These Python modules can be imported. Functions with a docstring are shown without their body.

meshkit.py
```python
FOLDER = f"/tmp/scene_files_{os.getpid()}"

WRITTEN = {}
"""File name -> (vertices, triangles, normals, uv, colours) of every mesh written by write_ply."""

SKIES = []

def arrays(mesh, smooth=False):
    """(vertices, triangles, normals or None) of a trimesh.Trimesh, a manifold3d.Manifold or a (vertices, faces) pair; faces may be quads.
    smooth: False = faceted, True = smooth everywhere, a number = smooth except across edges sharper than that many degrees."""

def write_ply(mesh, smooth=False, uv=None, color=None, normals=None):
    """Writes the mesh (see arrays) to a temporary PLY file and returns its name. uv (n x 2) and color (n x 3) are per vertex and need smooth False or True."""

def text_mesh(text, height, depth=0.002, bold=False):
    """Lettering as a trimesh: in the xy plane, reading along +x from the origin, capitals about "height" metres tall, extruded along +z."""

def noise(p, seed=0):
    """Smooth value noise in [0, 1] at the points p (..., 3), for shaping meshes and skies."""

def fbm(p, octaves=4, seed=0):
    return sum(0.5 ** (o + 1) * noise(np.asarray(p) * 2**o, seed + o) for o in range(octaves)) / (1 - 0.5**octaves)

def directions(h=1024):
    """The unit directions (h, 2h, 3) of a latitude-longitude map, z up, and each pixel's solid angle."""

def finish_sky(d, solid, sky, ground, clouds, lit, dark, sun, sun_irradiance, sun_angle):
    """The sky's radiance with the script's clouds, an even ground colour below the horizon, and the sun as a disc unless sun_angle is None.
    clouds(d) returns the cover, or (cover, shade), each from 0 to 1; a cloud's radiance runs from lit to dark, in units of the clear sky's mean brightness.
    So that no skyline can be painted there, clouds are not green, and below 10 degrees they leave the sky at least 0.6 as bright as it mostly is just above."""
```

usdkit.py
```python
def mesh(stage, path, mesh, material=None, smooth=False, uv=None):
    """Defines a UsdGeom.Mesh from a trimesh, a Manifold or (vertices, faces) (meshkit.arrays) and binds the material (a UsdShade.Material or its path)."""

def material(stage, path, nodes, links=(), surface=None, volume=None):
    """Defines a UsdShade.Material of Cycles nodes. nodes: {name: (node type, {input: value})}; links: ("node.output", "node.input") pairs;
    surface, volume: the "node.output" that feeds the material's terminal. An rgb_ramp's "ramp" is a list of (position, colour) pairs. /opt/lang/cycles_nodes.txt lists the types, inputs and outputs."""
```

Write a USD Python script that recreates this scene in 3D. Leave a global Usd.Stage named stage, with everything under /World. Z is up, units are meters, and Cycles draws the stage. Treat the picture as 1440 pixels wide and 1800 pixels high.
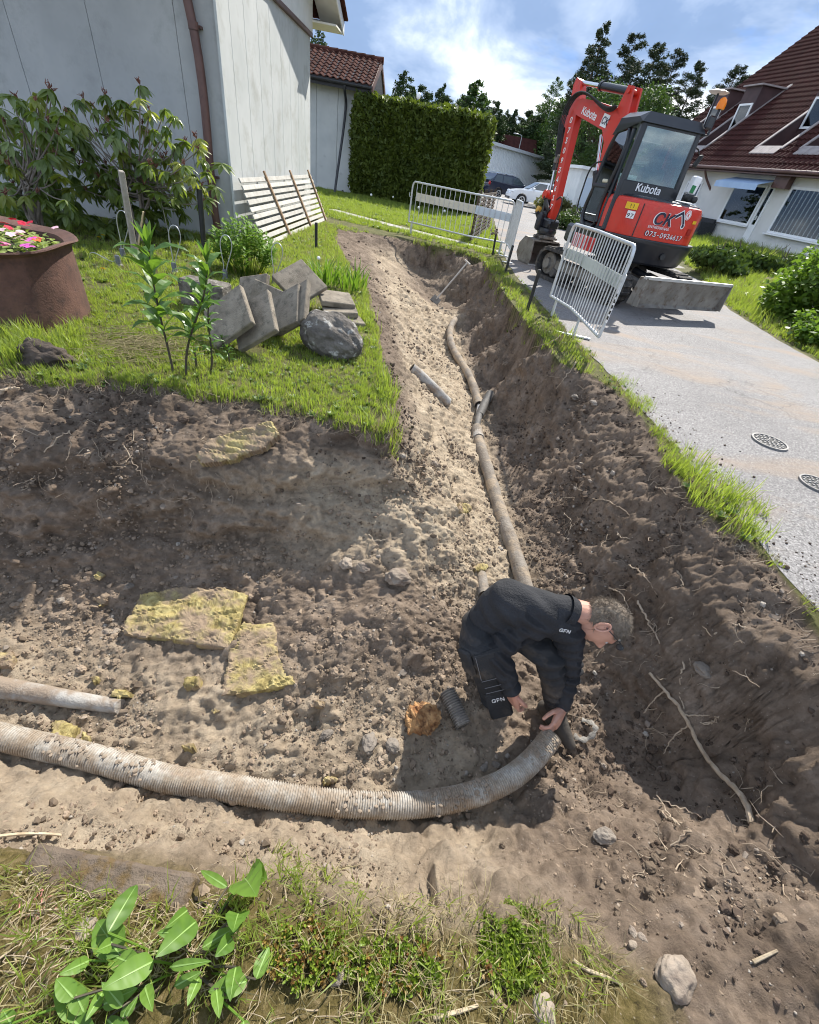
import math, random
import numpy as np, trimesh, manifold3d
import usdkit, meshkit
from pxr import Usd, UsdGeom, UsdLux, UsdShade, Gf, Sdf, Vt
from scipy.interpolate import RBFInterpolator, RegularGridInterpolator
from scipy.spatial import cKDTree
from shapely.geometry import Polygon, Point, LineString
import shapely

R_ = random.Random(7)
rng = np.random.default_rng(11)
stage = Usd.Stage.CreateInMemory()
UsdGeom.SetStageUpAxis(stage, UsdGeom.Tokens.z)
UsdGeom.SetStageMetersPerUnit(stage, 1.0)
UsdGeom.Xform.Define(stage, '/World')
stage.SetDefaultPrim(stage.GetPrimAtPath('/World'))

# ---------------------------------------------------------------- camera
CAM_H = 1.45
FPX = 752.0
_n = np.array([549.0 - 720, 1815.0 - 900, 752.0]); _down = _n / np.linalg.norm(_n)
_fwd = np.array([0, 0, 1.0]) - _down * _down[2]; _fwd /= np.linalg.norm(_fwd)
CR = np.stack([np.cross(_down, _fwd), _fwd, -_down])      # camera axes (right, down, forward) -> world
CAM = np.array([0, 0, CAM_H])
cam = UsdGeom.Camera.Define(stage, '/World/camera')
m = np.eye(4); m[0, :3] = CR[:, 0]; m[1, :3] = -CR[:, 1]; m[2, :3] = -CR[:, 2]; m[3, :3] = CAM
cam.AddTransformOp().Set(Gf.Matrix4d(*m.ravel().tolist()))
cam.CreateHorizontalApertureAttr(36.0)
cam.CreateVerticalApertureAttr(36.0 * 1024 / 819)
cam.CreateFocalLengthAttr(36.0 * FPX / 1440)
cam.CreateClippingRangeAttr(Gf.Vec2f(0.05, 2000))
EXPOSURE = 0.86
cam.CreateExposureAttr(EXPOSURE)

# ---------------------------------------------------------------- sun and sky
SUN_AZ, SUN_EL = math.radians(22), math.radians(43)
sd = np.array([math.sin(SUN_AZ) * math.cos(SUN_EL), math.cos(SUN_AZ) * math.cos(SUN_EL), math.sin(SUN_EL)])
sun = UsdLux.DistantLight.Define(stage, '/World/sun')
sun.CreateNormalizeAttr(True); sun.CreateIntensityAttr(1.2); sun.CreateAngleAttr(0.5)
sun.CreateColorAttr(Gf.Vec3f(1.0, 0.95, 0.87))
zx = sd; xx = np.cross([0, 0, 1.0], zx); xx /= np.linalg.norm(xx); yx = np.cross(zx, xx)
m = np.eye(4); m[0, :3] = xx; m[1, :3] = yx; m[2, :3] = zx
sun.AddTransformOp().Set(Gf.Matrix4d(*m.ravel().tolist()))
UsdGeom.Scope.Define(stage, '/World/Looks')
usdkit.material(stage, '/World/Looks/sky', {
    'tc': ('texture_coordinate', {}),
    'sky': ('sky_texture', {'sky_type': 'single_scattering', 'sun_disc': False, 'sun_elevation': SUN_EL, 'sun_rotation': SUN_AZ, 'altitude': 100.0, 'air_density': 1.0, 'aerosol_density': 0.6}),
    'map': ('mapping', {'scale': (1.0, 1.0, 2.3), 'location': (0.35, 0.1, 0.12)}),
    'n1': ('noise_texture', {'scale': 3.4, 'detail': 7.0, 'roughness': 0.55, 'distortion': 0.25}),
    'cover': ('rgb_ramp', {'ramp': [(0.0, (0, 0, 0)), (0.26, (0.1, 0.1, 0.1)), (0.44, (0.95, 0.95, 0.95)), (1.0, (1, 1, 1))]}),
    'map2': ('mapping', {'scale': (1.0, 1.0, 2.0), 'location': (2.3, 0.7, 0.4)}),
    'n2': ('noise_texture', {'scale': 5.5, 'detail': 6.0, 'roughness': 0.55, 'distortion': 0.3}),
    'shade': ('rgb_ramp', {'ramp': [(0.0, (1.3, 1.9, 3.0)), (0.40, (1.7, 2.4, 3.7)), (0.52, (2.9, 3.6, 4.8)), (0.60, (5.0, 5.5, 6.2)), (0.67, (10, 10.1, 10.3)), (0.75, (14, 14, 14)), (1.0, (15, 15, 15))]}),
    'deep': ('mix_color', {'blend_type': 'multiply', 'fac': 1.0, 'b': (0.2, 0.36, 0.68), 'use_clamp': False}),
    'mix': ('mix_color', {'blend_type': 'mix', 'use_clamp': False}),
    'bg': ('background_shader', {'strength': 0.12}),
}, [('tc.generated', 'map.vector'), ('map.vector', 'n1.vector'), ('n1.fac', 'cover.fac'), ('tc.generated', 'map2.vector'), ('map2.vector', 'n2.vector'),
    ('n2.fac', 'shade.fac'), ('cover.color', 'mix.fac'), ('sky.color', 'deep.a'), ('deep.result', 'mix.a'), ('shade.color', 'mix.b'), ('mix.result', 'bg.color')], surface='bg.background')
dome = UsdLux.DomeLight.Define(stage, '/World/sky')
UsdShade.MaterialBindingAPI.Apply(dome.GetPrim()).Bind(UsdShade.Material.Get(stage, '/World/Looks/sky'))
dome.GetPrim().SetCustomDataByKey('kind', 'structure')

# ---------------------------------------------------------------- naming helpers
_used = {}
def numbered(parent, name):
    k = _used.get((parent, name), 0); _used[(parent, name)] = k + 1
    return f'{parent}/{name}' + (f'_{k:03d}' if k else '')
def tag(prim, label=None, cat=None, group=None, kind=None):
    for key, v in (('label', label), ('category', cat), ('group', group), ('kind', kind)):
        if v: prim.SetCustomDataByKey(key, v)
def place(prim, loc=(0, 0, 0), rot=(0, 0, 0), scale=None):
    x = UsdGeom.Xformable(prim)
    x.AddTranslateOp().Set(Gf.Vec3d(*map(float, loc)))
    x.AddRotateXYZOp().Set(Gf.Vec3f(*map(float, rot)))
    if scale is not None:
        s = (scale,) * 3 if np.ndim(scale) == 0 else scale
        x.AddScaleOp().Set(Gf.Vec3f(*map(float, s)))
def thing(name, label, cat, loc=(0, 0, 0), rot=(0, 0, 0), group=None, scale=None):
    p = numbered('/World', name)
    x = UsdGeom.Xform.Define(stage, p).GetPrim(); place(x, loc, rot, scale)
    tag(x, label, cat, group)
    return p
TURN = None        # a rotation (3x3) for the parts of a swung superstructure
def part(parent, name, mesh, mat, smooth=35, label=None, kind=None):
    p = numbered(parent, name)
    if TURN is not None: mesh = mesh.copy(); mesh.vertices = mesh.vertices @ TURN.T
    usdkit.mesh(stage, p, mesh, mat, smooth=smooth)
    tag(stage.GetPrimAtPath(p), label, kind=kind)
    return p
def single(name, mesh, mat, label, cat, group=None, smooth=35, kind=None):
    p = part('/World', name, mesh, mat, smooth); tag(stage.GetPrimAtPath(p), label, cat, group, kind); return p
def struct(name, mesh, mat, smooth=35):
    p = part('/World', name, mesh, mat, smooth); tag(stage.GetPrimAtPath(p), kind='structure'); return p
def set_ops(x, loc, rot, scale):
    s = (scale,) * 3 if np.ndim(scale) == 0 else scale
    x.CreateAttribute('xformOp:translate', Sdf.ValueTypeNames.Double3).Set(Gf.Vec3d(*map(float, loc)))
    x.CreateAttribute('xformOp:rotateXYZ', Sdf.ValueTypeNames.Float3).Set(Gf.Vec3f(*map(float, rot)))
    x.CreateAttribute('xformOp:scale', Sdf.ValueTypeNames.Float3).Set(Gf.Vec3f(*map(float, s)))
    UsdGeom.Xformable(x).CreateXformOpOrderAttr().Set(Vt.TokenArray(['xformOp:translate', 'xformOp:rotateXYZ', 'xformOp:scale']))
def copy_of(src, name, label, loc, rot=(0, 0, 0), group=None, scale=1.0, cat=None):
    p = numbered('/World', name)
    x = UsdGeom.Xform.Define(stage, p).GetPrim()
    x.GetReferences().AddInternalReference(src); x.SetInstanceable(True)
    set_ops(x, loc, rot, scale)
    was = stage.GetPrimAtPath(src).GetCustomData()
    tag(x, label or was['label'], cat or was['category'], group or was.get('group'))
    return p
def copy_part(src, parent, name, loc, rot=(0, 0, 0), scale=1.0):
    """a further piece of a wall, roof or fence: one Mesh prim sharing the first one's shape"""
    p = numbered(parent, name)
    x = UsdGeom.Mesh.Define(stage, p).GetPrim()
    x.GetReferences().AddInternalReference(src)
    set_ops(x, loc, rot, scale)
    return p
def instancer(path, protos, pos, quats, scales, idx, label=None, cat=None, kind='stuff'):
    """protos: list of (name, mesh, material, smooth)"""
    pi = UsdGeom.PointInstancer.Define(stage, path)
    targets = []
    for nm, me, mt, sm in protos:
        q = f'{path}/{nm}'
        usdkit.mesh(stage, q, me, mt, smooth=sm); targets.append(Sdf.Path(q))
    pi.CreatePrototypesRel().SetTargets(targets)
    pi.CreatePositionsAttr(Vt.Vec3fArray.FromNumpy(np.asarray(pos, np.float32)))
    q = np.asarray(quats, np.float32)
    pi.CreateOrientationsAttr(Vt.QuathArray([Gf.Quath(float(a), float(b), float(c), float(d)) for a, b, c, d in q]))
    sc = np.asarray(scales, np.float32)
    if sc.ndim == 1: sc = np.repeat(sc[:, None], 3, 1)
    pi.CreateScalesAttr(Vt.Vec3fArray.FromNumpy(sc))
    pi.CreateProtoIndicesAttr(Vt.IntArray.FromNumpy(np.asarray(idx, np.int32)))
    tag(pi.GetPrim(), label, cat, kind=kind)
    return path
def quat_z(a, tilt=None, taxis=None):
    """(w,x,y,z) spin about z by a, then a tilt about a horizontal axis"""
    a = np.asarray(a); q = np.stack([np.cos(a / 2), 0 * a, 0 * a, np.sin(a / 2)], 1)
    if tilt is not None:
        t = np.stack([np.cos(tilt / 2), np.sin(tilt / 2) * np.cos(taxis), np.sin(tilt / 2) * np.sin(taxis), 0 * tilt], 1)
        q = qmul(t, q)
    return q
def qmul(a, b):
    w1, x1, y1, z1 = a.T; w2, x2, y2, z2 = b.T
    return np.stack([w1*w2-x1*x2-y1*y2-z1*z2, w1*x2+x1*w2+y1*z2-z1*y2, w1*y2-x1*z2+y1*w2+z1*x2, w1*z2+x1*y2-y1*x2+z1*w2], 1)
def quat_from_z(n, spin):
    """quaternion turning +z to the direction n, with a spin first"""
    n = n / np.linalg.norm(n, axis=1, keepdims=True)
    q = np.stack([1 + n[:, 2], -n[:, 1], n[:, 0], 0 * n[:, 0]], 1)
    q[n[:, 2] < -0.999] = (0, 1, 0, 0)
    q /= np.linalg.norm(q, axis=1, keepdims=True)
    return qmul(q, quat_z(spin))

# ---------------------------------------------------------------- view helpers (a ray of the photograph meets a real plane)
def ray(px, py): return CR @ np.array([(px - 720) / FPX, (py - 900) / FPX, 1.0])
def at(px, py, z=0.0):
    d = ray(px, py); return CAM + d * ((z - CAM_H) / d[2])
def aty(px, py, y):
    d = ray(px, py); return CAM + d * (y / d[1])

# ---------------------------------------------------------------- shape helpers
TM = trimesh.Trimesh
cat_ = lambda L: trimesh.util.concatenate([x for x in L if x is not None])
def box(c, s, rot=None, ch=0.0):
    """box centre c, size s, chamfer ch, rot = 3x3"""
    s = np.asarray(s, float) / 2
    if ch <= 0:
        b = trimesh.creation.box(extents=2 * s)
    else:
        ch = min(ch, s.min() * 0.9); P = []
        for sx in (-1, 1):
            for sy in (-1, 1):
                for sz in (-1, 1):
                    for k in range(3):
                        p = s.copy()
                        for j in range(3):
                            if j != k: p[j] -= ch
                        P.append(p * (sx, sy, sz))
        b = trimesh.convex.convex_hull(np.array(P))
    if rot is not None: b.vertices = b.vertices @ np.asarray(rot).T
    b.vertices = b.vertices + np.asarray(c, float)
    return b
def rotm(ax, deg):
    return trimesh.transformations.rotation_matrix(math.radians(deg), {'x': [1, 0, 0], 'y': [0, 1, 0], 'z': [0, 0, 1]}.get(ax, ax))[:3, :3]
def beam(a, b, w, h, up=(0, 0, 1), ch=0.0):
    """bar from a to b, w wide (sideways), h tall (towards up)"""
    a, b = np.asarray(a, float), np.asarray(b, float); d = b - a; L = np.linalg.norm(d); d = d / L
    s = np.cross(d, up); s = s / np.linalg.norm(s); u = np.cross(s, d)
    return box((a + b) / 2, (L, w, h), np.stack([d, s, u], 1), ch)
def tube(pts, r, n=8, caps=True, flat=1.0):
    pts = np.asarray(pts, float); k = len(pts); r = np.broadcast_to(np.asarray(r, float), (k,))
    t = np.gradient(pts, axis=0); t /= np.linalg.norm(t, axis=1, keepdims=True) + 1e-12
    u = np.cross(t[0], [0, 0, 1.0]);
    if np.linalg.norm(u) < 1e-3: u = np.cross(t[0], [1.0, 0, 0])
    u /= np.linalg.norm(u); U = [u]
    for i in range(1, k):
        u = U[-1] - t[i] * (U[-1] @ t[i]); U.append(u / (np.linalg.norm(u) + 1e-12))
    U = np.array(U); W = np.cross(t, U)
    a = np.arange(n) / n * 2 * np.pi
    V = pts[:, None] + r[:, None, None] * (np.cos(a)[None, :, None] * U[:, None] + flat * np.sin(a)[None, :, None] * W[:, None])
    V = V.reshape(-1, 3); F = []
    i = np.arange(k - 1)[:, None] * n; j = np.arange(n)[None]; j2 = (j + 1) % n
    A, B, C, D = (i + j).ravel(), (i + j2).ravel(), (i + n + j2).ravel(), (i + n + j).ravel()
    F = np.concatenate([np.stack([A, B, C], 1), np.stack([A, C, D], 1)])
    if caps:
        V = np.vstack([V, pts[0], pts[-1]]); c0, c1 = len(V) - 2, len(V) - 1
        jj = np.arange(n)
        F = np.vstack([F, np.stack([np.full(n, c0), (jj + 1) % n, jj], 1), np.stack([np.full(n, c1), (k - 1) * n + jj, (k - 1) * n + (jj + 1) % n], 1)])
    return TM(V, F, process=False)
def smooth_path(P, n, closed=False):
    from scipy.interpolate import CubicSpline
    P = np.asarray(P, float); s = np.concatenate([[0], np.cumsum(np.linalg.norm(np.diff(P, axis=0), axis=1))])
    return CubicSpline(s, P)(np.linspace(0, s[-1], n))
def lathe(prof, n=24, c=(0, 0, 0)):
    prof = np.asarray(prof, float); k = len(prof); a = np.arange(n) / n * 2 * np.pi
    V = np.stack([prof[:, None, 0] * np.cos(a), prof[:, None, 0] * np.sin(a), np.repeat(prof[:, 1:2], n, 1)], -1).reshape(-1, 3)
    i = np.arange(k - 1)[:, None] * n; j = np.arange(n)[None]; j2 = (j + 1) % n
    A, B, C, D = (i + j).ravel(), (i + j2).ravel(), (i + n + j2).ravel(), (i + n + j).ravel()
    return TM(V + np.asarray(c, float), np.concatenate([np.stack([A, B, C], 1), np.stack([A, C, D], 1)]), process=False)
def cyl(a, b, r, n=14, r2=None):
    return tube([a, b], [r, r if r2 is None else r2], n)
def extr(poly, h, z0=0.0):
    """polygon (N x 2) extruded along z"""
    p = Polygon(poly) if not isinstance(poly, Polygon) else poly
    e = trimesh.creation.extrude_polygon(p, h, engine='earcut'); e.vertices[:, 2] += z0; return e
def extr_yz(poly, x0, x1):
    """side profile (y,z) extruded from x0 to x1"""
    e = trimesh.creation.extrude_polygon(Polygon(poly), x1 - x0, engine='earcut')
    v = e.vertices.copy(); e.vertices = np.stack([v[:, 2] + x0, v[:, 0], v[:, 1]], 1); return e
def hullpts(P): return trimesh.convex.convex_hull(np.asarray(P, float))
def ell(c, r, sub=2):
    s = trimesh.creation.icosphere(subdivisions=sub); s.vertices = s.vertices * np.asarray(r) + np.asarray(c); return s
def rock(seed, size, sub=3, rough=0.35, flat=0.0, freq=1.3):
    s = trimesh.creation.icosphere(subdivisions=sub); v = s.vertices
    d = meshkit.fbm(v * freq + seed * 7.31, 3, seed) - 0.5
    f = np.abs(meshkit.noise(v * 2.2 + seed * 3.1, seed + 5) - .5)
    s.vertices = v * (1 + rough * d + .25 * rough * f)[:, None] * np.asarray(size) / 2
    return s
def leaf(L, W, curl=0.5, fold=0.25, n=6, tip=1.0, start=0.0, wav=0.0):
    """leaf from the origin along +x, upper side +z, bending down by curl (radians over its length)"""
    s = np.linspace(0, 1, n + 1); w = W * np.sin(np.pi * np.clip(s, 0, 1) ** tip) ** 0.8 / 2
    w[0] = W * .04; w[-1] = 0
    ang = start - curl * s; dx = np.cos(ang) * L / n; dz = np.sin(ang) * L / n
    x = np.concatenate([[0], np.cumsum(dx[:-1])]); z = np.concatenate([[0], np.cumsum(dz[:-1])])
    V = []
    for i in range(n + 1):
        up = fold * w[i]; wv = wav * math.sin(i * 2.1) * w[i]
        nx, nz = -math.sin(ang[i]), math.cos(ang[i])
        V += [(x[i] + nx * (up + wv), w[i], z[i] + nz * (up + wv)), (x[i], 0, z[i]), (x[i] + nx * (up - wv), -w[i], z[i] + nz * (up - wv))]
    F = []
    for i in range(n):
        a = 3 * i
        F += [(a, a + 1, a + 4), (a, a + 4, a + 3), (a + 1, a + 2, a + 5), (a + 1, a + 5, a + 4)]
    return TM(np.array(V), np.array(F)[:, ::-1], process=False)
def xf(mesh, loc=(0, 0, 0), rx=0, ry=0, rz=0, s=1.0):
    m2 = mesh.copy(); Q = rotm('z', rz) @ rotm('y', ry) @ rotm('x', rx)
    m2.vertices = (m2.vertices * s) @ Q.T + np.asarray(loc, float); return m2

# ---------------------------------------------------------------- materials
def M(name, c1, c2=None, scale=6.0, rough=0.6, bump=0.0, bscale=60.0, metal=0.0, spec=0.5, coat=0.0, detail=4.0, lo=0.35, hi=0.65, c3=None, scale3=25.0, t3=(0.55, 0.7), rand=0.0, rough2=None, bdist=0.02):
    c2 = c2 or c1
    N = {'g': ('geometry', {}), 'tc': ('texture_coordinate', {}), 'n': ('noise_texture', {'scale': scale, 'detail': detail, 'roughness': 0.6}),
         'r': ('rgb_ramp', {'ramp': [(0, c1), (lo, c1), (hi, c2), (1, c2)]}),
         'p': ('principled_bsdf', {'roughness': rough, 'metallic': metal, 'specular_ior_level': spec, 'coat_weight': coat})}
    Lk = [('tc.object', 'n.vector'), ('n.fac', 'r.fac')]
    col = 'r.color'
    if c3 is not None:
        N['n3'] = ('noise_texture', {'scale': scale3, 'detail': 5.0, 'roughness': 0.65})
        N['r3'] = ('rgb_ramp', {'ramp': [(0, (0, 0, 0)), (t3[0], (0, 0, 0)), (t3[1], (1, 1, 1)), (1, (1, 1, 1))]})
        N['m3'] = ('mix_color', {'b': c3})
        Lk += [('tc.object', 'n3.vector'), ('n3.fac', 'r3.fac'), ('r3.color', 'm3.fac'), (col, 'm3.a')]; col = 'm3.result'
    if rand:
        N['oi'] = ('object_info', {}); N['mr'] = ('map_range', {'from_min': 0.0, 'from_max': 1.0, 'to_min': 1 - rand, 'to_max': 1 + rand})
        N['hs'] = ('hsv', {}); Lk += [('oi.random', 'mr.value'), ('mr.result', 'hs.value'), (col, 'hs.color')]; col = 'hs.color'
    Lk.append((col, 'p.base_color'))
    if rough2 is not None:
        N['rr'] = ('map_range', {'from_min': .35, 'from_max': .65, 'to_min': rough, 'to_max': rough2}); Lk += [('n.fac', 'rr.value'), ('rr.result', 'p.roughness')]
    if bump:
        N['nb'] = ('noise_texture', {'scale': bscale, 'detail': 5.0, 'roughness': 0.65}); N['b'] = ('bump', {'strength': bump, 'distance': bdist})
        Lk += [('tc.object', 'nb.vector'), ('nb.fac', 'b.height'), ('b.normal', 'p.normal')]
    return usdkit.material(stage, f'/World/Looks/{name}', N, Lk, surface='p.BSDF')
def leafmat(name, c1, c2, trans, tw=0.35, rough=0.45, scale=8.0, rand=0.25, spec=0.4):
    """leaf: principled mixed with translucent, varied per object and by noise"""
    return usdkit.material(stage, f'/World/Looks/{name}', {
        'tc': ('geometry', {}), 'n': ('noise_texture', {'scale': scale, 'detail': 3.0}), 'oi': ('object_info', {}),
        'ad': ('math', {'math_type': 'multiply_add', 'value2': rand * 1.6}), 'r': ('rgb_ramp', {'ramp': [(0.3, c1), (0.95, c2)]}),
        'p': ('principled_bsdf', {'roughness': rough, 'specular_ior_level': spec}), 't': ('translucent_bsdf', {'color': trans}), 'm': ('mix_closure', {'fac': tw})},
        [('tc.position', 'n.vector'), ('oi.random', 'ad.value1'), ('n.fac', 'ad.value3'), ('ad.value', 'r.fac'), ('r.color', 'p.base_color'), ('p.BSDF', 'm.closure1'), ('t.BSDF', 'm.closure2')], surface='m.closure')
def glassmat(name, tint=(0.9, 0.95, 0.95), rough=0.02, refl=1.0, base=0.04):
    return usdkit.material(stage, f'/World/Looks/{name}', {'f': ('fresnel', {'IOR': 1.5}), 'mf': ('math', {'math_type': 'multiply_add', 'value2': refl, 'value3': base}), 't': ('transparent_bsdf', {'color': tint}), 'g': ('glossy_bsdf', {'roughness': rough, 'color': (.9, .95, 1)}), 'm': ('mix_closure', {})},
        [('f.fac', 'mf.value1'), ('mf.value', 'm.fac'), ('t.BSDF', 'm.closure1'), ('g.BSDF', 'm.closure2')], surface='m.closure')

# ================================================================ the dug ground
# measured points on the surface: (pixel x, pixel y, height) back-projected to where they are in the place
RIM = [(-260, 620), (-100, 640), (0, 652), (60, 660), (100, 668), (190, 668), (300, 680), (420, 700), (480, 712), (560, 730), (620, 748), (685, 765),
       (690, 730), (682, 690), (672, 650), (664, 610), (655, 572), (645, 540), (640, 512), (622, 482), (603, 450), (585, 420),
       (592, 404), (640, 408), (700, 418), (745, 430), (800, 441), (850, 458),
       (866, 484), (884, 512), (920, 560), (955, 600), (985, 640), (1030, 655), (1060, 670), (1100, 705), (1140, 750), (1165, 800), (1190, 845), (1225, 885), (1285, 935), (1330, 965), (1380, 1015), (1440, 1110), (1520, 1240), (1640, 1450)]
CTRL = [(0,700,-.1),(100,720,-.12),(200,740,-.14),(300,760,-.15),(400,770,-.15),(500,790,-.15),(600,795,-.17),(690,805,-.2),
 (0,805,-.2),(150,810,-.2),(300,815,-.22),(420,825,-.22),(520,820,-.22),(640,820,-.22),(-150,800,-.2),
 (0,880,-.5),(150,890,-.5),(300,890,-.5),(450,900,-.5),(600,890,-.45),(-150,900,-.5),
 (0,960,-.72),(150,975,-.74),(300,965,-.73),(450,990,-.76),(560,985,-.7),(660,940,-.55),(730,920,-.5),(-150,1000,-.8),
 (0,1060,-.86),(150,1060,-.88),(300,1060,-.87),(450,1060,-.86),(560,1060,-.82),(680,1040,-.7),(760,1000,-.68),
 (600,1120,-.76),(700,1100,-.7),(780,1080,-.74),(480,1130,-.86),
 (0,1180,-.9),(100,1180,-.91),(250,1180,-.9),(400,1180,-.9),(550,1180,-.87),(700,1180,-.84),(800,1150,-.85),(-150,1180,-.9),
 (0,1285,-.96),(150,1310,-.96),(300,1345,-.96),(450,1375,-.96),(600,1395,-.96),(720,1400,-.97),(820,1385,-.98),(870,1240,-.9),(900,1330,-.99),(950,1300,-.99),
 (600,1300,-.92),(450,1280,-.93),(300,1260,-.93),(750,1300,-.93),
 (0,1350,-.92),(150,1385,-.9),(300,1425,-.9),(450,1455,-.88),(600,1475,-.88),(750,1480,-.88),(900,1450,-.92),(1000,1400,-.96),
 (0,1430,-.7),(100,1450,-.68),(200,1470,-.66),(350,1495,-.66),(500,1515,-.66),(600,1550,-.6),(700,1560,-.6),(850,1550,-.66),(1000,1520,-.72),(1100,1480,-.78),(1200,1450,-.74),
 (0,1540,-.45),(200,1570,-.44),(350,1590,-.42),(500,1590,-.42),(600,1610,-.42),(750,1630,-.42),(900,1630,-.46),(1000,1640,-.5),(1100,1650,-.5),(1200,1600,-.55),(1300,1550,-.5),(1440,1550,-.42),
 (-150,1600,-.4),(0,1790,-.3),(200,1690,-.34),(300,1790,-.3),(500,1700,-.34),(720,1790,-.32),(900,1720,-.4),(1100,1790,-.42),(1440,1790,-.38),(1300,1680,-.44),(1440,1660,-.36),
 # the long arm of the trench: bottom line
 (800,560,-.8),(797,600,-.85),(812,640,-.86),(835,690,-.87),(848,730,-.88),(848,770,-.88),(868,850,-.9),(893,920,-.9),(918,1000,-.92),(930,1060,-.93),
 # sandy left slope
 (620,430,-.1),(650,450,-.15),(700,490,-.3),(740,530,-.48),(770,560,-.65),(690,540,-.2),(720,590,-.38),(760,620,-.62),
 (700,620,-.2),(735,660,-.36),(780,680,-.62),(715,700,-.2),(755,740,-.42),(800,750,-.7),(735,770,-.25),(770,800,-.45),(815,830,-.72),
 (745,850,-.38),(795,890,-.6),(845,920,-.82),(790,950,-.62),(835,980,-.78),(885,1010,-.88),(800,1030,-.73),(860,1070,-.86),(830,1110,-.86),
 # far end
 (640,425,-.12),(700,437,-.34),(750,450,-.44),(800,462,-.5),(840,479,-.4),(720,470,-.46),(760,490,-.64),(800,500,-.76),(840,515,-.7),(790,530,-.8),(830,545,-.8),(862,520,-.3),
 # right bank
 (900,570,-.25),(880,600,-.55),(858,625,-.8),(845,590,-.8),(945,625,-.22),(920,655,-.5),(888,680,-.82),(985,680,-.16),(960,725,-.42),(915,750,-.78),
 (1050,705,-.1),(1020,750,-.3),(970,790,-.58),(905,800,-.85),(1110,770,-.12),(1075,820,-.28),(1020,865,-.52),(935,885,-.85),(1160,850,-.12),(1125,905,-.28),(1070,945,-.52),(975,965,-.86),
 (1240,950,-.1),(1195,1005,-.26),(1130,1055,-.52),(1030,1080,-.86),(1310,1010,-.08),(1280,1085,-.2),(1225,1150,-.42),(1150,1200,-.72),(1075,1230,-.93),
 (1385,1100,-.1),(1365,1190,-.2),(1325,1270,-.45),(1260,1330,-.75),(1180,1350,-.92),(1100,1350,-.98),(1440,1200,-.14),(1440,1320,-.24),(1405,1400,-.38),(1335,1440,-.55),(1260,1430,-.76),(1440,1450,-.36),(1010,1350,-.99),(1100,1410,-.92),(1520,1400,-.2),(1520,1600,-.3)]
rimw = np.array([at(x, y, 0.0)[:2] for x, y in RIM])
POLY = Polygon(np.vstack([rimw, [(2.6, -3), (-6.5, -3), (-6.5, 2.0)]])).buffer(0)
pc = [at(*c) for c in CTRL]
pc += [(x, y, -.015) for x, y in rimw]
mid = (rimw[:-1] + rimw[1:]) / 2
pc += [(x, y, -.015) for x, y in mid]
for xx_ in np.arange(-5.2, 3.2, .7):
    for yy_, zz_ in ((-.5, -.3), (-1.2, -.28)): pc.append((xx_, yy_, zz_))
pc = np.array(pc)
rbf = RBFInterpolator(pc[:, :2], pc[:, 2], kernel='linear', smoothing=0.004)

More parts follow.
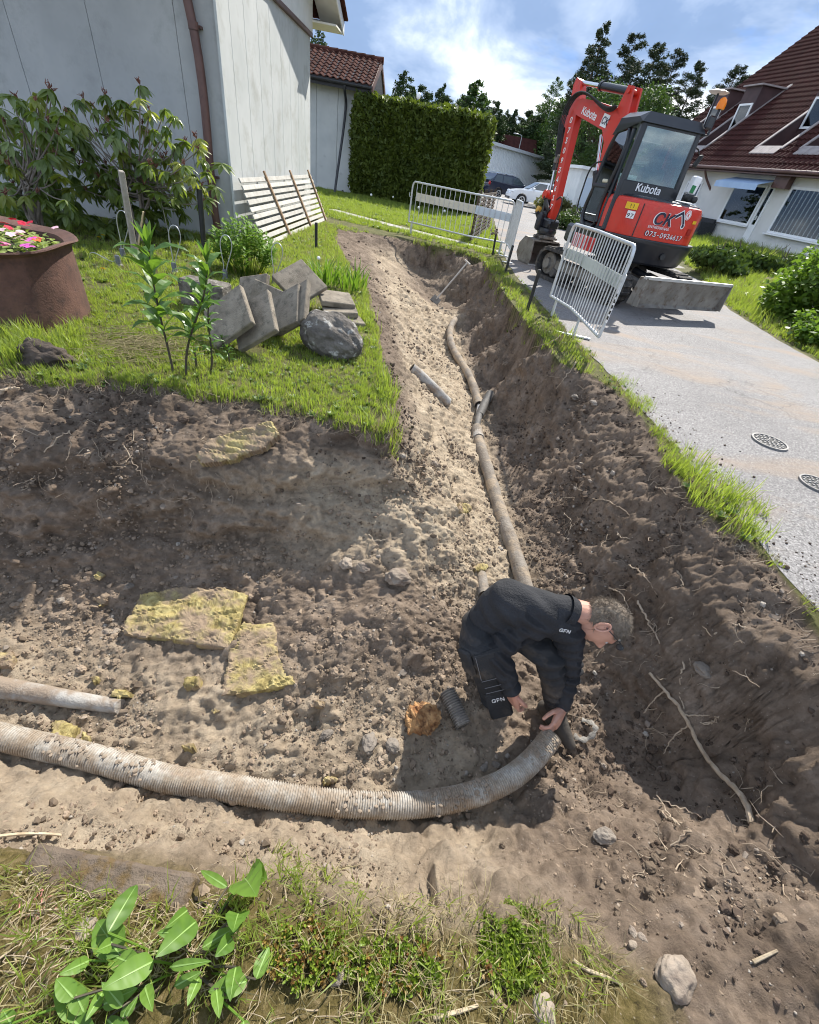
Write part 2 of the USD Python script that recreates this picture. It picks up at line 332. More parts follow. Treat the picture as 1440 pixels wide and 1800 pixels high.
def axis(lo, hi, step, far, growth=1.16, start=None):
    d, g = [hi], start or step
    while d[-1] < far: g *= growth; d.append(d[-1] + g)
    return np.array(d[1:])
gx = np.concatenate([-axis(0, 4.6, .012, 260, 1.17)[::-1], np.arange(-4.6, 2.7, .012), axis(0, 2.7, .012, 260, 1.17)])
ny = [-0.9]
while ny[-1] < 12.6: ny.append(ny[-1] + (.010 if ny[-1] < 1.45 else .0065 if ny[-1] < 2.5 else .0105 + .0042 * (ny[-1] - 2.5)))
gy = np.concatenate([-axis(0, .9, .011, 60, 1.25)[::-1], np.array(ny), axis(0, ny[-1], .045, 420, 1.12)])
GX, GY = np.meshgrid(gx, gy, indexing='ij')
cxs, cys = np.arange(-6.6, 3.6, .05), np.arange(-1.6, 13.2, .05)
CX, CY = np.meshgrid(cxs, cys, indexing='ij')
cz = rbf(np.stack([CX.ravel(), CY.ravel()], 1)).reshape(CX.shape)
cin = shapely.contains_xy(POLY, CX.ravel(), CY.ravel()).reshape(CX.shape)
near = (GX > -6.5) & (GX < 3.5) & (GY > -1.5) & (GY < 13.1)
gi = RegularGridInterpolator((cxs, cys), cz, method='linear', bounds_error=False, fill_value=0.0)
Zr = np.zeros_like(GX); Zr[near] = gi(np.stack([GX[near], GY[near]], 1))
inside = shapely.contains_xy(POLY, GX.ravel(), GY.ravel()).reshape(GX.shape)
edge = shapely.boundary(POLY)
dist = np.full(GX.shape, 9.0)
dn = near & (GX < 3.2)
from scipy.ndimage import distance_transform_edt
ed = np.where(cin, distance_transform_edt(cin), -distance_transform_edt(~cin)) * .05
di = RegularGridInterpolator((cxs, cys), ed, bounds_error=False, fill_value=-9.0)
dist[near] = di(np.stack([GX[near], GY[near]], 1)); dist[~near] = np.where(inside[~near], 1.0, -9)
def sstep(a, b, x):
    t = np.clip((x - a) / (b - a), 0, 1); return t * t * (3 - 2 * t)
def lawn_rise(x, y):
    return .62 * sstep(6.6, 12.5, x) * sstep(4, 12, y) + .03 * sstep(5.9, 6.4, x)
flat = .012 * (meshkit.fbm(np.stack([GX * .9, GY * .9, 0 * GX], -1), 3, 5) - .5) + lawn_rise(GX, GY)
Z = np.where(inside, np.minimum(Zr, 0.0), np.where(near & (dist > -.25), np.minimum(flat, Zr * 0 + flat), flat))
# ragged turf edge: the soil breaks away just under it
depth_in = np.clip(dist, 0, None)
ruf = sstep(0.0, .10, depth_in) * near
P3 = np.stack([GX, GY, Z], -1)
nz1 = meshkit.fbm(P3 * 3.1 + 3, 4, 21) - .5
nz2 = meshkit.fbm(P3 * 9.0 + 1, 4, 33) - .5
nz3 = meshkit.fbm(P3 * 27.0, 3, 47) - .5
rid = np.abs(meshkit.fbm(P3 * 6.5 + 8, 3, 61) - .5)
clump = np.clip(meshkit.fbm(P3 * 16.0 + 5, 2, 71) - .52, 0, 1)
gzx, gzy = np.gradient(Z, gx, gy)
steep = np.clip(np.hypot(gzx, gzy), 0, 3)
calm = 1 - .45 * sstep(.2, .45, GX * 0 + (GX < .2) * sstep(-.75, -.66, Z) * (GY < .7))
foreg = sstep(.45, .25, GY) * (GX < 1.1)
def clods(spacing, prob, seed, warp):
    g = np.random.default_rng(seed); bx = (-4.8, 2.8, -1.2, 9.0); n = int((bx[1] - bx[0]) * (bx[3] - bx[2]) / spacing ** 2)
    C = np.column_stack([g.uniform(bx[0], bx[1], n), g.uniform(bx[2], bx[3], n)]); rr = spacing * g.uniform(.45, 1.05, n) * (g.random(n) < prob)
    sel = near & (depth_in > .02) & (GY < 9) & (GX > -4.8)
    q = np.stack([GX[sel], GY[sel]], 1); w = spacing * warp; k3 = np.column_stack([q / spacing * 1.3, V0[sel] / spacing])
    q = q + w * np.stack([meshkit.fbm(k3, 2, seed) - .5, meshkit.fbm(k3 + 9.7, 2, seed + 1) - .5], 1) * 2
    d, i = cKDTree(C).query(q, k=3); h = np.sqrt(np.clip(rr[i] ** 2 - d ** 2, 0, None)).max(1)
    out = np.zeros(GX.shape); out[sel] = h; return out
V0 = Z
dens_ = meshkit.fbm(P3 * 1.7 + 11, 3, 81)
cl1 = clods(.075, .34, 1, .55) * sstep(.38, .58, dens_); cl2 = clods(.032, .5, 2, .55) * sstep(.25, .5, meshkit.fbm(P3 * 3.3 + 4, 3, 83)); cl3 = clods(.17, .22, 3, .6) * sstep(.42, .6, dens_)
disp = (.46 - .32 * (V0 > -.34) * (GX < .2) - .16 * (GX > 1.1)) * ruf * (1 - .5 * foreg) * (cl1 + .9 * cl2 + .6 * cl3) + ruf * (1 - .35 * foreg) * (.11 * nz1 + .055 * nz2 + .05 * nz3 - .06 * (GX < .35) * sstep(.5, 1.3, steep) * np.clip(np.sin(GX * 1.1 + Z * 21 + 7 * (nz1 + .5)) + .2, 0, 1) + .05 * sstep(.5, 1.3, steep) * (np.abs(meshkit.fbm(P3 * np.array([7, 7, 13.]) + 2, 4, 77) - .5) - .1) * 2.4 - .07 * (rid - .12) * (.5 + .5 * sstep(.2, 1.0, steep)) + .04 * clump)
nrm = np.stack([-gzx, -gzy, np.ones_like(Z)], -1); nrm /= np.linalg.norm(nrm, axis=-1, keepdims=True)
V = P3 + nrm * disp[..., None]
soilbits = (1 - ruf) * 0
# road bed lies a little under the asphalt sheet
ROAD = np.array([(2.75, -3), (2.36, .2), (2.2, 1.0), (2.13, 1.7), (2.08, 2.2), (2.04, 2.75), (1.98, 3.3), (1.93, 4.0), (1.86, 4.7), (1.76, 5.3), (1.63, 6.1), (1.47, 7.3), (1.32, 8.6), (1.2, 10), (1.12, 12), (1.15, 16), (1.3, 24), (.6, 32), (-6, 40), (-14, 44), (-14, 64), (20, 64), (16, 44), (11, 36), (9.3, 28), (8.2, 20), (7.1, 15), (6.2, 12), (5.85, 10.4), (5.66, 8.4), (5.6, 6), (5.75, -3)])
def wobble(P, amp, step, seed):
    L = LineString(np.vstack([P, P[:1]])); n = int(L.length / step); Q = np.array([L.interpolate(i * step).coords[0] for i in range(n)])
    w = np.stack([meshkit.fbm(np.column_stack([Q * 2.2, np.full(n, seed)]), 3, seed), meshkit.fbm(np.column_stack([Q * 2.2, np.full(n, seed + 9.)]), 3, seed + 1)], 1) - .5
    return Q + amp * 2 * w
ROADP = Polygon(wobble(ROAD, .05, .06, 3)).buffer(0)
PATHP = Polygon([(-4.0, 15.0), (-1.9, 13.85), (.2, 12.9), (1.12, 12.55), (1.12, 12.95), (.25, 13.28), (-1.8, 14.25), (-3.9, 15.4)])
inroad = shapely.contains_xy(ROADP.buffer(-.04), GX.ravel(), GY.ravel()).reshape(GX.shape) & ~inside
V[..., 2] = np.where(inroad, np.minimum(V[..., 2], -.02), V[..., 2])
onpath = shapely.contains_xy(PATHP.buffer(-.03), GX.ravel(), GY.ravel()).reshape(GX.shape)
V[..., 2] = np.where(onpath, np.minimum(V[..., 2], -.012), V[..., 2])
FZ = RegularGridInterpolator((gx, gy), V[..., 2], bounds_error=False, fill_value=0.0)
def gz(x, y):
    x, y = np.broadcast_arrays(np.asarray(x, float), np.asarray(y, float))
    return FZ(np.stack([x.ravel(), y.ravel()], 1)).reshape(x.shape)
def hit(px, py, lift=0.0):
    """where the line of sight of a pixel of the photograph meets the ground"""
    d = ray(px, py); t = np.linspace(.6, 40, 6000) if d[2] > -.25 else np.linspace(.6, 9, 5000)
    P = CAM + d * t[:, None]; g = gz(P[:, 0], P[:, 1]); k = np.argmax(P[:, 2] < g)
    p = P[k].copy(); p[2] = g[k] + lift; return p
def gnorm(x, y, e=.05):
    n = np.array([-(gz(x + e, y) - gz(x - e, y)) / (2 * e), -(gz(x, y + e) - gz(x, y - e)) / (2 * e), 1.0], float); return n / np.linalg.norm(n)

# what the ground is made of: sand, dark humus, turf soil, dry crust
bott = np.array([at(*c)[:2] for c in [(800,560,-.8),(797,600,-.85),(812,640,-.86),(835,690,-.87),(848,730,-.88),(848,770,-.88),(868,850,-.9),(893,920,-.9),(918,1000,-.92),(930,1060,-.93)]])[::-1]
xc = np.interp(GY, np.concatenate([[0], bott[:, 1]]), np.concatenate([[1.25], bott[:, 0]]))
w1 = meshkit.fbm(np.stack([GX * 2.3, GY * 2.3, V[..., 2] * 4], -1), 4, 91)
w2 = meshkit.fbm(np.stack([GX * 1.1, GY * 1.1, V[..., 2] * 2], -1), 3, 95)
leftside = sstep(.25, -.05, GX - xc - .25 * (w1 - .5))
sand = leftside * sstep(1.75, 2.25, GY + .5 * (w1 - .5)) * sstep(-.06, -.24, V[..., 2] + .12 * (w1 - .5)) * sstep(-1.6, -.6, GX + .8*(w2-.5) + .09 * GY)
sand = np.maximum(sand, .75 * sstep(.25, .4, GY) * sstep(1.5, 1.0, GY) * sstep(-.72, -.84, V[..., 2]) * sstep(1.0, .5, GX + .6 * (w1 - .5)))
sand = np.maximum(sand, .8 * sstep(1.0, .2, GX) * sstep(.75, .5, GY) * sstep(.2, .34, GY + .25 * (w1 - .5)) * sstep(-.95, -.8, V[..., 2]))
humus = np.clip((1 - leftside) * sstep(1.3, 1.7, GY) * (.45 + .8 * (w2 - .2)) + .75 * sstep(-.34, -.1, V[..., 2] + .1 * (w1 - .5)) * (GY > 1.1) * (GX < 1.3), 0, 1)
humus = np.maximum(humus, .55 * sstep(.95, 1.25, GX) * sstep(.3, .8, GY))
humus = np.maximum(humus, .85 * np.exp(-((GX - 1.45) / .26) ** 2 - ((GY - .33) / .13) ** 2 + .9 * (w1 - .5)) * (GY < .7)).clip(0, 1)
humus = np.maximum(humus, (sstep(8.9, 9.7, GY + .5 * (w1 - .5)) * sstep(-1.7, -.7, GX + .5 * (w2 - .5)) * .85 + .85 * (GY > 7.5) * sstep(.5, .2, depth_in + .25 * (w1 - .5)) * sstep(.02, .08, depth_in)).clip(0, .9) * (GX > -4))
turf = np.where(inside, 0.0, 1.0) * sstep(.03, -.02, dist)
turf = np.maximum(turf, .0)
roots = foreg * sstep(.33, .2, GY + .12 * (w1 - .5)) * sstep(1.2, .85, GX + .3 * (w2 - .5))
def grid_faces(nx, ny):
    i, j = np.meshgrid(np.arange(nx - 1), np.arange(ny - 1), indexing='ij'); a = (i * ny + j).ravel()
    return np.stack([a, a + ny, a + ny + 1, a + 1], 1)
gm = usdkit.material(stage, '/World/Looks/ground', {
    'g': ('geometry', {}), 'a': ('attribute', {'attribute': 'soil'}), 's': ('separate_color', {}), 'a2': ('attribute', {'attribute': 'cover'}), 's2': ('separate_color', {}),
    'n1': ('noise_texture', {'scale': 5.0, 'detail': 9.0, 'roughness': 0.68}), 'n2': ('noise_texture', {'scale': 34.0, 'detail': 9.0, 'roughness': 0.8}), 'v': ('voronoi_texture', {'scale': 55.0}), 'v2': ('voronoi_texture', {'scale': 130.0}),
    'base': ('rgb_ramp', {'ramp': [(0.25, (.10, .073, .053)), (.5, (.19, .144, .107)), (.75, (.30, .238, .184))]}),
    'sand': ('rgb_ramp', {'ramp': [(0.25, (.23, .175, .122)), (.5, (.355, .285, .203)), (.75, (.48, .40, .295))]}),
    'hum': ('rgb_ramp', {'ramp': [(0.25, (.070, .050, .036)), (.5, (.150, .112, .083)), (.8, (.26, .202, .155))]}),
    'turf': ('rgb_ramp', {'ramp': [(0.3, (.055, .062, .02)), (.5, (.10, .10, .035)), (.75, (.2, .165, .08))]}),
    'moss': ('rgb_ramp', {'ramp': [(0.3, (.05, .035, .018)), (.48, (.12, .095, .03)), (.6, (.17, .13, .06)), (.75, (.25, .2, .13))]}),
    'm1': ('mix_color', {}), 'm2': ('mix_color', {}), 'm3': ('mix_color', {}), 'm4': ('mix_color', {}),
    'grain': ('rgb_ramp', {'ramp': [(.28, (.38, .37, .36)), (.44, (.92, .92, .92)), (.58, (1.1, 1.1, 1.1)), (.72, (1.55, 1.53, 1.5))]}), 'mg': ('mix_color', {'blend_type': 'multiply', 'fac': 1.0, 'use_clamp': False}),
    'peb': ('rgb_ramp', {'ramp': [(0, (1, 1, 1)), (.13, (1, 1, 1)), (.17, (0, 0, 0)), (1, (0, 0, 0))]}), 'pm': ('math', {'math_type': 'multiply', 'value2': .45}), 'mp': ('mix_color', {'b': (.42, .37, .31)}), 'pw': ('white_noise_texture', {}), 'pg': ('math', {'math_type': 'greater_than', 'value2': .72}), 'pmul': ('math', {'math_type': 'multiply'}),
    'hsum': ('math', {'math_type': 'multiply_add', 'value2': .8}), 'h2': ('math', {'math_type': 'multiply_add', 'value2': -.06}), 'bump': ('bump', {'strength': 1.0, 'distance': 0.022}),
    'p': ('principled_bsdf', {'roughness': 0.92, 'specular_ior_level': 0.2}),
}, [('a.color', 's.color'), ('a2.color', 's2.color'), ('g.position', 'n1.vector'), ('g.position', 'n2.vector'), ('g.position', 'v.vector'), ('g.position', 'v2.vector'),
    ('n1.fac', 'base.fac'), ('n1.fac', 'sand.fac'), ('n1.fac', 'hum.fac'), ('n1.fac', 'turf.fac'), ('n2.fac', 'moss.fac'),
    ('s.r', 'm1.fac'), ('base.color', 'm1.a'), ('sand.color', 'm1.b'), ('s.g', 'm2.fac'), ('m1.result', 'm2.a'), ('hum.color', 'm2.b'),
    ('s.b', 'm3.fac'), ('m2.result', 'm3.a'), ('turf.color', 'm3.b'), ('s2.r', 'm4.fac'), ('m3.result', 'm4.a'), ('moss.color', 'm4.b'),
    ('n2.fac', 'grain.fac'), ('m4.result', 'mg.a'), ('grain.color', 'mg.b'),
    ('v.distance', 'peb.fac'), ('v.position', 'pw.vector'), ('pw.value', 'pg.value1'), ('peb.color', 'pm.value1'), ('pm.value', 'pmul.value1'), ('pg.value', 'pmul.value2'), ('pmul.value', 'mp.fac'), ('mg.result', 'mp.a'),
    ('n1.fac', 'hsum.value3'), ('n2.fac', 'hsum.value1'), ('v2.distance', 'h2.value1'), ('hsum.value', 'h2.value3'), ('h2.value', 'bump.height'), ('bump.normal', 'p.normal'), ('mp.result', 'p.base_color')], surface='p.BSDF')
gmesh = usdkit.mesh(stage, numbered('/World', 'ground'), (V.reshape(-1, 3), grid_faces(*GX.shape)), gm, smooth=True)
pv = UsdGeom.PrimvarsAPI(gmesh)
pv.CreatePrimvar('soil', Sdf.ValueTypeNames.Color3fArray, 'vertex').Set(Vt.Vec3fArray.FromNumpy(np.stack([sand, humus, turf], -1).reshape(-1, 3).astype(np.float32)))
pv.CreatePrimvar('cover', Sdf.ValueTypeNames.Color3fArray, 'vertex').Set(Vt.Vec3fArray.FromNumpy(np.stack([roots, 0 * roots, 0 * roots], -1).reshape(-1, 3).astype(np.float32)))
tag(gmesh.GetPrim(), kind='structure')

# ---------------------------------------------------------------- the asphalt road and the paved path
road_m = usdkit.material(stage, '/World/Looks/asphalt', {
    'g': ('geometry', {}), 'n': ('noise_texture', {'scale': 70.0, 'detail': 5.0, 'roughness': .8}), 'nb': ('noise_texture', {'scale': .8, 'detail': 6.0, 'roughness': .6}),
    'agg': ('rgb_ramp', {'ramp': [(.36, (.085, .082, .082)), (.5, (.20, .194, .192)), (.6, (.31, .30, .297)), (.68, (.55, .53, .52))]}),
    'big': ('rgb_ramp', {'ramp': [(.3, (.84, .83, .82)), (.7, (1.1, 1.09, 1.07))]}), 'mb': ('mix_color', {'blend_type': 'multiply', 'fac': 1.0, 'use_clamp': False}),
    'dm': ('mapping', {'scale': (.55, 1.6, 1.0), 'rotation': (0, 0, .5)}), 'nd': ('noise_texture', {'scale': .75, 'detail': 7.0, 'roughness': .62, 'distortion': .4}), 'dr': ('rgb_ramp', {'ramp': [(0, (0, 0, 0)), (.5, (0, 0, 0)), (.64, (.7, .7, .7)), (1, (.85, .85, .85))]}), 'md': ('mix_color', {'b': (.27, .205, .15)}),
    'wn': ('noise_texture', {'scale': 3.0, 'detail': 5.0}), 'wv': ('mix_vector', {'fac': .3}), 'cv': ('voronoi_texture', {'feature': 'distance_to_edge', 'scale': 2.6}), 'cr': ('rgb_ramp', {'ramp': [(0, (1, 1, 1)), (.007, (.75, .75, .75)), (.017, (0, 0, 0)), (1, (0, 0, 0))]}),
    'cn': ('noise_texture', {'scale': .9, 'detail': 2.0}), 'cg': ('rgb_ramp', {'ramp': [(0, (0, 0, 0)), (.5, (0, 0, 0)), (.62, (.55, .55, .55)), (1, (.55, .55, .55))]}), 'cm': ('mix_color', {'blend_type': 'multiply', 'fac': 1.0}), 'mc': ('mix_color', {'b': (.055, .05, .045)}),
    'bp': ('bump', {'strength': .5, 'distance': .006}), 'p': ('principled_bsdf', {'roughness': .85, 'specular_ior_level': .35})},
   [('g.position', 'n.vector'), ('g.position', 'nb.vector'), ('n.fac', 'agg.fac'), ('nb.fac', 'big.fac'), ('agg.color', 'mb.a'), ('big.color', 'mb.b'), ('g.position', 'dm.vector'), ('dm.vector', 'nd.vector'), ('nd.fac', 'dr.fac'), ('dr.color', 'md.fac'), ('mb.result', 'md.a'),
    ('g.position', 'wn.vector'), ('g.position', 'wv.a'), ('wn.color', 'wv.b'), ('wv.result', 'cv.vector'), ('cv.distance', 'cr.fac'), ('g.position', 'cn.vector'), ('cn.fac', 'cg.fac'), ('cr.color', 'cm.a'), ('cg.color', 'cm.b'), ('cm.result', 'mc.fac'), ('md.result', 'mc.a'),
    ('mc.result', 'p.base_color'), ('n.fac', 'bp.height'), ('bp.normal', 'p.normal')], surface='p.BSDF')
rv = trimesh.creation.triangulate_polygon(ROADP, engine='earcut')
roadv = np.column_stack([rv[0], np.full(len(rv[0]), .004)])
rmesh = TM(roadv, rv[1], process=False)
if rmesh.face_normals[:, 2].mean() < 0: rmesh.invert()
struct('road', rmesh, road_m, smooth=False)
conc = M('concrete_grey', (.30, .285, .26), (.42, .40, .37), 7, .85, .4, 90, c3=(.12, .11, .09), scale3=18, t3=(.6, .75))
pth = extr(PATHP, .02, -.012); struct('footpath', pth, conc, smooth=False)

# ================================================================ buildings
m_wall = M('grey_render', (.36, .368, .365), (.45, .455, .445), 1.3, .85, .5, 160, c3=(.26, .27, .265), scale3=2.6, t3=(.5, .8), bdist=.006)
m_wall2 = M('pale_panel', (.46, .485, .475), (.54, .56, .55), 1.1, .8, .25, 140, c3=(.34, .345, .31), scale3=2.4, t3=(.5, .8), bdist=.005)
m_joint = M('panel_joint', (.2, .2, .2), rough=.9)
m_board = M('white_board', (.66, .68, .66), (.74, .75, .73), 3, .7, .2, 60)
m_brownmetal = M('brown_sheet_metal', (.085, .042, .034), (.13, .066, .052), 5, .42, .08, 30, c3=(.05, .03, .025), scale3=9, t3=(.58, .75))
m_black = M('black_paint', (.012, .012, .013), (.02, .02, .021), 8, .45)
m_tile = M('roof_tile_brown', (.045, .017, .013), (.085, .034, .025), 4, .95, .3, 50, spec=.08, c3=(.06, .035, .03), scale3=14, t3=(.5, .75), rand=.22)
m_tile2 = M('roof_tile_dark', (.040, .013, .011), (.066, .023, .019), 2.2, .9, .3, 40, spec=.12, c3=(.04, .022, .02), scale3=9, t3=(.5, .75))
m_white = M('white_paint', (.74, .75, .75), (.8, .8, .79), 4, .5)
m_glass_dark = glassmat('window_glass', (.55, .6, .6), .02, 1.2)
m_soffit = M('soffit_boards', (.72, .70, .62), (.78, .76, .69), 4, .7)

def along(o, d):
    """frame with x along d (horizontal), y outward-back, z up at o: returns f(u, v, z)"""
    d = np.asarray(d, float) / np.linalg.norm(d); n = np.array([-d[1], d[0]])
    return lambda u, v, z: np.array([o[0] + d[0] * u + n[0] * v, o[1] + d[1] * u + n[1] * v, z])
def fbox(o, d, u0, u1, v0, v1, z0, z1, ch=0.0):
    d = np.asarray(d, float) / np.linalg.norm(d); n = np.array([-d[1], d[0]])
    c = np.array([o[0], o[1], 0.0]) + np.append(d * (u0 + u1) / 2 + n * (v0 + v1) / 2, (z0 + z1) / 2)
    return box(c, (u1 - u0, v1 - v0, z1 - z0), np.array([[d[0], n[0], 0], [d[1], n[1], 0], [0, 0, 1.0]]), ch)

# ---- the near grey house
H0 = np.array([-3.67, 8.10]); wd = np.array([-.058, 1.0]); wd /= np.linalg.norm(wd); ld = np.array([-1.0, -.058]); ld /= np.linalg.norm(ld)
house = thing('grey_house', 'near grey house with brown downspout, its sunlit panel wall facing the trench', 'house')
core = extr(Polygon([H0 + ld * .03 + wd * .03, H0 + ld * 9.5 + wd * .03, H0 + ld * 9.5 + wd * 5.04, H0 + ld * .03 + wd * 5.04]), 3.95, -.1)
part(house, 'wall_core', core, m_joint, False)
# right wall: vertical panels with open joints
L_r = 5.08; cuts = [0, .42, 1.0, 1.62, 2.22, 2.84, 3.42, 4.02, 4.58, L_r]
for a, b in zip(cuts[:-1], cuts[1:]):
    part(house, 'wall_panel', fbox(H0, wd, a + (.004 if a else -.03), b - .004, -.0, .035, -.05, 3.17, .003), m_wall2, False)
# left wall facing the garden
cl = [.035, .58, 1.75, 2.85, 3.95, 5.05, 6.15, 7.25, 9.5]
for a, b in zip(cl[:-1], cl[1:]):
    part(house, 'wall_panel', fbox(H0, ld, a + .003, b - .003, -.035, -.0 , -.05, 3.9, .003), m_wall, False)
# gable boards, trim, verge, soffit
part(house, 'gable_trim', fbox(H0, wd, -.05, L_r + .05, -.05, .03, 3.17, 3.24, .006), m_brownmetal, False)
ridge_y, pitch = 2.55, .38
def zroof(u): return 3.62 + (L_r + .78 - (u if u > ridge_y else 2 * ridge_y - u)) * pitch
k = 0
u = -.02
while u < L_r:
    w = .12; zt = min(zroof(u), zroof(u + w)) - .16
    if zt > 3.3: part(house, 'gable_board', fbox(H0, wd, u + .004, u + w - .006, -.045, .0, 3.24, zt, .004), m_board, False)
    u += w
def roof_slab(u0, u1, z0, z1, v0, v1, th):
    q = along(H0, wd); P = [q(u0, v0, z0), q(u1, v0, z1), q(u1, v1, z1), q(u0, v1, z0)]
    return hullpts(P + [p - (0, 0, th) for p in P])
ue = L_r + .78
part(house, 'roof', cat_([roof_slab(ridge_y, ue, zroof(ridge_y), zroof(ue), -.58, 9.6, .05), roof_slab(2 * ridge_y - ue, ridge_y, zroof(2 * ridge_y - ue), zroof(ridge_y), -.58, 9.6, .05)]), m_tile, False)
part(house, 'soffit', roof_slab(ridge_y + .02, ue - .05, zroof(ridge_y) - .09, zroof(ue - .05) - .09, -.54, -.05, .02), m_soffit, False)
part(house, 'soffit', roof_slab(2 * ridge_y - ue, ridge_y, zroof(2 * ridge_y - ue) - .09, zroof(ridge_y) - .09, -.54, -.05, .02), m_soffit, False)
part(house, 'bargeboard', roof_slab(ridge_y, ue + .02, zroof(ridge_y) - .055, zroof(ue) - .055, -.58, -.555, .17), m_white, False)
part(house, 'eave_board', fbox(H0, wd, ue - .03, ue, -.55, .3, zroof(ue) - .22, zroof(ue) - .06), m_white, False)
part(house, 'eave_soffit', fbox(H0, wd, L_r + .03, ue - .035, -.55, 2.0, zroof(ue) - .22, zroof(ue) - .19), m_soffit, False)
q = along(H0, wd)
for i in range(9):
    u1 = ue + .03 - i * .34; z1 = zroof(u1 if u1 > ridge_y else ridge_y)
    part(house, 'verge_tile', xf(box((0, 0, 0), (.12, .38, .05), rotm('x', -20.8), .015), q(u1 - .17, -.60, zroof(u1 - .17) + .03), rz=math.degrees(math.atan2(wd[1], wd[0])) - 90), m_tile, False)
# downspout on the garden side of the corner
def on_left(u, v, z):
    return np.array([H0[0] + ld[0] * u + .058 * v * 0, H0[1] + ld[1] * u - v, z])
dpath = [on_left(.30, .10, 4.4), on_left(.30, .10, 2.42), on_left(.295, .10, 2.38), on_left(.285, .11, 1.0), on_left(.28, .11, .1)]
ds = part(house, 'downspout', tube(smooth_path(dpath, 18), .058, 14), m_brownmetal)
for zz in (2.36, .93, .75):
    part(ds, 'pipe_collar', tube([on_left(.29, .105, zz), on_left(.29, .105, zz + .075)], .066, 14), m_brownmetal)
part(ds, 'bracket', box(on_left(.29, .03, 2.4), (.15, .08, .03)), m_brownmetal, False)
part(ds, 'bracket', box(on_left(.285, .03, .82), (.15, .08, .03)), m_brownmetal, False)

# ---- slatted wooden frame leaning on that wall
m_slat = M('whitewashed_slat', (.38, .365, .325), (.50, .485, .44), 9, .75, .25, 40, c3=(.36, .30, .22), scale3=8, t3=(.6, .75), rand=.12)
m_batten = M('bare_batten', (.22, .14, .075), (.32, .21, .12), 9, .8, .25, 60)
sp = thing('slatted_panel', 'whitewashed slatted wooden panel with three battens leaning on the house wall', 'panel')
qs = along(H0, wd)
u0, u1 = .02, 4.72
lean = lambda h: (-.44 * (1 - h / .9) - .06, h)      # outwards from the wall, height
def spt(u, h):
    v, z = lean(h); return qs(u, v, z)
for i in range(10):
    h = .035 + i * .088
    a, b = spt(u0 - .02 * (9 - i) + R_.uniform(-.03, .02), h), spt(u1 + R_.uniform(-.02, .03), h - .01)
    nrm_ = np.cross(b - a, spt(1, .9) - spt(1, .1)); part(sp, 'slat', beam(a, b, .022, .066, up=spt(1, .8) - spt(1, .1), ch=.004), m_slat, False)
for u in (1.28, 2.95, 4.5):
    o = np.array([.03, 0, 0.008])
    part(sp, 'batten', beam(spt(u, .0) + o, spt(u, .93) + o, .055, .03, up=(1, 0, .4), ch=.003), m_batten, False)

# ---- second house at the end of the lawn: tiled low roof, black downspout
B0 = np.array([-8.0, 22.5]); bd = np.array([1.0, .058]); bd /= np.linalg.norm(bd)
b2 = thing('tiled_outbuilding', 'low grey outbuilding with brown tiled roof and black downspout beside the tall hedge', 'outbuilding')
bl = 3.15
part(b2, 'wall_core', fbox(B0, bd, -3, bl - .02, .04, 4.2, -.1, 3.25), m_joint, False)
for a, b in ((-3, .3), (.3, 1.45), (1.45, 2.3), (2.3, bl)):
    part(b2, 'wall_panel', fbox(B0, bd, a + .006, b - .006, 0, .04, -.05, 3.25, .004), M('outbuilding_panel', (.44, .46, .45), (.52, .535, .52), 1.2, .85, .2, 60, c3=(.33, .34, .33), scale3=3, t3=(.6, .8)) if a < 0 else '/World/Looks/outbuilding_panel', False)
part(b2, 'end_wall', fbox(B0, bd, bl - .02, bl, .0, 4.2, -.1, 3.25), '/World/Looks/outbuilding_panel', False)
part(b2, 'fascia', fbox(B0, bd, -3, bl + .45, -.42, -.38, 3.17, 3.37), m_black, False)
gp = [np.append(B0 + bd * u - np.array([-bd[1], bd[0]]) * .46, 3.33) for u in (-3, bl + .5)]
part(b2, 'gutter', cyl(gp[0], gp[1], .06, 10), m_black)
nb = np.array([-bd[1], bd[0]])
pt = lambda u, v, z: np.append(B0 + bd * u + nb * v, z)
dp2 = part(b2, 'downspout', tube(smooth_path([pt(2.62, -.44, 3.3), pt(2.62, -.44, 3.15), pt(2.62, -.1, 2.9), pt(2.62, -.06, 2.7), pt(2.62, -.06, 0.02)], 30), .05, 10), m_black)
rs = lambda v: 3.40 + (v + .5) * .40
RP = [pt(-3, -.5, rs(-.5)), pt(bl + .5, -.5, rs(-.5)), pt(bl + .5, 1.95, rs(1.95)), pt(-3, 1.95, rs(1.95))]
part(b2, 'roof_deck', hullpts(RP + [p - (0, 0, .06) for p in RP] + [pt(-3, 4.3, 3.45), pt(bl + .5, 4.3, 3.45)]), m_black, False)
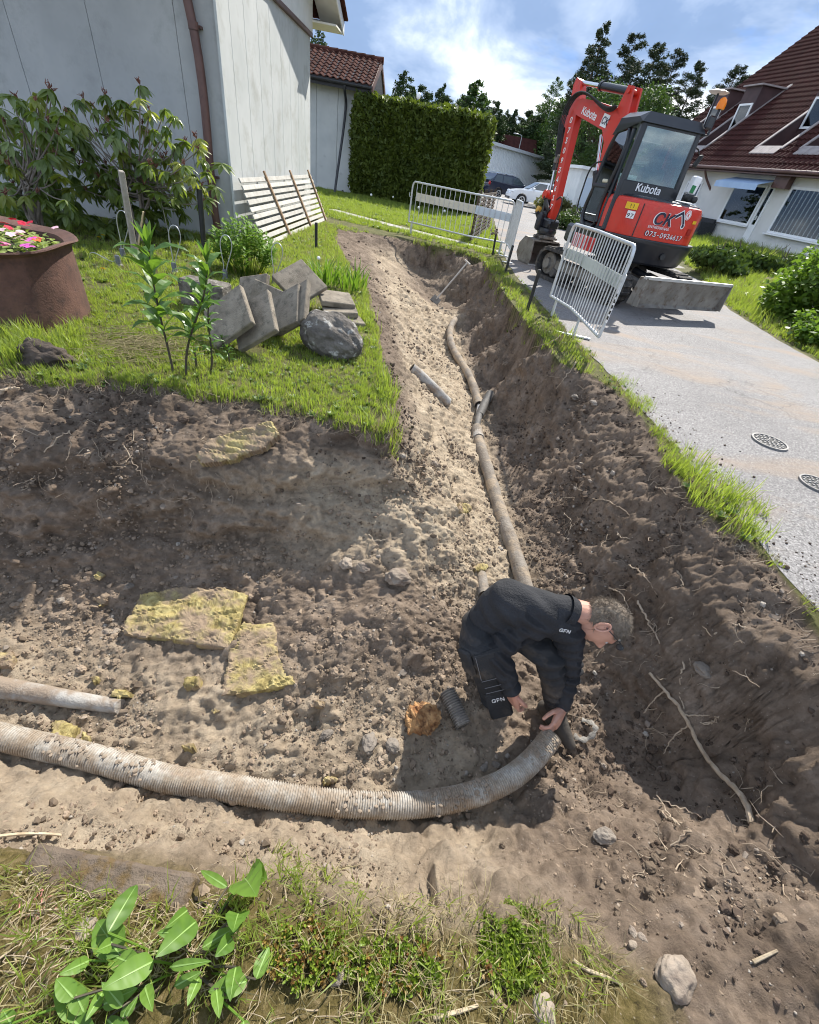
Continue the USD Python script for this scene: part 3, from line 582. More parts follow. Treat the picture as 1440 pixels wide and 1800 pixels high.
# pantiles: one wave each, every tile a piece
def pantile(w, l):
    xs = np.linspace(0, 1, 9); prof = .028 * np.cos(2 * np.pi * xs) ** 1 + .012
    V_, F_ = [], []
    for t, zz in ((0, .018), (1, 0)):
        for x_, p_ in zip(xs, prof): V_.append((x_ * w * 1.04, t * l, p_ + zz))
    n9 = 9
    for x_, p_ in zip(xs, prof): V_.append((x_ * w * 1.04, 0, p_ - .012))
    for i in range(8): F_ += [(i, i + 1, i + 10), (i, i + 10, i + 9), (i + 18, i + 19, i + 1), (i + 18, i + 1, i)]
    return TM(np.array(V_), np.array(F_), process=False)
ang = math.degrees(math.atan(.40)); rzb = math.degrees(math.atan2(bd[1], bd[0]))
nt, tw = 17, .245; tl = .30
first = None; roofp = b2
for r in range(9):
    for c in range(nt):
        u_, v_ = bl + .52 - (c + 1) * tw, -.52 + r * tl * math.cos(math.radians(ang))
        loc = pt(u_, v_, rs(v_) + .01 + R_.uniform(0, .006))
        if first is None:
            first = part(b2, 'roof_tile', pantile(tw, .345), m_tile, True); place(stage.GetPrimAtPath(first), loc, (ang - 2.5, 0, rzb))
        else: copy_part(first, b2, 'roof_tile', loc, (ang - 2.5 + R_.uniform(-1, 1), 0, rzb + R_.uniform(-1, 1)))
for c in range(11):
    part(b2, 'ridge_tile', xf(tube([(0, 0, 0), (.40, 0, .012)], [.11, .12], 10), pt(bl + .55 - (c + 1) * .37, 1.95, rs(1.95) - .01), rz=rzb), m_tile)
part(b2, 'bargeboard', hullpts([pt(bl + .5, -.5, rs(-.5) - .02), pt(bl + .55, -.5, rs(-.5) - .02), pt(bl + .5, 1.95, rs(1.95) - .02), pt(bl + .55, 1.95, rs(1.95) - .02), pt(bl + .5, -.5, rs(-.5) - .2), pt(bl + .55, -.5, rs(-.5) - .2), pt(bl + .5, 1.95, rs(1.95) - .2), pt(bl + .55, 1.95, rs(1.95) - .2)]), m_brownmetal, False)
part(b2, 'bargeboard', hullpts([pt(bl + .5, 4.4, rs(-.5) - .02), pt(bl + .55, 4.4, rs(-.5) - .02), pt(bl + .5, 1.95, rs(1.95) - .02), pt(bl + .55, 1.95, rs(1.95) - .02), pt(bl + .5, 4.4, rs(-.5) - .2), pt(bl + .55, 4.4, rs(-.5) - .2), pt(bl + .5, 1.95, rs(1.95) - .2), pt(bl + .55, 1.95, rs(1.95) - .2)]), m_brownmetal, False)

# ---- big brown-roofed house on the right; its facade recedes along the road
fd = np.array([-.269, .963]); fd /= np.linalg.norm(fd); fn = np.array([.963, .269])   # fn points into the house
KH = 19.14
def hp(px, py, k=KH):
    d = ray(px, py); t = k / (d[:2] @ fn); return CAM + d * t
F0 = fn * KH / (fn @ fn)
def hu(p): return (p[:2] - F0) @ fd
hq = lambda u, v, z: np.append(F0 + fd * u + fn * v, z)         # v > 0 goes into the house
def hbox(u0, u1, v0, v1, z0, z1, ch=0.0):
    P = [hq(a, b, c) for a in (u0, u1) for b in (v0, v1) for c in (z0, z1)]
    return hullpts(P)
m_stucco = M('white_stucco', (.62, .61, .58), (.70, .69, .66), 1.2, .9, .3, 120, c3=(.5, .49, .46), scale3=2.5, t3=(.6, .85))
rh = thing('brown_roof_house', 'white rendered house with steep dark brown tiled roof and dormers on the right', 'house')
UA, UB = -6.0, 30.4
EZ = 3.33
part(rh, 'wall', hbox(UA, UB, .0, 12, .0, EZ - .12), m_stucco, False)
# steep roof over an eave that projects, opened for four set-back dormers
slope, OV, RV = .9, .55, 8.4
zr_ = lambda v: EZ + (v + OV) * slope
DORM = [(28.6, 29.65), (26.42, 27.5), (21.5, 22.95), (18.9, 20.5)]
DV0, DV1 = .33, 1.9
def rslab(u0, u1, v0, v1, up=0.0, th=.12):
    P = [hq(u0, v0, zr_(v0) + up), hq(u1, v0, zr_(v0) + up), hq(u1, v1, zr_(v1) + up), hq(u0, v1, zr_(v1) + up)]
    return hullpts(P + [p - (0, 0, th) for p in P])
ucut = [UA - .4] + [x for d in DORM[::-1] for x in d] + [UB + .4]
deck = [rslab(UA - .4, UB + .4, -OV, DV0), rslab(UA - .4, UB + .4, DV1, RV)] + [rslab(ucut[i], ucut[i + 1], DV0, DV1) for i in range(0, len(ucut), 2)]
deck.append(hullpts([hq(UB + .38, -OV, EZ - .1), hq(UB + .38, RV, zr_(RV) - .2), hq(UB + .38, 17, EZ - .1), hq(UB + .3, -OV, EZ - .1), hq(UB + .3, RV, zr_(RV) - .2), hq(UB + .3, 17, EZ - .1)]))
deck.append(hullpts([hq(UA, RV, zr_(RV)), hq(UB + .4, RV, zr_(RV)), hq(UA, 17, EZ), hq(UB + .4, 17, EZ), hq(UA, RV, zr_(RV) - .15), hq(UB + .4, RV, zr_(RV) - .15), hq(UA, 17, EZ - .15), hq(UB + .4, 17, EZ - .15)]))
rf = part(rh, 'roof', cat_(deck), m_tile2, False)
Lr = math.hypot(RV + OV, (RV + OV) * slope); nrow = int(Lr / .34); step_ = Lr / nrow; sa = math.atan(slope)
waveu = np.arange(UA - .4, UB + .4, .0415)
Vt_, Ft_ = [], []
for r in range(nrow):
    vm = -OV + (r + .5) * step_ * math.cos(sa)
    for side, (ss, up) in enumerate(((r * step_ - .02, .07), ((r + 1) * step_ + .02, .02), (r * step_ - .02, .0))):
        v = -OV + ss * math.cos(sa); z = zr_(-OV) + ss * math.sin(sa)
        ph = np.cos(waveu * 2 * np.pi / .25) * (.028 if side < 2 else 0)
        base = F0[None] + fd[None] * waveu[:, None] + fn[None] * (v - math.sin(sa) * (up + ph))[:, None]
        Vt_.append(np.column_stack([base, z + math.cos(sa) * (up + ph)]))
    b0 = r * 3 * len(waveu); n_ = len(waveu); i = np.arange(n_ - 1)
    if DV0 - .1 < vm < DV1 + .1:
        um = (waveu[:-1] + waveu[1:]) / 2; i = i[~np.any([(um > d0) & (um < d1) for d0, d1 in DORM], axis=0)]
    for a_, b_ in ((0, 1), (2, 0)):
        A = b0 + a_ * n_ + i; B = b0 + b_ * n_ + i
        Ft_ += [np.stack([A, A + 1, B + 1], 1), np.stack([A, B + 1, B], 1)]
part(rf, 'roof_tiles', TM(np.vstack(Vt_), np.vstack(Ft_), process=False), m_tile2, False, kind='stuff')
part(rh, 'gutter', cyl(hq(UA - .4, -OV - .06, EZ - .02), hq(UB + .4, -OV - .06, EZ - .02), .065, 10), m_brownmetal)
part(rh, 'fascia', hbox(UA - .4, UB + .4, -OV, -OV + .04, EZ - .16, EZ - .0), m_brownmetal, False)
part(rh, 'soffit', hbox(UA - .4, UB + .4, -OV + .04, 0, EZ - .14, EZ - .12), m_brownmetal, False)
def window(u0, u1, z0, z1, nm='window', mull=(), proud=.03, glass=m_glass_dark):
    w = part(rh, nm, cat_([hbox(u0, u0 + .09, -proud, .05, z0, z1), hbox(u1 - .09, u1, -proud, .05, z0, z1), hbox(u0 + .09, u1 - .09, -proud, .05, z0, z0 + .09), hbox(u0 + .09, u1 - .09, -proud, .05, z1 - .09, z1)] + [hbox(a - .05, a + .05, -proud, .05, z0 + .09, z1 - .09) for a in mull]), m_white, False)
    part(w, 'pane', hbox(u0 + .05, u1 - .05, -.012, -.004, z0 + .05, z1 - .05), glass, False)
    return w
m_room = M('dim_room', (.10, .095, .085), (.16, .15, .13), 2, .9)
m_curtain = M('curtain', (.66, .66, .64), (.76, .76, .74), 2, .9, .3, 30)
# terrace window and door beside it
uA, uB = hu(hp(1264, 387)), hu(hp(1315, 398)); uC = hu(hp(1362, 335)); uW0 = hu(hp(1390, 335)); uW1 = uW0 - 2.7
w1_ = window(uB + .04, uA + .1, 1.36, 2.86)
part(w1_, 'sill', hbox(uB, uA + .14, -.13, -.035, 1.31, 1.355), m_white, False)
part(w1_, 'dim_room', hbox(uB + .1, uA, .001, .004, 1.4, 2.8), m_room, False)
for i in range(7): part(w1_, 'blind_slat', hbox(uB + .15, uA - .05, -.0025, -.0005, 1.75 + i * .085, 1.79 + i * .085), m_curtain, False)
dr = window(uC - .02, uB - .04, .66, 2.86, 'door')
part(dr, 'door_panel', hbox(uC + .05, uB - .11, -.028, -.014, .72, 1.45), m_white, False)
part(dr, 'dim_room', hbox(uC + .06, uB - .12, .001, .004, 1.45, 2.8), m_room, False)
for i in range(6): part(dr, 'blind_slat', hbox(uC + .12, uB - .17, -.0025, -.0005, 1.85 + i * .085, 1.89 + i * .085), m_curtain, False)
part(dr, 'handle', hbox(uC + .1, uC + .14, -.09, -.03, 1.62, 1.78), M('steel', (.6, .6, .6), rough=.3, metal=1.0), False)
w2_ = window(uW1, uW0, 1.27, 2.9)
part(w2_, 'sill', hbox(uW1 - .06, uW0 + .06, -.15, -.035, 1.21, 1.265), m_white, False)
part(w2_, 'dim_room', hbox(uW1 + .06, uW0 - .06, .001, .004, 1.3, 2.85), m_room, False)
for i in range(12):
    a = uW1 + .1 + i * .21; part(w2_, 'curtain_fold', cyl(hq(a, -.002, 1.36), hq(a, -.002, 2.8), .012, 6), m_curtain)
# the recessed far wing: small window, brown downpipe
part(rh, 'corner_downpipe', tube(smooth_path([hq(uA + 1.9, -OV, EZ - .1), hq(uA + 1.9, -.35, EZ - .35), hq(uA + 1.7, -.07, EZ - .7), hq(uA + 1.7, -.07, .7)], 30), .05, 8), m_brownmetal)
window(uA + 2.3, uA + 3.5, 1.75, 2.75)
part(rh, 'awning_box', hbox(uC - .75, uC - .0 + .0, -.30, -.04, EZ - .55, EZ - .14), m_brownmetal, False)
aw = part(rh, 'awning', hullpts([hq(uC + .0, -.06, EZ - .28), hq(uA + .25, -.06, EZ - .28), hq(uC + .0, -.95, EZ - .52), hq(uA + .25, -.95, EZ - .52), hq(uC, -.06, EZ - .30), hq(uA + .25, -.06, EZ - .30), hq(uC, -.95, EZ - .54), hq(uA + .25, -.95, EZ - .54)]), M('blue_awning', (.30, .42, .60), (.36, .48, .66), 3, .8), False)
part(aw, 'valance', hbox(uC, uA + .25, -.97, -.955, EZ - .74, EZ - .52), '/World/Looks/blue_awning', False)
# dormers let into the roof
m_dorm = M('dormer_cladding', (.045, .022, .022), (.07, .035, .033), 3, .6)
m_flash = M('flashing', (.24, .20, .19), (.34, .29, .27), 4, .5)
for ur, ul in DORM:
    zf, zt_ = zr_(DV0) - .02, 6.72
    P = [hq(u, v, z) for u in (ul, ur) for v, z in ((DV1, zf), (DV1, zt_), (3.5, zt_ + .05), (3.5, 5.5), (DV1 + .4, zf))]
    d_ = part(rh, 'dormer', hullpts(P), m_dorm, False)
    part(d_, 'dormer_roof', hullpts([hq(u, v, z) for u in (ul + .12, ur - .12) for v, z in ((DV1 - .14, zt_ + .01), (DV1 - .14, zt_ + .07), (3.5, zt_ + .06), (3.5, zt_ + .13))]), m_flash, False)
    for u in (ul, ur):
        part(d_, 'cheek', hullpts([hq(x, v, z) for x in (u - .02, u + .02) for v, z in ((DV0, zf - .05), (DV0, zf + .06), (DV1, zr_(DV1) + .06), (DV1, zf - .05))]), m_dorm, False)
        part(d_, 'flashing', hullpts([hq(x, v, zr_(v) + h_) for x in (u - .07, u + .07) for v in (DV0 - .1, 3.4) for h_ in (.07, .13)]), m_flash, False)
    part(d_, 'recess_floor', hullpts([hq(x, v, z) for x in (ul, ur) for v in (DV0 - .05, DV1) for z in (zf - .06, zf - .02)]), m_dorm, False)
    for k_ in range(3):
        uu = ur + (ul - ur) * k_ / 3; part(d_, 'apron_sheet', rslab(uu + .006, uu + (ul - ur) / 3 - .006, DV0 - .32, DV0 - .0, up=.12, th=.03), m_flash, False)
    w0, w1, z0, z1 = ur + .08, ul - .08, 5.12, 6.02
    fr = cat_([hullpts([hq(a_, DV1 - b_, c_) for a_ in (x0, x1) for b_ in (.005, .05) for c_ in (y0, y1)]) for x0, x1, y0, y1 in ((w0, w0 + .08, z0, z1), (w1 - .08, w1, z0, z1), (w0, w1, z0 - .08, z0), (w0, w1, z1, z1 + .08))])
    w_ = part(d_, 'window_frame', fr, m_white, False)
    part(d_, 'pane', hullpts([hq(a_, DV1 - b_, c_) for a_ in (w0 + .08, w1 - .08) for b_ in (.012, .016) for c_ in (z0, z1)]), m_glass_dark, False)
# a corner sofa and a slatted fence by the terrace
m_sofa = M('black_rattan', (.02, .021, .024), (.035, .036, .04), 14, .7, .5, 120)
so = thing('garden_sofa', 'black corner garden sofa against the white house wall by the door', 'sofa')
su = uA + 1.0
part(so, 'seat', hbox(su - 1.0, su + .9, -1.0, -.12, .62, 1.0), m_sofa, False)
part(so, 'backrest', hbox(su - 1.0, su + .9, -.24, -.1, 1.0, 1.38), m_sofa, False)
for a in (su - 1.0, su + .9): part(so, 'armrest', hbox(a - .12, a + .12, -1.0, -.12, .62, 1.22), m_sofa, False)
fe = thing('terrace_fence', 'brown slatted timber fence beside the far downpipe of the white house', 'fence')
m_fence = M('fence_timber', (.20, .13, .07), (.28, .19, .10), 7, .75, .2, 40)
for i in range(8): part(fe, 'slat', hbox(uA + 1.55, uA + 4.0, -1.32, -1.29, .72 + i * .135, .82 + i * .135), m_fence, False)
for a in (uA + 1.5, uA + 3.0, uA + 4.05): part(fe, 'post', hbox(a - .05, a + .05, -1.42, -1.33, .55, 1.85), m_fence, False)

# ---- long white profiled hall behind the parked cars, one far dark roof, a small white garage
m_prof = M('white_profile_sheet', (.62, .65, .68), (.70, .73, .755), 2, .5)
A_, B_ = aty(852, 248, 66), aty(1040, 313, 100)
gh = thing('profiled_hall', 'long white corrugated hall behind the parked cars', 'hall')
dAB = (B_ - A_)[:2]; LAB = np.linalg.norm(dAB); dAB /= LAB; nAB = np.array([-dAB[1], dAB[0]])
zt = A_[2]
n_r = int((LAB + 12) / .45); us = np.repeat(np.arange(n_r) * .45, 4) + np.tile([0, .2, .26, .40], n_r) - 6
vs = np.tile([0, 0, .12, .12], n_r)
top = np.column_stack([A_[:2] + dAB * us[:, None] + nAB * vs[:, None], np.full(len(us), zt)])
botm = top.copy(); botm[:, 2] = -.1
i = np.arange(len(us) - 1); n_ = len(us)
part(gh, 'wall', TM(np.vstack([top, botm]), np.vstack([np.stack([i, i + 1, i + 1 + n_], 1), np.stack([i, i + 1 + n_, i + n_], 1)]), process=False), m_prof, False)
P = [np.append(A_[:2] + dAB * u_ + nAB * v_, z_) for u_ in (-6, LAB + 6) for v_ in (-.35, 8) for z_ in (zt - .12, zt + .18)]
part(gh, 'roof_edge', hullpts(P), M('grey_trim', (.5, .52, .54), rough=.5), False)
part(gh, 'end_wall', hullpts([np.append(A_[:2] + dAB * u_ + nAB * v_, z_) for u_ in (-6, -5.8) for v_ in (.13, 8) for z_ in (-.1, zt - .13)]), m_prof, False)
fh = thing('distant_house', 'distant house with dark brown roof above the white hall', 'house')
c0 = aty(890, 262, 105)
part(fh, 'wall', box((c0[0], c0[1] + 4, c0[2] / 2 - 1), (10, 8, c0[2] - 2)), m_stucco, False)
part(fh, 'roof', hullpts([(c0[0] - 4.6, c0[1] - .5, c0[2] - 3), (c0[0] + 6.5, c0[1] - .5, c0[2] - 3), (c0[0] - 4.6, c0[1] + 9, c0[2] - 3), (c0[0] + 6.5, c0[1] + 9, c0[2] - 3), (c0[0] - 3.6, c0[1] + 4, c0[2] + 2.2), (c0[0] + 5.5, c0[1] + 4, c0[2] + 2.2)]), m_tile2, False)
part(fh, 'chimney', box((c0[0] - 2, c0[1] + 3, c0[2] + 2), (.9, .9, 2.2)), m_dorm, False)
sg = thing('white_shed', 'small white shed with pale double doors seen between stick and cab', 'shed')
s0 = aty(1040, 345, 34); sdv = np.array([.97, .24]); sn_ = np.array([-.24, .97])
sb = lambda u0, u1, v0, v1, z0, z1: hullpts([np.append(s0[:2] + sdv * a + sn_ * b, c) for a in (u0, u1) for b in (v0, v1) for c in (z0, z1)])
part(sg, 'wall', sb(-1.1, 3.0, 0, 3, -.05, 2.55), m_board, False)
for a in (-.75, .2, 1.2): part(sg, 'door', sb(a, a + .8, -.05, -.005, .05, 2.2), M('pale_blue_door', (.52, .6, .68), rough=.5) if a < -.5 else '/World/Looks/pale_blue_door', False)
part(sg, 'roof_edge', sb(-1.25, 3.15, -.15, 3.1, 2.55, 2.7), m_white, False)

# ---- manhole covers in the road
m_iron = M('cast_iron', (.16, .155, .15), (.26, .25, .24), 20, .6, .2, 80, metal=.4)
def manhole(px, py, r, label):
    c = at(px, py, .004)
    t = thing('manhole_cover', label, 'manhole cover', c)
    part(t, 'rim', cat_([lathe([(r * .9, .004), (r * .9, .016), (r, .016), (r, .001)], 40)]), m_iron)
    part(t, 'plate', cyl((0, 0, -.03), (0, 0, .008), r * .9, 40), M('manhole_plate', (.05, .048, .045), rough=.8) if label.startswith('round') else '/World/Looks/manhole_plate', 30)
    for ring, cnt in ((.2, 5), (.45, 10), (.72, 16)):
        for k_ in range(cnt):
            a = k_ / cnt * 2 * math.pi + ring
            part(t, 'tread', box((math.cos(a) * r * ring, math.sin(a) * r * ring, .011), (r * .17, r * .13, .007), rotm('z', math.degrees(a) + 45 * (k_ % 2)), .002), m_iron, False)
manhole(1352, 778, .145, 'round iron manhole cover, the whole one further up the road')
manhole(1437, 853, .13, 'second iron manhole cover cut by the right picture edge')

# ================================================================ the excavator
EXR = 29.3; _t = math.radians(EXR)
rv_, av_ = np.array([math.cos(_t), math.sin(_t)]), np.array([-math.sin(_t), math.cos(_t)])
EXO = rv_ * 7.40 + av_ * 7.05
ex = thing('excavator', 'red and black compact excavator with raised boom parked on the asphalt road', 'excavator', (EXO[0], EXO[1], .004), (0, 0, EXR))
m_red = M('red_paint', (.50, .024, .011), (.57, .032, .014), 2.5, .36, coat=.3, c3=(.40, .06, .03), scale3=9, t3=(.55, .8), rough2=.5)
m_blk = M('black_enamel', (.010, .0105, .013), (.016, .017, .02), 3, .32, coat=.2)
m_rub = M('track_rubber', (.022, .021, .020), (.05, .046, .042), 9, .85, .4, 60, c3=(.16, .13, .10), scale3=12, t3=(.5, .72))
m_steel = M('worn_steel', (.16, .145, .125), (.26, .24, .21), 4, .55, .25, 50, metal=.35, c3=(.11, .075, .05), scale3=9, t3=(.52, .7))
m_grime = M('grimy_frame', (.05, .046, .042), (.12, .105, .09), 6, .8, .3, 50)
m_wht = M('sticker_white', (.8, .8, .8), rough=.5)
m_yel = M('sticker_yellow', (.75, .47, .02), rough=.5)
m_chrome = M('chrome_rod', (.75, .76, .78), rough=.12, metal=1.0)
m_hose = M('hose_rubber', (.014, .014, .014), (.03, .03, .03), 20, .6)
m_blue = M('sticker_navy', (.012, .014, .035), rough=.5)
m_cabglass = glassmat('cab_glass', (.74, .86, .83), .015, 1.2, .09)
m_gold = M('tilt_yellow', (.55, .30, .04), (.62, .36, .06), 8, .5)
def text_on(parent, name, txt, h, fn_, mat, bold=False, depth=.003, italic=0.0, center=True, sx=1.0):
    t = meshkit.text_mesh(txt, h, depth, bold); v = t.vertices.copy()
    if center: v[:, 0] -= (v[:, 0].max() + v[:, 0].min()) / 2
    v[:, 0] = v[:, 0] * sx + italic * v[:, 1]
    t.vertices = fn_(v); return part(parent, name, t, mat, False)
# -- undercarriage
def track_profile(y0, y1, r, zc, n=10, rb=None):
    a = np.linspace(math.pi / 2, 3 * math.pi / 2, n)
    L = [(y0 + r * math.cos(t), zc + r * math.sin(t)) for t in a] + [(y1 - r * math.cos(t), zc - r * math.sin(t) + 0) for t in a]
    return np.array(L)
for sx in (-1, 1):
    x0, x1 = (sx * .98, sx * .60); x0, x1 = min(x0, x1), max(x0, x1)
    out = track_profile(-.86, .86, .27, .275); inn = track_profile(-.86, .86, .215, .275)
    tr = part(ex, 'track', trimesh.creation.extrude_polygon(Polygon(out, [inn]), x1 - x0, engine='earcut') if False else extr_yz(Polygon(out, [inn]), x0, x1), m_rub, False)
    per = LineString(np.vstack([out, out[:1]])); npad = 44
    for k in range(npad):
        p0 = np.array(per.interpolate(k / npad, True).coords[0]); p1 = np.array(per.interpolate((k / npad + .002) % 1, True).coords[0]); d = p1 - p0; d /= np.linalg.norm(d)
        Rm = np.stack([[1, 0, 0], [0, d[0], d[1]], [0, -d[1], d[0]]], 1)
        part(tr, 'track_pad', box(((x0 + x1) / 2, p0[0], p0[1]), (.37, .055, .042), Rm, .008), m_rub, False)
    xm = (x0 + x1) / 2; xo = sx * .965
    for y_, r_ in ((.86, .20), (-.86, .205)):
        wl = part(ex, 'idler_wheel' if y_ > 0 else 'sprocket', lathe([(0, -.13), (r_ * .5, -.13), (r_ * .55, -.11), (r_, -.1), (r_, .1), (r_ * .55, .11), (r_ * .5, .13), (0, .13)], 22) if False else xf(lathe([(.001, -.15), (r_ * .45, -.15), (r_ * .5, -.10), (r_ * .9, -.09), (r_, -.07), (r_, .07), (r_ * .9, .09), (r_ * .5, .10), (r_ * .45, .15), (.001, .15)], 22), (xm, y_, .275), ry=90), m_grime if y_ < 0 else m_steel)
    for y_ in (-.5, -.1, .3, .62):
        part(ex, 'track_roller', xf(lathe([(.001, -.13), (.07, -.13), (.085, -.1), (.085, .1), (.07, .13), (.001, .13)], 14), (xm, y_, .15), ry=90), m_grime)
    part(ex, 'track_frame', cat_([box((xm, 0, .29), (.2, 1.3, .2), ch=.03), box((sx * .5, 0, .36), (.3, .5, .2), ch=.03)]), m_steel, False)
part(ex, 'lower_frame', cat_([box((0, 0, .42), (1.0, .8, .25), ch=.06), lathe([(.001, .5), (.42, .5), (.42, .66), (.001, .66)], 28)]), m_grime, False)
# dozer blade with two arms, towards the camera
bp = [(-1.66, .155), (-1.585, .19), (-1.60, .34), (-1.635, .47), (-1.66, .57), (-1.69, .56), (-1.665, .46), (-1.632, .34), (-1.62, .2)]
blade = part(ex, 'dozer_blade', extr_yz(bp, -1.02, 1.10), m_steel, False)
part(blade, 'top_edge', extr_yz([(-1.70, .56), (-1.64, .56), (-1.64, .60), (-1.70, .60)], -1.02, 1.10), M('worn_edge', (.42, .40, .37), (.5, .48, .45), 9, .5, metal=.3), False)
for x_ in (-1.0, 1.08): part(blade, 'end_plate', extr_yz([(-1.72, .17), (-1.5, .17), (-1.56, .58), (-1.71, .58)], x_ - .015, x_ + .015), m_steel, False)
for x_ in (-.36, .36): part(ex, 'blade_arm', beam((x_, -.5, .42), (x_, -1.6, .30), .12, .14, ch=.02), m_grime, False)
part(ex, 'blade_cylinder', cat_([cyl((0, -.5, .5), (0, -1.15, .42), .055), cyl((0, -1.15, .42), (0, -1.58, .36), .03)]), m_blk)
# -- upper: counterweight, hood (the upper part is swung a little to the right)
TURN = rotm('z', -17)
XO, XH = .14, .84
def plan(R, y_front, p=2.6, xr=XH, n=25):
    xs = xr * R * np.sin(np.linspace(-math.pi / 2, math.pi / 2, n)); ys = -.97 * R * (1 - np.abs(xs / (xr * R)) ** p) ** (1 / p)
    return [(x + XO, y) for x, y in zip(xs, ys)] + [(xr * R + XO, y_front), (-xr * R + XO, y_front)]
def loft(levels, xr=XH): return hullpts([(x, y, z) for R, yf, z in levels for x, y in plan(R, yf, xr=xr)])
def ys_(x, R=1.0, p=2.6): return -.97 * R * (1 - np.clip(np.abs((x - XO) / (XH * R)), 0, .999) ** p) ** (1 / p)
cw = part(ex, 'counterweight', loft([(.86, .55, .63), (.90, .55, .66), (1.0, .55, .93), (1.0, .55, .985), (.985, .55, 1.0)], .95), m_blk, 20)
part(cw, 'tow_hole', xf(cyl((0, 0, 0), (0, 0, .02), .045, 16), (.26, ys_(.26, .955) - .012, .80), rx=90), m_hose)
part(cw, 'reflector', xf(cyl((0, 0, 0), (0, 0, .016), .045, 16), (.82, -.66, .86), rx=90, rz=40), M('red_reflector', (.5, .01, .01), rough=.15))
part(ex, 'turn_table', box((0, .55, .82), (1.7, .5, .3), ch=.04), m_blk, False)
hood = part(ex, 'rear_hood', loft([(.985, -.40, 1.004), (.985, -.40, 1.30), (.975, -.40, 1.44), (.945, -.40, 1.50), (.90, -.40, 1.515)]), m_red, 25)
def rear(v, x0, z0, R=.987, off=.002):
    X = (v[:, 0] + x0) * .86 + XO; return np.column_stack([X, ys_(X, R) - off - v[:, 2], v[:, 1] + z0])
def rear_panel(w, h, x0, z0, R=.987, th=.004, n=9, off=.002):
    xs = np.linspace(-w / 2, w / 2, n); Vv = []
    for zz in (0, th):
        for yy in (-h / 2, h / 2): Vv += [(x, yy, zz) for x in xs]
    F = []
    for i in range(n - 1):
        F += [(2*n+i, 2*n+i+1, 3*n+i+1), (2*n+i, 3*n+i+1, 3*n+i), (i, 3*n+i, n+i), (i, 2*n+i, 3*n+i), (n+i, 3*n+i, n+i+1), (n + i + 1, 3*n+i, 3*n+i+1), (i, i+1, 2*n+i), (i+1, 2*n+i+1, 2*n+i)]
    return TM(rear(np.array(Vv), x0, z0, R, off), np.array(F), process=False)
for x_ in (-.60, .72): part(hood, 'panel_gap', rear_panel(.014, .45, x_, 1.235, th=.003, n=3), m_hose, False)
part(hood, 'latch', rear_panel(.12, .09, .50, 1.19, th=.006), M('red_dark', (.32, .015, .01), rough=.5), False)
part(hood, 'latch_rim', rear_panel(.16, .012, .50, 1.125, th=.02), m_red, False)
# lettering and stickers
text_on(hood, 'phone_number_outline', '073-0934617', .068, lambda v: rear(v, -.02, 1.055, off=.001), m_blue, True, .002, sx=1.22)
text_on(hood, 'phone_number', '073-0934617', .066, lambda v: rear(v, -.02, 1.056, off=.003), m_wht, False, .003, sx=1.22)
text_on(hood, 'logo_outline', 'CK', .165, lambda v: rear(v, -.18, 1.222, off=.001), m_wht, True, .002, .22, sx=1.3)
text_on(hood, 'logo_letters', 'CK', .155, lambda v: rear(v, -.18, 1.227, off=.0035), m_blue, True, .003, .22, sx=1.25)
text_on(hood, 'logo_word', 'ENTREPRENAD', .034, lambda v: rear(v, -.20, 1.165, off=.002), m_wht, False, .002, .1, sx=1.25)
armline = [(-.06, .05), (.06, .12), (.15, .0), (.17, -.03)]
for wd_, mt_, o_ in ((.03, m_wht, .001), (.018, m_blue, .0035)):
    pg = LineString(armline).buffer(wd_, cap_style='flat', join_style='mitre').union(Point(.17, -.05).buffer(wd_ * 1.4))
    e_ = trimesh.creation.extrude_polygon(pg, .002, engine='earcut').subdivide(); e_.vertices = rear(e_.vertices.copy(), .09, 1.31, off=o_); part(hood, 'logo_digger_arm', e_, mt_, False)
for r_, mt_, o_ in ((.066, m_wht, .001), (.055, m_red, .003), (.046, m_wht, .005)):
    e_ = cyl((0, 0, 0), (0, 0, .002), r_, 26); e_.vertices = rear(e_.vertices.copy(), .285, 1.41, off=o_); part(hood, 'round_badge', e_, mt_, False)
text_on(hood, 'badge_letter', 'K', .05, lambda v: rear(v, .285, 1.386, off=.007), m_red, True, .002)
part(hood, 'warning_sticker', rear_panel(.15, .09, -.75, 1.40, th=.003), m_yel, False)
text_on(hood, 'warning_marks', '! !', .05, lambda v: rear(v, -.75, 1.376, off=.005), m_blk, False, .002)
part(hood, 'noise_sticker', rear_panel(.10, .10, -.73, 1.285, th=.003), m_wht, False)
text_on(hood, 'noise_number', '97', .05, lambda v: rear(v, -.735, 1.25, off=.005), m_blk, True, .002)
part(hood, 'warning_sticker', rear_panel(.11, .045, .53, 1.33, th=.003), m_yel, False)
part(hood, 'warning_sticker', rear_panel(.08, .08, .83, 1.38, th=.003), m_yel, False)
part(hood, 'warning_sticker', rear_panel(.07, .055, .83, 1.29, th=.003), m_yel, False)
lid = part(ex, 'hood_lid', loft([(.90, -.3, 1.516), (.88, -.3, 1.535), (.80, -.3, 1.55)]), m_blk, 20)
part(lid, 'silver_corner', hullpts([(.55, -.50, 1.55), (.86, -.35, 1.54), (.87, .2, 1.54), (.55, .2, 1.56), (.55, -.50, 1.565), (.83, -.33, 1.58), (.84, .2, 1.58), (.55, .2, 1.59)]), M('pale_grey_enamel', (.42, .44, .46), rough=.3, coat=.3), False)
part(ex, 'side_cover', hullpts([(x, y, z) for x in (.44, .95) for y in (-.39, .75) for z in (1.004, 1.5)]), m_red, False)
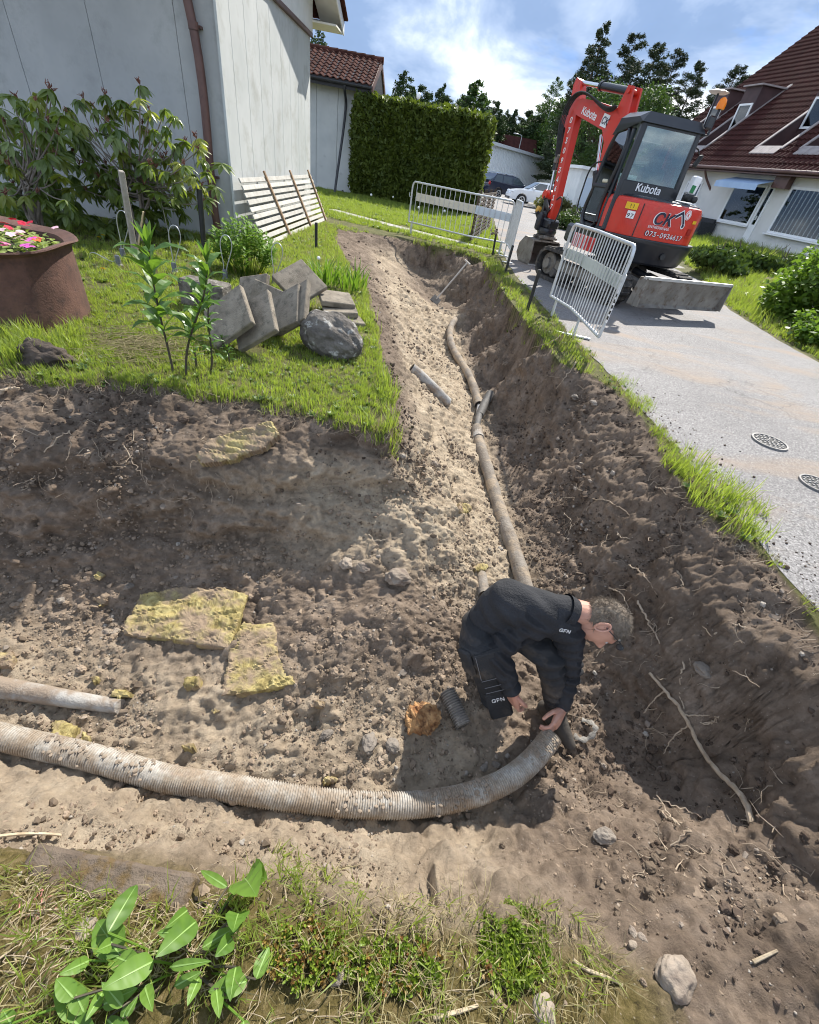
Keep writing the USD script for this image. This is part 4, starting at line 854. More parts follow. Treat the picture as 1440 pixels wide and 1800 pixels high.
# -- cab
cx0, cx1, cy0, cy1 = -.70, .38, -.42, .60
cb = part(ex, 'cab_frame', cat_([
    beam((cx0 + .03, cy0 + .03, 1.0), (cx0 + .08, cy0 + .06, 2.43), .10, .09, up=(0, 1, 0), ch=.02),
    beam((cx1 - .03, cy0 + .03, 1.5), (cx1 - .06, cy0 + .06, 2.43), .09, .09, up=(0, 1, 0), ch=.02),
    beam((cx0 + .03, cy1 - .03, .98), (cx0 + .09, cy1 - .16, 2.30), .08, .10, up=(0, 1, 0), ch=.02),
    beam((cx1 - .03, cy1 - .03, .98), (cx1 - .07, cy1 - .16, 2.30), .08, .09, up=(0, 1, 0), ch=.02),
    beam((cx0 + .02, -.15, .98), (cx0 + .07, -.13, 2.36), .06, .07, up=(0, 1, 0), ch=.015),
    box(((cx0 + cx1) / 2, cy0 + .02, 1.60), (1.02, .06, .24), ch=.015), box((cx0 + .03, .09, 1.0), (.06, 1.0, .10), ch=.02), box(((cx0 + cx1) / 2, cy1 - .03, 1.02), (1.0, .06, .14), ch=.02), box((cx1 - .03, .09, 1.3), (.05, .95, .5), ch=.02),
    box(((cx0 + cx1) / 2, cy0 + .06, 2.42), (1.0, .06, .07)), box(((cx0 + cx1) / 2, .09, .95), (1.02, 1.0, .06))]), m_blk, 30)
text_on(cb, 'maker_lettering', 'Kubota', .10, lambda v: np.column_stack([v[:, 0] + (cx0 + cx1) / 2 - .02, cy0 - .0135 - v[:, 2], v[:, 1] + 1.60]), m_wht, True, .003, .05)
part(ex, 'cab_roof', hullpts([(cx0 - .01, cy0 - .03, 2.42), (cx1 + .01, cy0 - .03, 2.42), (cx0 - .01, .32, 2.40), (cx1 + .01, .32, 2.40), (cx0 + .02, cy1 - .1, 2.28), (cx1 - .02, cy1 - .1, 2.28), (cx0 + .10, cy0 + .04, 2.55), (cx1 - .08, cy0 + .04, 2.55), (cx0 + .09, .26, 2.56), (cx1 - .09, .26, 2.56), (cx0 + .12, cy1 - .14, 2.36), (cx1 - .12, cy1 - .14, 2.36), (cx0 - .015, cy0 + .1, 2.48), (cx1 + .015, cy0 + .1, 2.48), (cx0 - .015, .28, 2.48), (cx1 + .015, .28, 2.48)]), m_blk, False)
part(ex, 'rear_window', box(((cx0 + cx1) / 2, cy0 + .035, 2.06), (.92, .008, .70)), m_cabglass, False)
part(ex, 'front_window', hullpts([(x, y + d, z) for x in (cx0 + .08, cx1 - .08) for y, z in ((cy1 - .02, 1.1), (cy1 - .16, 2.28)) for d in (0, .008)]), m_cabglass, False)
part(ex, 'side_window', box((cx1 - .045, .08, 1.96), (.008, .86, .80)), m_cabglass, False)
DY = -.14
door = part(ex, 'door', tube(smooth_path([(cx0 - .01, .06 + DY, 1.08), (cx0 + .0, .06 + DY, 1.7), (cx0 + .035, .07 + DY, 2.28), (cx0 + .04, .14 + DY, 2.37), (cx0 + .045, .48 + DY, 2.33), (cx0 + .035, .57 + DY, 2.2), (cx0 - .0, .66 + DY, 1.5), (cx0 - .01, .69 + DY, 1.10), (cx0 - .01, .62 + DY, 1.03), (cx0 - .01, .12 + DY, 1.03), (cx0 - .01, .06 + DY, 1.08)], 60), .032, 8, False), m_blk)
part(door, 'door_window', hullpts([(cx0 - .004 + e + .04 * (z - 1.6) / .7, y + DY, z) for z, ya, yb in ((1.62, .09, .64), (2.33, .10, .52)) for y in (ya, yb) for e in (0, .008)]), m_cabglass, False)
part(door, 'door_window_lower', box((cx0 + .0, .37 + DY, 1.32), (.008, .56, .50)), m_cabglass, False)
part(door, 'door_rail', box((cx0 - .01, .36 + DY, 1.59), (.05, .58, .06), ch=.015), m_blk, False)
part(door, 'door_handle', box((cx0 - .055, .02, 1.66), (.04, .16, .05), ch=.012), M('ivory_plastic', (.6, .56, .42), rough=.4), False)
SH = .18
seat = part(ex, 'seat', cat_([box((-.16, -.06, 1.28), (.46, .44, .16), ch=.05), box((-.16, -.28, 1.62), (.44, .12, .62), rotm('x', 8), .05), box((-.16, -.32, 2.0), (.24, .08, .16), ch=.03)]), M('seat_cloth', (.03, .03, .03), (.05, .05, .05), 30, .9))
part(ex, 'console', cat_([box((-.52, .06, 1.40), (.14, .46, .3), ch=.03), box((.18, .06, 1.40), (.14, .46, .3), ch=.03), box((-.16, .46, 1.2), (.5, .1, .25), ch=.02)]), m_blk, False)
part(ex, 'operator_side_panel', box((-.61, .22, 1.24), (.03, .5, .36)), M('orange_red_panel', (.42, .05, .015), rough=.5), False)
for x_ in (-.52, .18): part(ex, 'control_lever', tube([(x_, .22, 1.5), (x_, .26, 1.74), (x_, .25, 1.80)], [.014, .012, .026], 8), m_hose)
part(ex, 'grab_rail', tube(smooth_path([(cx0 - .02, .64, 1.15), (cx0 - .05, .76, 1.18), (cx0 - .06, .81, 1.5), (cx0 - .04, .74, 1.85), (cx0 + .03, .60, 1.92)], 24), .014, 8), m_hose)
part(ex, 'rear_mirror', cat_([xf(ell((0, 0, 0), (.10, .02, .14), 3), (cx1 - .20, cy0 + .12, 2.12), ry=-8)]), m_hose)
lamp = part(ex, 'beacon_pole', cat_([tube([(cx1 - .02, cy0 + .02, 2.40), (cx1 + .05, cy0 - .02, 2.42), (cx1 + .06, cy0 - .02, 2.72)], .02, 8), box((cx1 + .0, cy0 - .03, 2.56), (.12, .05, .16), ch=.02)]), m_blk)
part(lamp, 'beacon', lathe([(.001, .0), (.062, .0), (.064, .06), (.05, .11), (.02, .135), (.001, .14)], 18, (cx1 + .06, cy0 - .02, 2.72)), M('amber_lens', (.85, .22, .01), rough=.15))
part(lamp, 'receiver_disc', lathe([(.001, .0), (.12, .0), (.15, .018), (.10, .035), (.001, .045)], 24, (cx1 + .02, cy0 + .12, 2.90)), m_wht)
part(lamp, 'receiver_pole', cyl((cx1 + .02, cy0 + .12, 2.40), (cx1 + .02, cy0 + .12, 2.90), .015, 8), m_blk)
part(ex, 'side_mirror', cat_([tube([(cx1, -.2, 2.30), (cx1 + .14, -.22, 2.26), (cx1 + .2, -.22, 2.2)], .012, 8), box((cx1 + .22, -.22, 2.12), (.05, .1, .18), rotm('y', 20), .02)]), m_hose)
hd = part(ex, 'work_light', cat_([box((.50, -.55, 1.63), (.16, .12, .10), ch=.02), ell((.42, -.62, 1.64), (.045, .03, .045)), ell((.58, -.63, 1.62), (.05, .03, .05))]), m_hose, False)
part(hd, 'camera_housing', box((.52, -.52, 1.80), (.13, .14, .24), rotm('y', 6), .02), m_wht, False)
part(hd, 'green_label', box((.49, -.592, 1.75), (.07, .006, .10), rotm('y', 6)), M('label_green', (.02, .18, .06), rough=.5), False)
TURN = None
# -- boom, stick, cylinders (all in the plane x = bx)
bx = .08
def side_plate(poly, w, x=bx): return extr_yz(poly, x - w / 2, x + w / 2)
part(ex, 'boom_bracket', side_plate([(.60, .75), (1.05, .75), (1.10, 1.15), (.75, 1.25)], .34), m_red, False)
boom = part(ex, 'boom', side_plate([(.78, .92), (1.02, .88), (1.22, 1.6), (1.36, 2.22), (1.52, 2.40), (2.44, 2.62), (2.56, 2.70), (2.50, 2.82), (2.36, 2.85), (1.9, 2.80), (1.30, 2.70), (1.06, 2.50), (.92, 1.9)], .22), m_red, False)
part(boom, 'boom_lug', cat_([side_plate([(1.0, 2.5), (1.32, 2.66), (1.22, 3.0), (1.08, 2.98)], .04, bx - .09), side_plate([(1.0, 2.5), (1.32, 2.66), (1.22, 3.0), (1.08, 2.98)], .04, bx + .09), cyl((bx - .14, 1.15, 2.92), (bx + .14, 1.15, 2.92), .035)]), m_red, False)
left_face = lambda yc, zc, ang_, x=bx - .112: (lambda v: np.column_stack([x - v[:, 2], yc - (v[:, 0] * math.cos(ang_) - v[:, 1] * math.sin(ang_)), zc + v[:, 0] * math.sin(ang_) + v[:, 1] * math.cos(ang_)]))
text_on(boom, 'maker_lettering', 'Kubota', .105, left_face(2.03, 2.58, -.22), m_wht, True, .003, .05)
part(boom, 'name_sticker', box((bx - .113, 1.52, 2.53), (.004, .18, .18), rotm('x', 12)), m_wht, False)
text_on(boom, 'sticker_letters', 'CK', .10, left_face(1.52, 2.48, -.22, bx - .116), m_blue, True, .003, .2)
stick = part(ex, 'stick', side_plate([(2.62, 3.12), (2.74, 3.16), (2.79, 3.06), (2.69, 2.62), (2.58, 2.0), (2.47, 1.3), (2.42, .92), (2.29, .90), (2.29, 1.2), (2.37, 1.9), (2.43, 2.55), (2.48, 2.85)], .16), m_red, False)
for k, ch_ in enumerate('0730934617'):
    zc = 2.54 - k * .158; yc = 2.545 - .0 - (2.54 - zc) * .115
    text_on(stick, 'phone_digit', ch_, .088, left_face(yc, zc - .045, 0.0, bx - .082), m_wht, True, .003)
def ram(a, b, f, r1, r2, nm):
    a, b = np.array(a, float), np.array(b, float); c = a + (b - a) * f
    g_ = part(ex, nm, cat_([cyl(a, c, r1, 16), cyl(c - (b - a) * .02, c + (b - a) * .015, r1 * 1.2, 16)]), m_blk)
    part(g_, 'piston_rod', cyl(c, b, r2, 12), m_chrome); return g_
ram((bx, 1.16, 2.92), (bx, 2.68, 3.10), .58, .062, .036, 'stick_cylinder')
ram((bx, 2.86, 2.55), (bx, 2.66, 1.22), .6, .05, .03, 'bucket_cylinder')
ram((bx, 1.10, .95), (bx, 1.62, 2.34), .6, .06, .034, 'boom_cylinder')
part(stick, 'cylinder_lug', cat_([side_plate([(2.66, 2.4), (2.90, 2.5), (2.92, 2.62), (2.70, 2.62)], .1)]), m_red, False)
for k in range(4):
    o = -.13 - .022 * k
    part(ex, 'hydraulic_hose', tube(smooth_path([(bx + o, 1.3, 2.72), (bx + o, 2.1, 2.86 + .01 * k), (bx + o, 2.52 + .02 * k, 2.86), (bx + o, 2.66 + .02 * k, 2.66), (bx + o + .01, 2.66 + .015 * k, 2.3), (bx + o + .02, 2.60, 1.95)], 36), .013, 7), m_hose)
part(ex, 'hose_clamp', box((bx - .12, 2.62, 1.92), (.06, .09, .14), ch=.01), m_steel, False)
part(ex, 'steel_pipe', tube([(bx - .11, 2.60, 1.92), (bx - .11, 2.50, 1.30)], .012, 7), m_grime)
part(ex, 'hydraulic_hose', tube(smooth_path([(bx - .08, 2.27, 1.25), (bx - .08, 2.12, 1.30), (bx - .08, 2.08, 1.0), (bx - .05, 2.22, .82)], 24), .016, 7), m_hose)
# linkage, tilting head, bucket
part(ex, 'bucket_link', cat_([beam((bx - .1, 2.66, 1.24), (bx - .1, 2.40, 1.02), .03, .08), beam((bx + .1, 2.66, 1.24), (bx + .1, 2.40, 1.02), .03, .08), beam((bx, 2.68, 1.25), (bx, 2.66, .86), .14, .07, up=(0, 1, 0)), cyl((bx - .13, 2.66, 1.24), (bx + .13, 2.66, 1.24), .035)]), m_blk, False)
part(ex, 'link_cap', xf(lathe([(.001, -.13), (.08, -.13), (.09, -.1), (.09, .1), (.08, .13), (.001, .13)], 16), (bx, 2.68, 1.30), ry=90), m_red)
th_ = part(ex, 'tilt_head', cat_([box((bx, 2.40, .80), (.30, .40, .20), ch=.04), box((bx, 2.58, .82), (.16, .14, .42), ch=.03), box((bx - .20, 2.5, .82), (.14, .16, .34), ch=.04), cyl((bx - .28, 2.58, .98), (bx - .05, 2.50, .66), .045), lathe([(.001, .6), (.2, .6), (.22, .66), (.2, .72), (.001, .72)], 22, (bx, 2.40, 0))]), m_blk, 40)
part(th_, 'yellow_block', box((bx + .02, 2.28, .655), (.22, .12, .11), ch=.02), m_gold, False)
part(th_, 'yellow_block', box((bx - .22, 2.62, 1.02), (.10, .10, .12), rotm('y', 20), .02), m_gold, False)
part(th_, 'coupler', cat_([box((bx, 2.38, .555), (.34, .34, .08), ch=.02), cyl((bx - .24, 2.28, .54), (bx + .24, 2.28, .54), .03), cyl((bx - .24, 2.50, .54), (bx + .24, 2.50, .54), .03)]), m_steel)
bw = .37; by = 2.40
bprof_o = [(2.22, .48), (2.56, .50), (2.72, .34), (2.74, .16), (2.62, .03), (2.40, -.0), (2.16, .01)]
shell = LineString(bprof_o).buffer(.016, cap_style='flat', join_style='round')
bk = part(ex, 'bucket', cat_([extr_yz(shell, bx - bw - .05, bx + bw - .05)]), m_steel, False)
for sx in (-bw, bw):
    part(bk, 'bucket_cheek', extr_yz([(2.20, .47), (2.56, .49), (2.71, .34), (2.73, .16), (2.61, .04), (2.40, .015), (2.17, .02), (2.16, .12)], bx - .05 + sx - .012, bx - .05 + sx + .012), m_steel, False)
part(bk, 'cutting_edge', box((bx - .05, 2.13, .012), (2 * bw + .04, .10, .022), ch=.004), M('edge_bright', (.45, .44, .42), rough=.4, metal=.6), False)
for x_ in (-.14, .14): part(bk, 'bucket_ear', extr_yz([(2.22, .47), (2.30, .56), (2.52, .57), (2.60, .47)], bx + x_ - .015, bx + x_ + .015), m_steel, False)

# ================================================================ crowd barriers
m_galv = M('galvanised', (.48, .50, .51), (.60, .62, .63), 9, .42, metal=.55, c3=(.36, .37, .37), scale3=20, t3=(.55, .75))
m_mint = M('dull_mint_plate', (.40, .45, .42), (.47, .51, .48), 6, .6)
def barrier(label, pts, n_bars, h0, h1, feet, plate=None, back=None, lean=0.0):
    """pts: plan points of the (kinked) frame; bars spread evenly between the rails at h0 and h1"""
    t = thing('crowd_barrier', label, 'barrier', group=None)
    P = np.array(pts, float); L = LineString(P); tot = L.length
    def on(s, z):
        q = L.interpolate(s); return np.array([q.x, q.y, z])
    nsm = 60
    ss = np.linspace(.06, tot - .06, nsm)
    top = [on(.0, h0), on(.0, h1 - .10), on(.02, h1 - .03)] + [on(s, h1) for s in ss] + [on(tot - .02, h1 - .03), on(tot, h1 - .10), on(tot, h0)]
    part(t, 'top_rail', tube(top, .019, 10), m_galv)
    part(t, 'bottom_rail', tube([on(s, h0) for s in np.linspace(0, tot, 40)], .018, 9), m_galv)
    for k in range(1, n_bars + 1):
        s = tot * k / (n_bars + 1); part(t, 'bar', cyl(on(s, h0), on(s, h1), .0075, 7), m_galv)
    for s, w, dirx in feet:
        q = on(s, 0); d = np.array(dirx, float) / np.linalg.norm(dirx); g = gz(q[0], q[1])
        q[2] = max(g, 0.0)
        part(t, 'foot', cat_([beam(q + np.append(d * w, .02), q - np.append(d * w, -.02), .05, .02, ch=.004), beam(q + (0, 0, .02), on(s, h0 + .02), .05, .022, up=(d[0], d[1], 0), ch=.003)]), m_galv, False)
    part(t, 'hook', tube([on(0, h1 - .3), on(-.0, h1 - .3) - np.append((P[1] - P[0]) / np.linalg.norm(P[1] - P[0]) * .06, 0), on(0, h1 - .22) - np.append((P[1] - P[0]) / np.linalg.norm(P[1] - P[0]) * .06, 0)], .009, 6), m_galv)
    part(t, 'hook', tube([on(tot, h1 - .25), on(tot, h1 - .25) + np.append((P[-1] - P[-2]) / np.linalg.norm(P[-1] - P[-2]) * .05, 0), on(tot, h1 - .5) + np.append((P[-1] - P[-2]) / np.linalg.norm(P[-1] - P[-2]) * .05, 0)], .009, 6), m_galv)
    return t, on, tot
# nearest barrier: its bottom rail is kinked
nb0, nb1, nb2 = at(968, 520, .24), at(1003, 541, .24), at(1053, 592, .24)
nb0, nb1, nb2 = nb0[:2], nb1[:2], nb2[:2]
t1, on1, tot1 = barrier('kinked galvanised barrier at the trench edge beside the excavator, red and white sign on it', [nb0[:2], nb1[:2], nb2[:2]], 19, .24, 1.12, [(.20, .0, (1, .2)), (1.06, .22, (1, -.12))])
m_redsign = M('sign_red', (.50, .03, .03), rough=.5)
dn0 = nb1 - nb0; dn0 = dn0 / np.linalg.norm(dn0); nn0 = np.array([-dn0[1], dn0[0]]); nn0 = nn0 if nn0[1] > 0 else -nn0
sgn = part(t1, 'sign', beam(np.append(nb0 + dn0 * .08 + nn0 * .02, .965), np.append(nb1 - dn0 * .0 + nn0 * .02, .965), .006, .15), m_redsign, False)
for k in range(4):
    c_ = nb0 + dn0 * (.115 + .085 * k) + nn0 * .015; part(sgn, 'white_stripe', beam(np.append(c_ - dn0 * .012, .965), np.append(c_ + dn0 * .012, .965), .003, .146), m_wht, False)
part(t1, 'reflector_plate', beam(on1(.02, .79) + np.append(nn0 * .02, 0), on1(.44, .79) + np.append(nn0 * .02, 0), .005, .12), m_mint, False)
pl2 = part(t1, 'reflector_plate', beam(on1(.45, .78) + (.02, .02, 0), on1(tot1 - .06, .78) + (.02, .02, 0), .005, .13), m_mint, False)
part(pl2, 'cream_panel', beam(on1(.78, .78) + (.016, .016, 0), on1(.92, .78) + (.016, .016, 0), .004, .134), M('cream_sheet', (.62, .60, .46), rough=.6), False)
stp = part(t1, 'sticker_strip', box(on1(tot1, .56) + (.0, -.022, 0), (.045, .004, .32), rotm('z', -68)), m_wht, False)
for k in range(5): part(stp, 'black_mark', box(on1(tot1, .45 + .056 * k) + (-.001, -.0255, 0), (.034, .004, .034), rotm('z', -68)), m_blk, False)
# far barrier by the path, in two flights
f0, f1, f2 = aty(728, 308, 12.9), aty(836, 350, 12.2), aty(905, 358, 12.2)
f0, f1, f2 = f0[:2], f1[:2], f2[:2]
t2, on2, tot2 = barrier('long galvanised barrier across the far end of the trench with cream board', [f0, f1, f2], 19, .27, 1.08, [(.1, .0, (.3, 1)), (2.5, .0, (.3, 1))])
m_cream = M('cream_board', (.58, .55, .45), (.66, .63, .53), 5, .7)
part(t2, 'cream_board', beam(on2(.12, .80) + (.01, .03, 0), on2(1.72, .80) + (.01, .03, 0), .012, .16), m_cream, False)
part(t2, 'pale_board', beam(on2(1.74, .80) + (0, .03, 0), on2(2.52, .76) + (.2, .03, 0), .012, .16), M('pale_blue_board', (.55, .62, .68), rough=.5), False)
t3, on3, tot3 = barrier('galvanised barrier seen edge on behind the far barrier corner', [f2 + (.03, -.04), f2 + (.05, -.6), f2 + (.06, -1.25)], 16, .27, 1.12, [(.1, .12, (1, 0)), (1.0, .12, (1, 0))])

# ================================================================ trees, hedges, shrubs, cars behind
m_bark = M('bark', (.07, .05, .035), (.13, .10, .075), 6, .9, .6, 30)
m_birchbark = M('birch_bark', (.5, .49, .46), (.62, .6, .57), 4, .8, .3, 30, c3=(.05, .045, .04), scale3=9, t3=(.58, .68))
m_conif = leafmat('conifer_needles', (.012, .028, .010), (.04, .075, .018), (.04, .07, .01), .12, .7, 1.2, .5)
m_pine = leafmat('pine_needles', (.014, .026, .013), (.045, .065, .025), (.04, .06, .01), .12, .7, 1.0, .5)
m_birch = leafmat('birch_leaves', (.022, .052, .012), (.062, .115, .025), (.09, .16, .02), .25, .55, 1.4, .4)
m_bright = leafmat('bright_leaves', (.05, .11, .012), (.13, .22, .03), (.2, .34, .03), .38, .5, 3, .4)
m_hedge = leafmat('hedge_sprays', (.034, .060, .010), (.11, .145, .022), (.16, .22, .02), .28, .6, 2.5, .5)
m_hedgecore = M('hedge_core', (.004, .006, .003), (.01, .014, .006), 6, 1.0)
def tri_leaves(C, size, g, flat=.5, wid=.5, long=1.6):
    """one small two-triangle leaf clump at each point C (size per point)"""
    n = len(C); size = np.broadcast_to(size, (n,))
    a = g.normal(size=(n, 3)); a[:, 2] *= flat; a /= np.linalg.norm(a, axis=1, keepdims=True)
    b = g.normal(size=(n, 3)); b -= a * (a * b).sum(1, keepdims=True); b /= np.linalg.norm(b, axis=1, keepdims=True)
    s = size[:, None]
    V_ = np.stack([C - a * s * long / 2, C + b * s * wid, C + a * s * long / 2, C - b * s * wid], 1).reshape(-1, 3)
    i = np.arange(n) * 4
    return TM(V_, np.concatenate([np.stack([i, i + 1, i + 2], 1), np.stack([i, i + 2, i + 3], 1)]), process=False)
def spruce(seed, H, Rb, n=2600, droop=.35, shape=.62, wid=.5, long=2.2, leafs=1.0, z0=.08):
    g = np.random.default_rng(seed)
    tr = tube([(0, 0, 0), (.1 * g.normal(), .1 * g.normal(), H * .5), (0, 0, H)], [H * .016, H * .010, .015], 8)
    C, S = [], []
    nb = int(H * 6.5)
    for k in range(nb):
        t = (k + g.random()) / nb; z = H * (z0 + (1 - z0) * t); L_ = Rb * (1 - t) ** shape * g.uniform(.65, 1.15) + .12
        a = g.uniform(0, 2 * np.pi); m_ = max(5, int(n / nb * (1 - t * .6)))
        r = L_ * np.sqrt(g.random(m_)); w = .16 * L_ + .08
        x = np.cos(a) * r - np.sin(a) * g.normal(0, w, m_) * .8; y = np.sin(a) * r + np.cos(a) * g.normal(0, w, m_) * .8
        C.append(np.column_stack([x, y, z - droop * r * g.uniform(.5, 1.3) + g.normal(0, .10, m_)])); S.append(leafs * g.uniform(.14, .34, m_) * (.6 + .4 * L_ / Rb) * H / 10)
    return tr, tri_leaves(np.vstack(C), np.concatenate(S), g, .55, wid=wid, long=long)
def broad(seed, H, R, n=5200, trunk_h=.3, lobes=26, leafs=.16, shape=1.0, tr_r=.02):
    g = np.random.default_rng(seed)
    parts_ = [tube(smooth_path([(0, 0, 0), (.12 * g.normal() * R * .3, .1 * g.normal() * R * .3, H * .35), (.1 * g.normal() * R, .1 * g.normal() * R, H * .92)], 10), np.linspace(H * tr_r, .02, 10), 9)]
    C, S = [], []
    for k in range(lobes):
        t = g.uniform(0, 1); z = H * (trunk_h + (1 - trunk_h) * t * .97); rad = R * math.sin(math.pi * (.12 + .80 * t ** (.9 * shape))) * g.uniform(.35, .95)
        a = g.uniform(0, 2 * np.pi); c = np.array([math.cos(a) * rad, math.sin(a) * rad, z]); rr = R * g.uniform(.24, .42)
        parts_.append(tube([(0, 0, z * .72), (c[0] * .5, c[1] * .5, z * .86), c], [H * .006, H * .0045, .008], 5))
        m_ = n // lobes; d = g.normal(size=(m_, 3)); d /= np.linalg.norm(d, axis=1, keepdims=True); q = rr * g.random(m_) ** .45
        C.append(c + d * q[:, None] * (1, 1, .8)); S.append(g.uniform(.6, 1.3, m_) * leafs)
    return cat_(parts_), tri_leaves(np.vstack(C), np.concatenate(S), g, .8, long=1.5)
def pine(seed, H, R, n=5200):
    g = np.random.default_rng(seed)
    P_ = smooth_path([(0, 0, 0), (.2 * g.normal(), .2 * g.normal(), H * .5), (.3 * g.normal(), .3 * g.normal(), H)], 12)
    parts_ = [tube(P_, np.linspace(H * .018, .03, 12), 9)]; C, S = [], []
    nb = 80
    for k in range(nb):
        t = g.uniform(.25, 1); z = H * t; a = g.uniform(0, 2 * np.pi); L_ = R * (1.15 - t) * g.uniform(.5, 1.1) + .3
        e = np.array([math.cos(a) * L_, math.sin(a) * L_, z + L_ * g.uniform(-.1, .35)])
        parts_.append(tube([(0, 0, z - .1), e * (.55, .55, 0) + (0, 0, z + .05), e], [.05, .03, .01], 5))
        for j in range(5):
            c = e * (1, 1, 0) * g.uniform(.45, 1.05) + (0, 0, z + (e[2] - z) * g.uniform(.4, 1)) + g.normal(0, .25, 3) * (1, 1, .5)
            m_ = n // nb // 5; C.append(c + g.normal(0, 1, (m_, 3)) * (.30, .30, .20) * (R / 3)); S.append(g.uniform(.07, .16, m_) * R / 3)
    return cat_(parts_), tri_leaves(np.vstack(C), np.concatenate(S), g, .8, wid=.3, long=3.4)
def tree(name, label, base, gen, crown_mat, trunk_mat=m_bark, rz=0, scale=1.0, cat='tree', group=None):
    t = thing(name, label, cat, base, (0, 0, rz), group, scale)
    part(t, 'trunk', gen[0], trunk_mat); part(t, 'crown', gen[1], crown_mat, False); return t
def base_at(px, py_top, y, H_known=None):
    """foot of a tree whose top is seen at (px, py_top) from distance y; returns (foot, height)"""
    p = aty(px, py_top, y); return (p[0], p[1], 0.0), p[2]
# ---- the row of spruces behind the hedge (from the photo: pixel of each top, distance)
SPR_SCALE = 1.0
SPR = [(693, 160, 74, 'tall spruce, leftmost in the row over the hedge'), (716, 125, 78, 'spruce with the highest pointed top over the hedge, next to a lamp'), (746, 150, 82, 'dark thin spruce over the middle of the hedge'), (781, 150, 84, 'broad dark spruce over the right half of the hedge'),
       (812, 165, 92, 'low spruce between broad dark spruce and pale larch over the hedge'), (874, 178, 110, 'spruce above the left end of the white hall'), (893, 195, 118, 'small far spruce behind the distant dark roof'), (912, 192, 116, 'far spruce just left of the street lamp top'), (930, 202, 120, 'lowest far spruce right of the street lamp'), (858, 190, 100, 'dark spruce just right of the clipped hedge'), (704, 175, 96, 'low spruce filling the gap between the first two over the hedge'), (730, 172, 98, 'low spruce behind the small lamp over the hedge'), (764, 178, 100, 'low spruce between the thin and the broad dark ones'), (797, 182, 102, 'low spruce left of the two larches'), (885, 205, 124, 'low spruce over the dark distant roof'), (902, 208, 124, 'low far spruce behind the street lamp'), (922, 212, 122, 'low far spruce left of the birches'), (945, 205, 124, 'far spruce tucked behind the lower birch'), (866, 200, 112, 'spruce between clipped hedge end and white hall'), (722, 150, 92, 'pointed spruce just left of the small white lamp'), (738, 168, 88, 'spruce behind and below the dark thin one'), (772, 165, 90, 'narrow spruce left of the broad dark one'), (790, 168, 88, 'narrow spruce right of the broad dark one'), (820, 172, 86, 'spruce in front of the two larches'), (850, 170, 94, 'spruce at the right shoulder of the tall larch'), (880, 192, 104, 'second spruce above the left end of the white hall'), (938, 195, 112, 'spruce left of the lower birch'), (965, 178, 118, 'dark spruce filling between the two birches'), (1020, 170, 118, 'spruce behind the tip of the raised boom')]
g1, g2, g3 = spruce(3, 10, 3.3, 22000, .35, .45, leafs=.6), spruce(4, 10, 2.9, 20000, .3, .42, leafs=.6), spruce(8, 10, 3.7, 22000, .1, .40, leafs=.6)
SRC = {}
for k, (px, py, y, lab) in enumerate(SPR):
    b, h = base_at(px, py, y); j = k % 3; s = h / 10
    if j not in SRC: SRC[j] = tree('spruce_tree', lab, b, (g1, g2, g3)[j], m_conif, rz=k * 47, scale=s, group='spruces behind hedge and hall')
    else: copy_of(SRC[j], 'spruce_tree', lab, b, (0, 0, k * 47), scale=(s * R_.uniform(.9, 1.2),) * 2 + (s,))
b, h = base_at(842, 143, 88); tree('larch_tree', 'light green tall larch rising over the right end of the clipped hedge', b, spruce(21, h, 4.2, 9000, -.1, .5), m_birch)
b, h = base_at(828, 150, 89); tree('larch_tree', 'second light green larch left of the tall one over the hedge', b, spruce(22, h, 3.6, 8000, -.1, .5), m_birch)
# ---- birches and pines in the middle
b, h = base_at(982, 137, 112); tree('birch_tree', 'tall slim birch left of the raised red boom', b, spruce(31, h, 5.6, 24000, -.15, .6, .45, 1.8, .4), m_birch, m_birchbark)
b, h = base_at(955, 185, 116); tree('birch_tree', 'lower birch left of the tall slim one above the hall', b, spruce(32, h, 6.0, 22000, -.15, .5, .45, 1.8, .42), m_birch, m_birchbark)
b, h = base_at(1003, 185, 108); tree('broadleaf_tree', 'round green broadleaf tree directly behind the red stick', b, broad(33, h, 6.0, 15000, .1, 60, .32), m_birch)
b, h = base_at(1078, 148, 50); tree('broadleaf_tree', 'bright green broadleaf tree between boom and cab', b, broad(34, h, 3.4, 15000, .08, 60, .12), m_birch)
b, h = base_at(1160, 155, 46); tree('broadleaf_tree', 'green broadleaf tree above the cab roof in front of the pines', b, broad(35, h, 3.6, 15000, .08, 60, .12), m_birch)
b, h = base_at(1068, 38, 74); tree('pine_tree', 'tallest dark pine with a pointed top above the boom', b, spruce(41, h, 4.0, 26000, .12, .6, .35, 2.8, .45), m_pine)
for px, py, y, lab, sd_, r_ in ((1120, 62, 76, 'dark pine next right of the tallest one', 42, 4.2), (1160, 78, 78, 'open dark pine above the cab, middle of the group', 43, 4.4), (1195, 88, 80, 'open pine left of the amber beacon', 44, 4.2), (1232, 112, 84, 'lowest open pine of the group beside the brown roof', 45, 4.0), (1300, 118, 66, 'lone pine peeping over the brown roof ridge', 46, 3.6), (1040, 100, 80, 'dark pine left of the tallest one', 47, 3.6)):
    b, h = base_at(px, py, y); tree('pine_tree', lab, b, spruce(sd_, h, r_ * .95, 26000, -.30, .48, .3, 3.4, .42, .15), m_pine)
b, h = base_at(560, 52, 40); tree('spruce_tree', 'spruce top peeping out between grey house eave and tiled outbuilding roof', b, spruce(51, h, 2.4, 3000), m_conif, group=None)
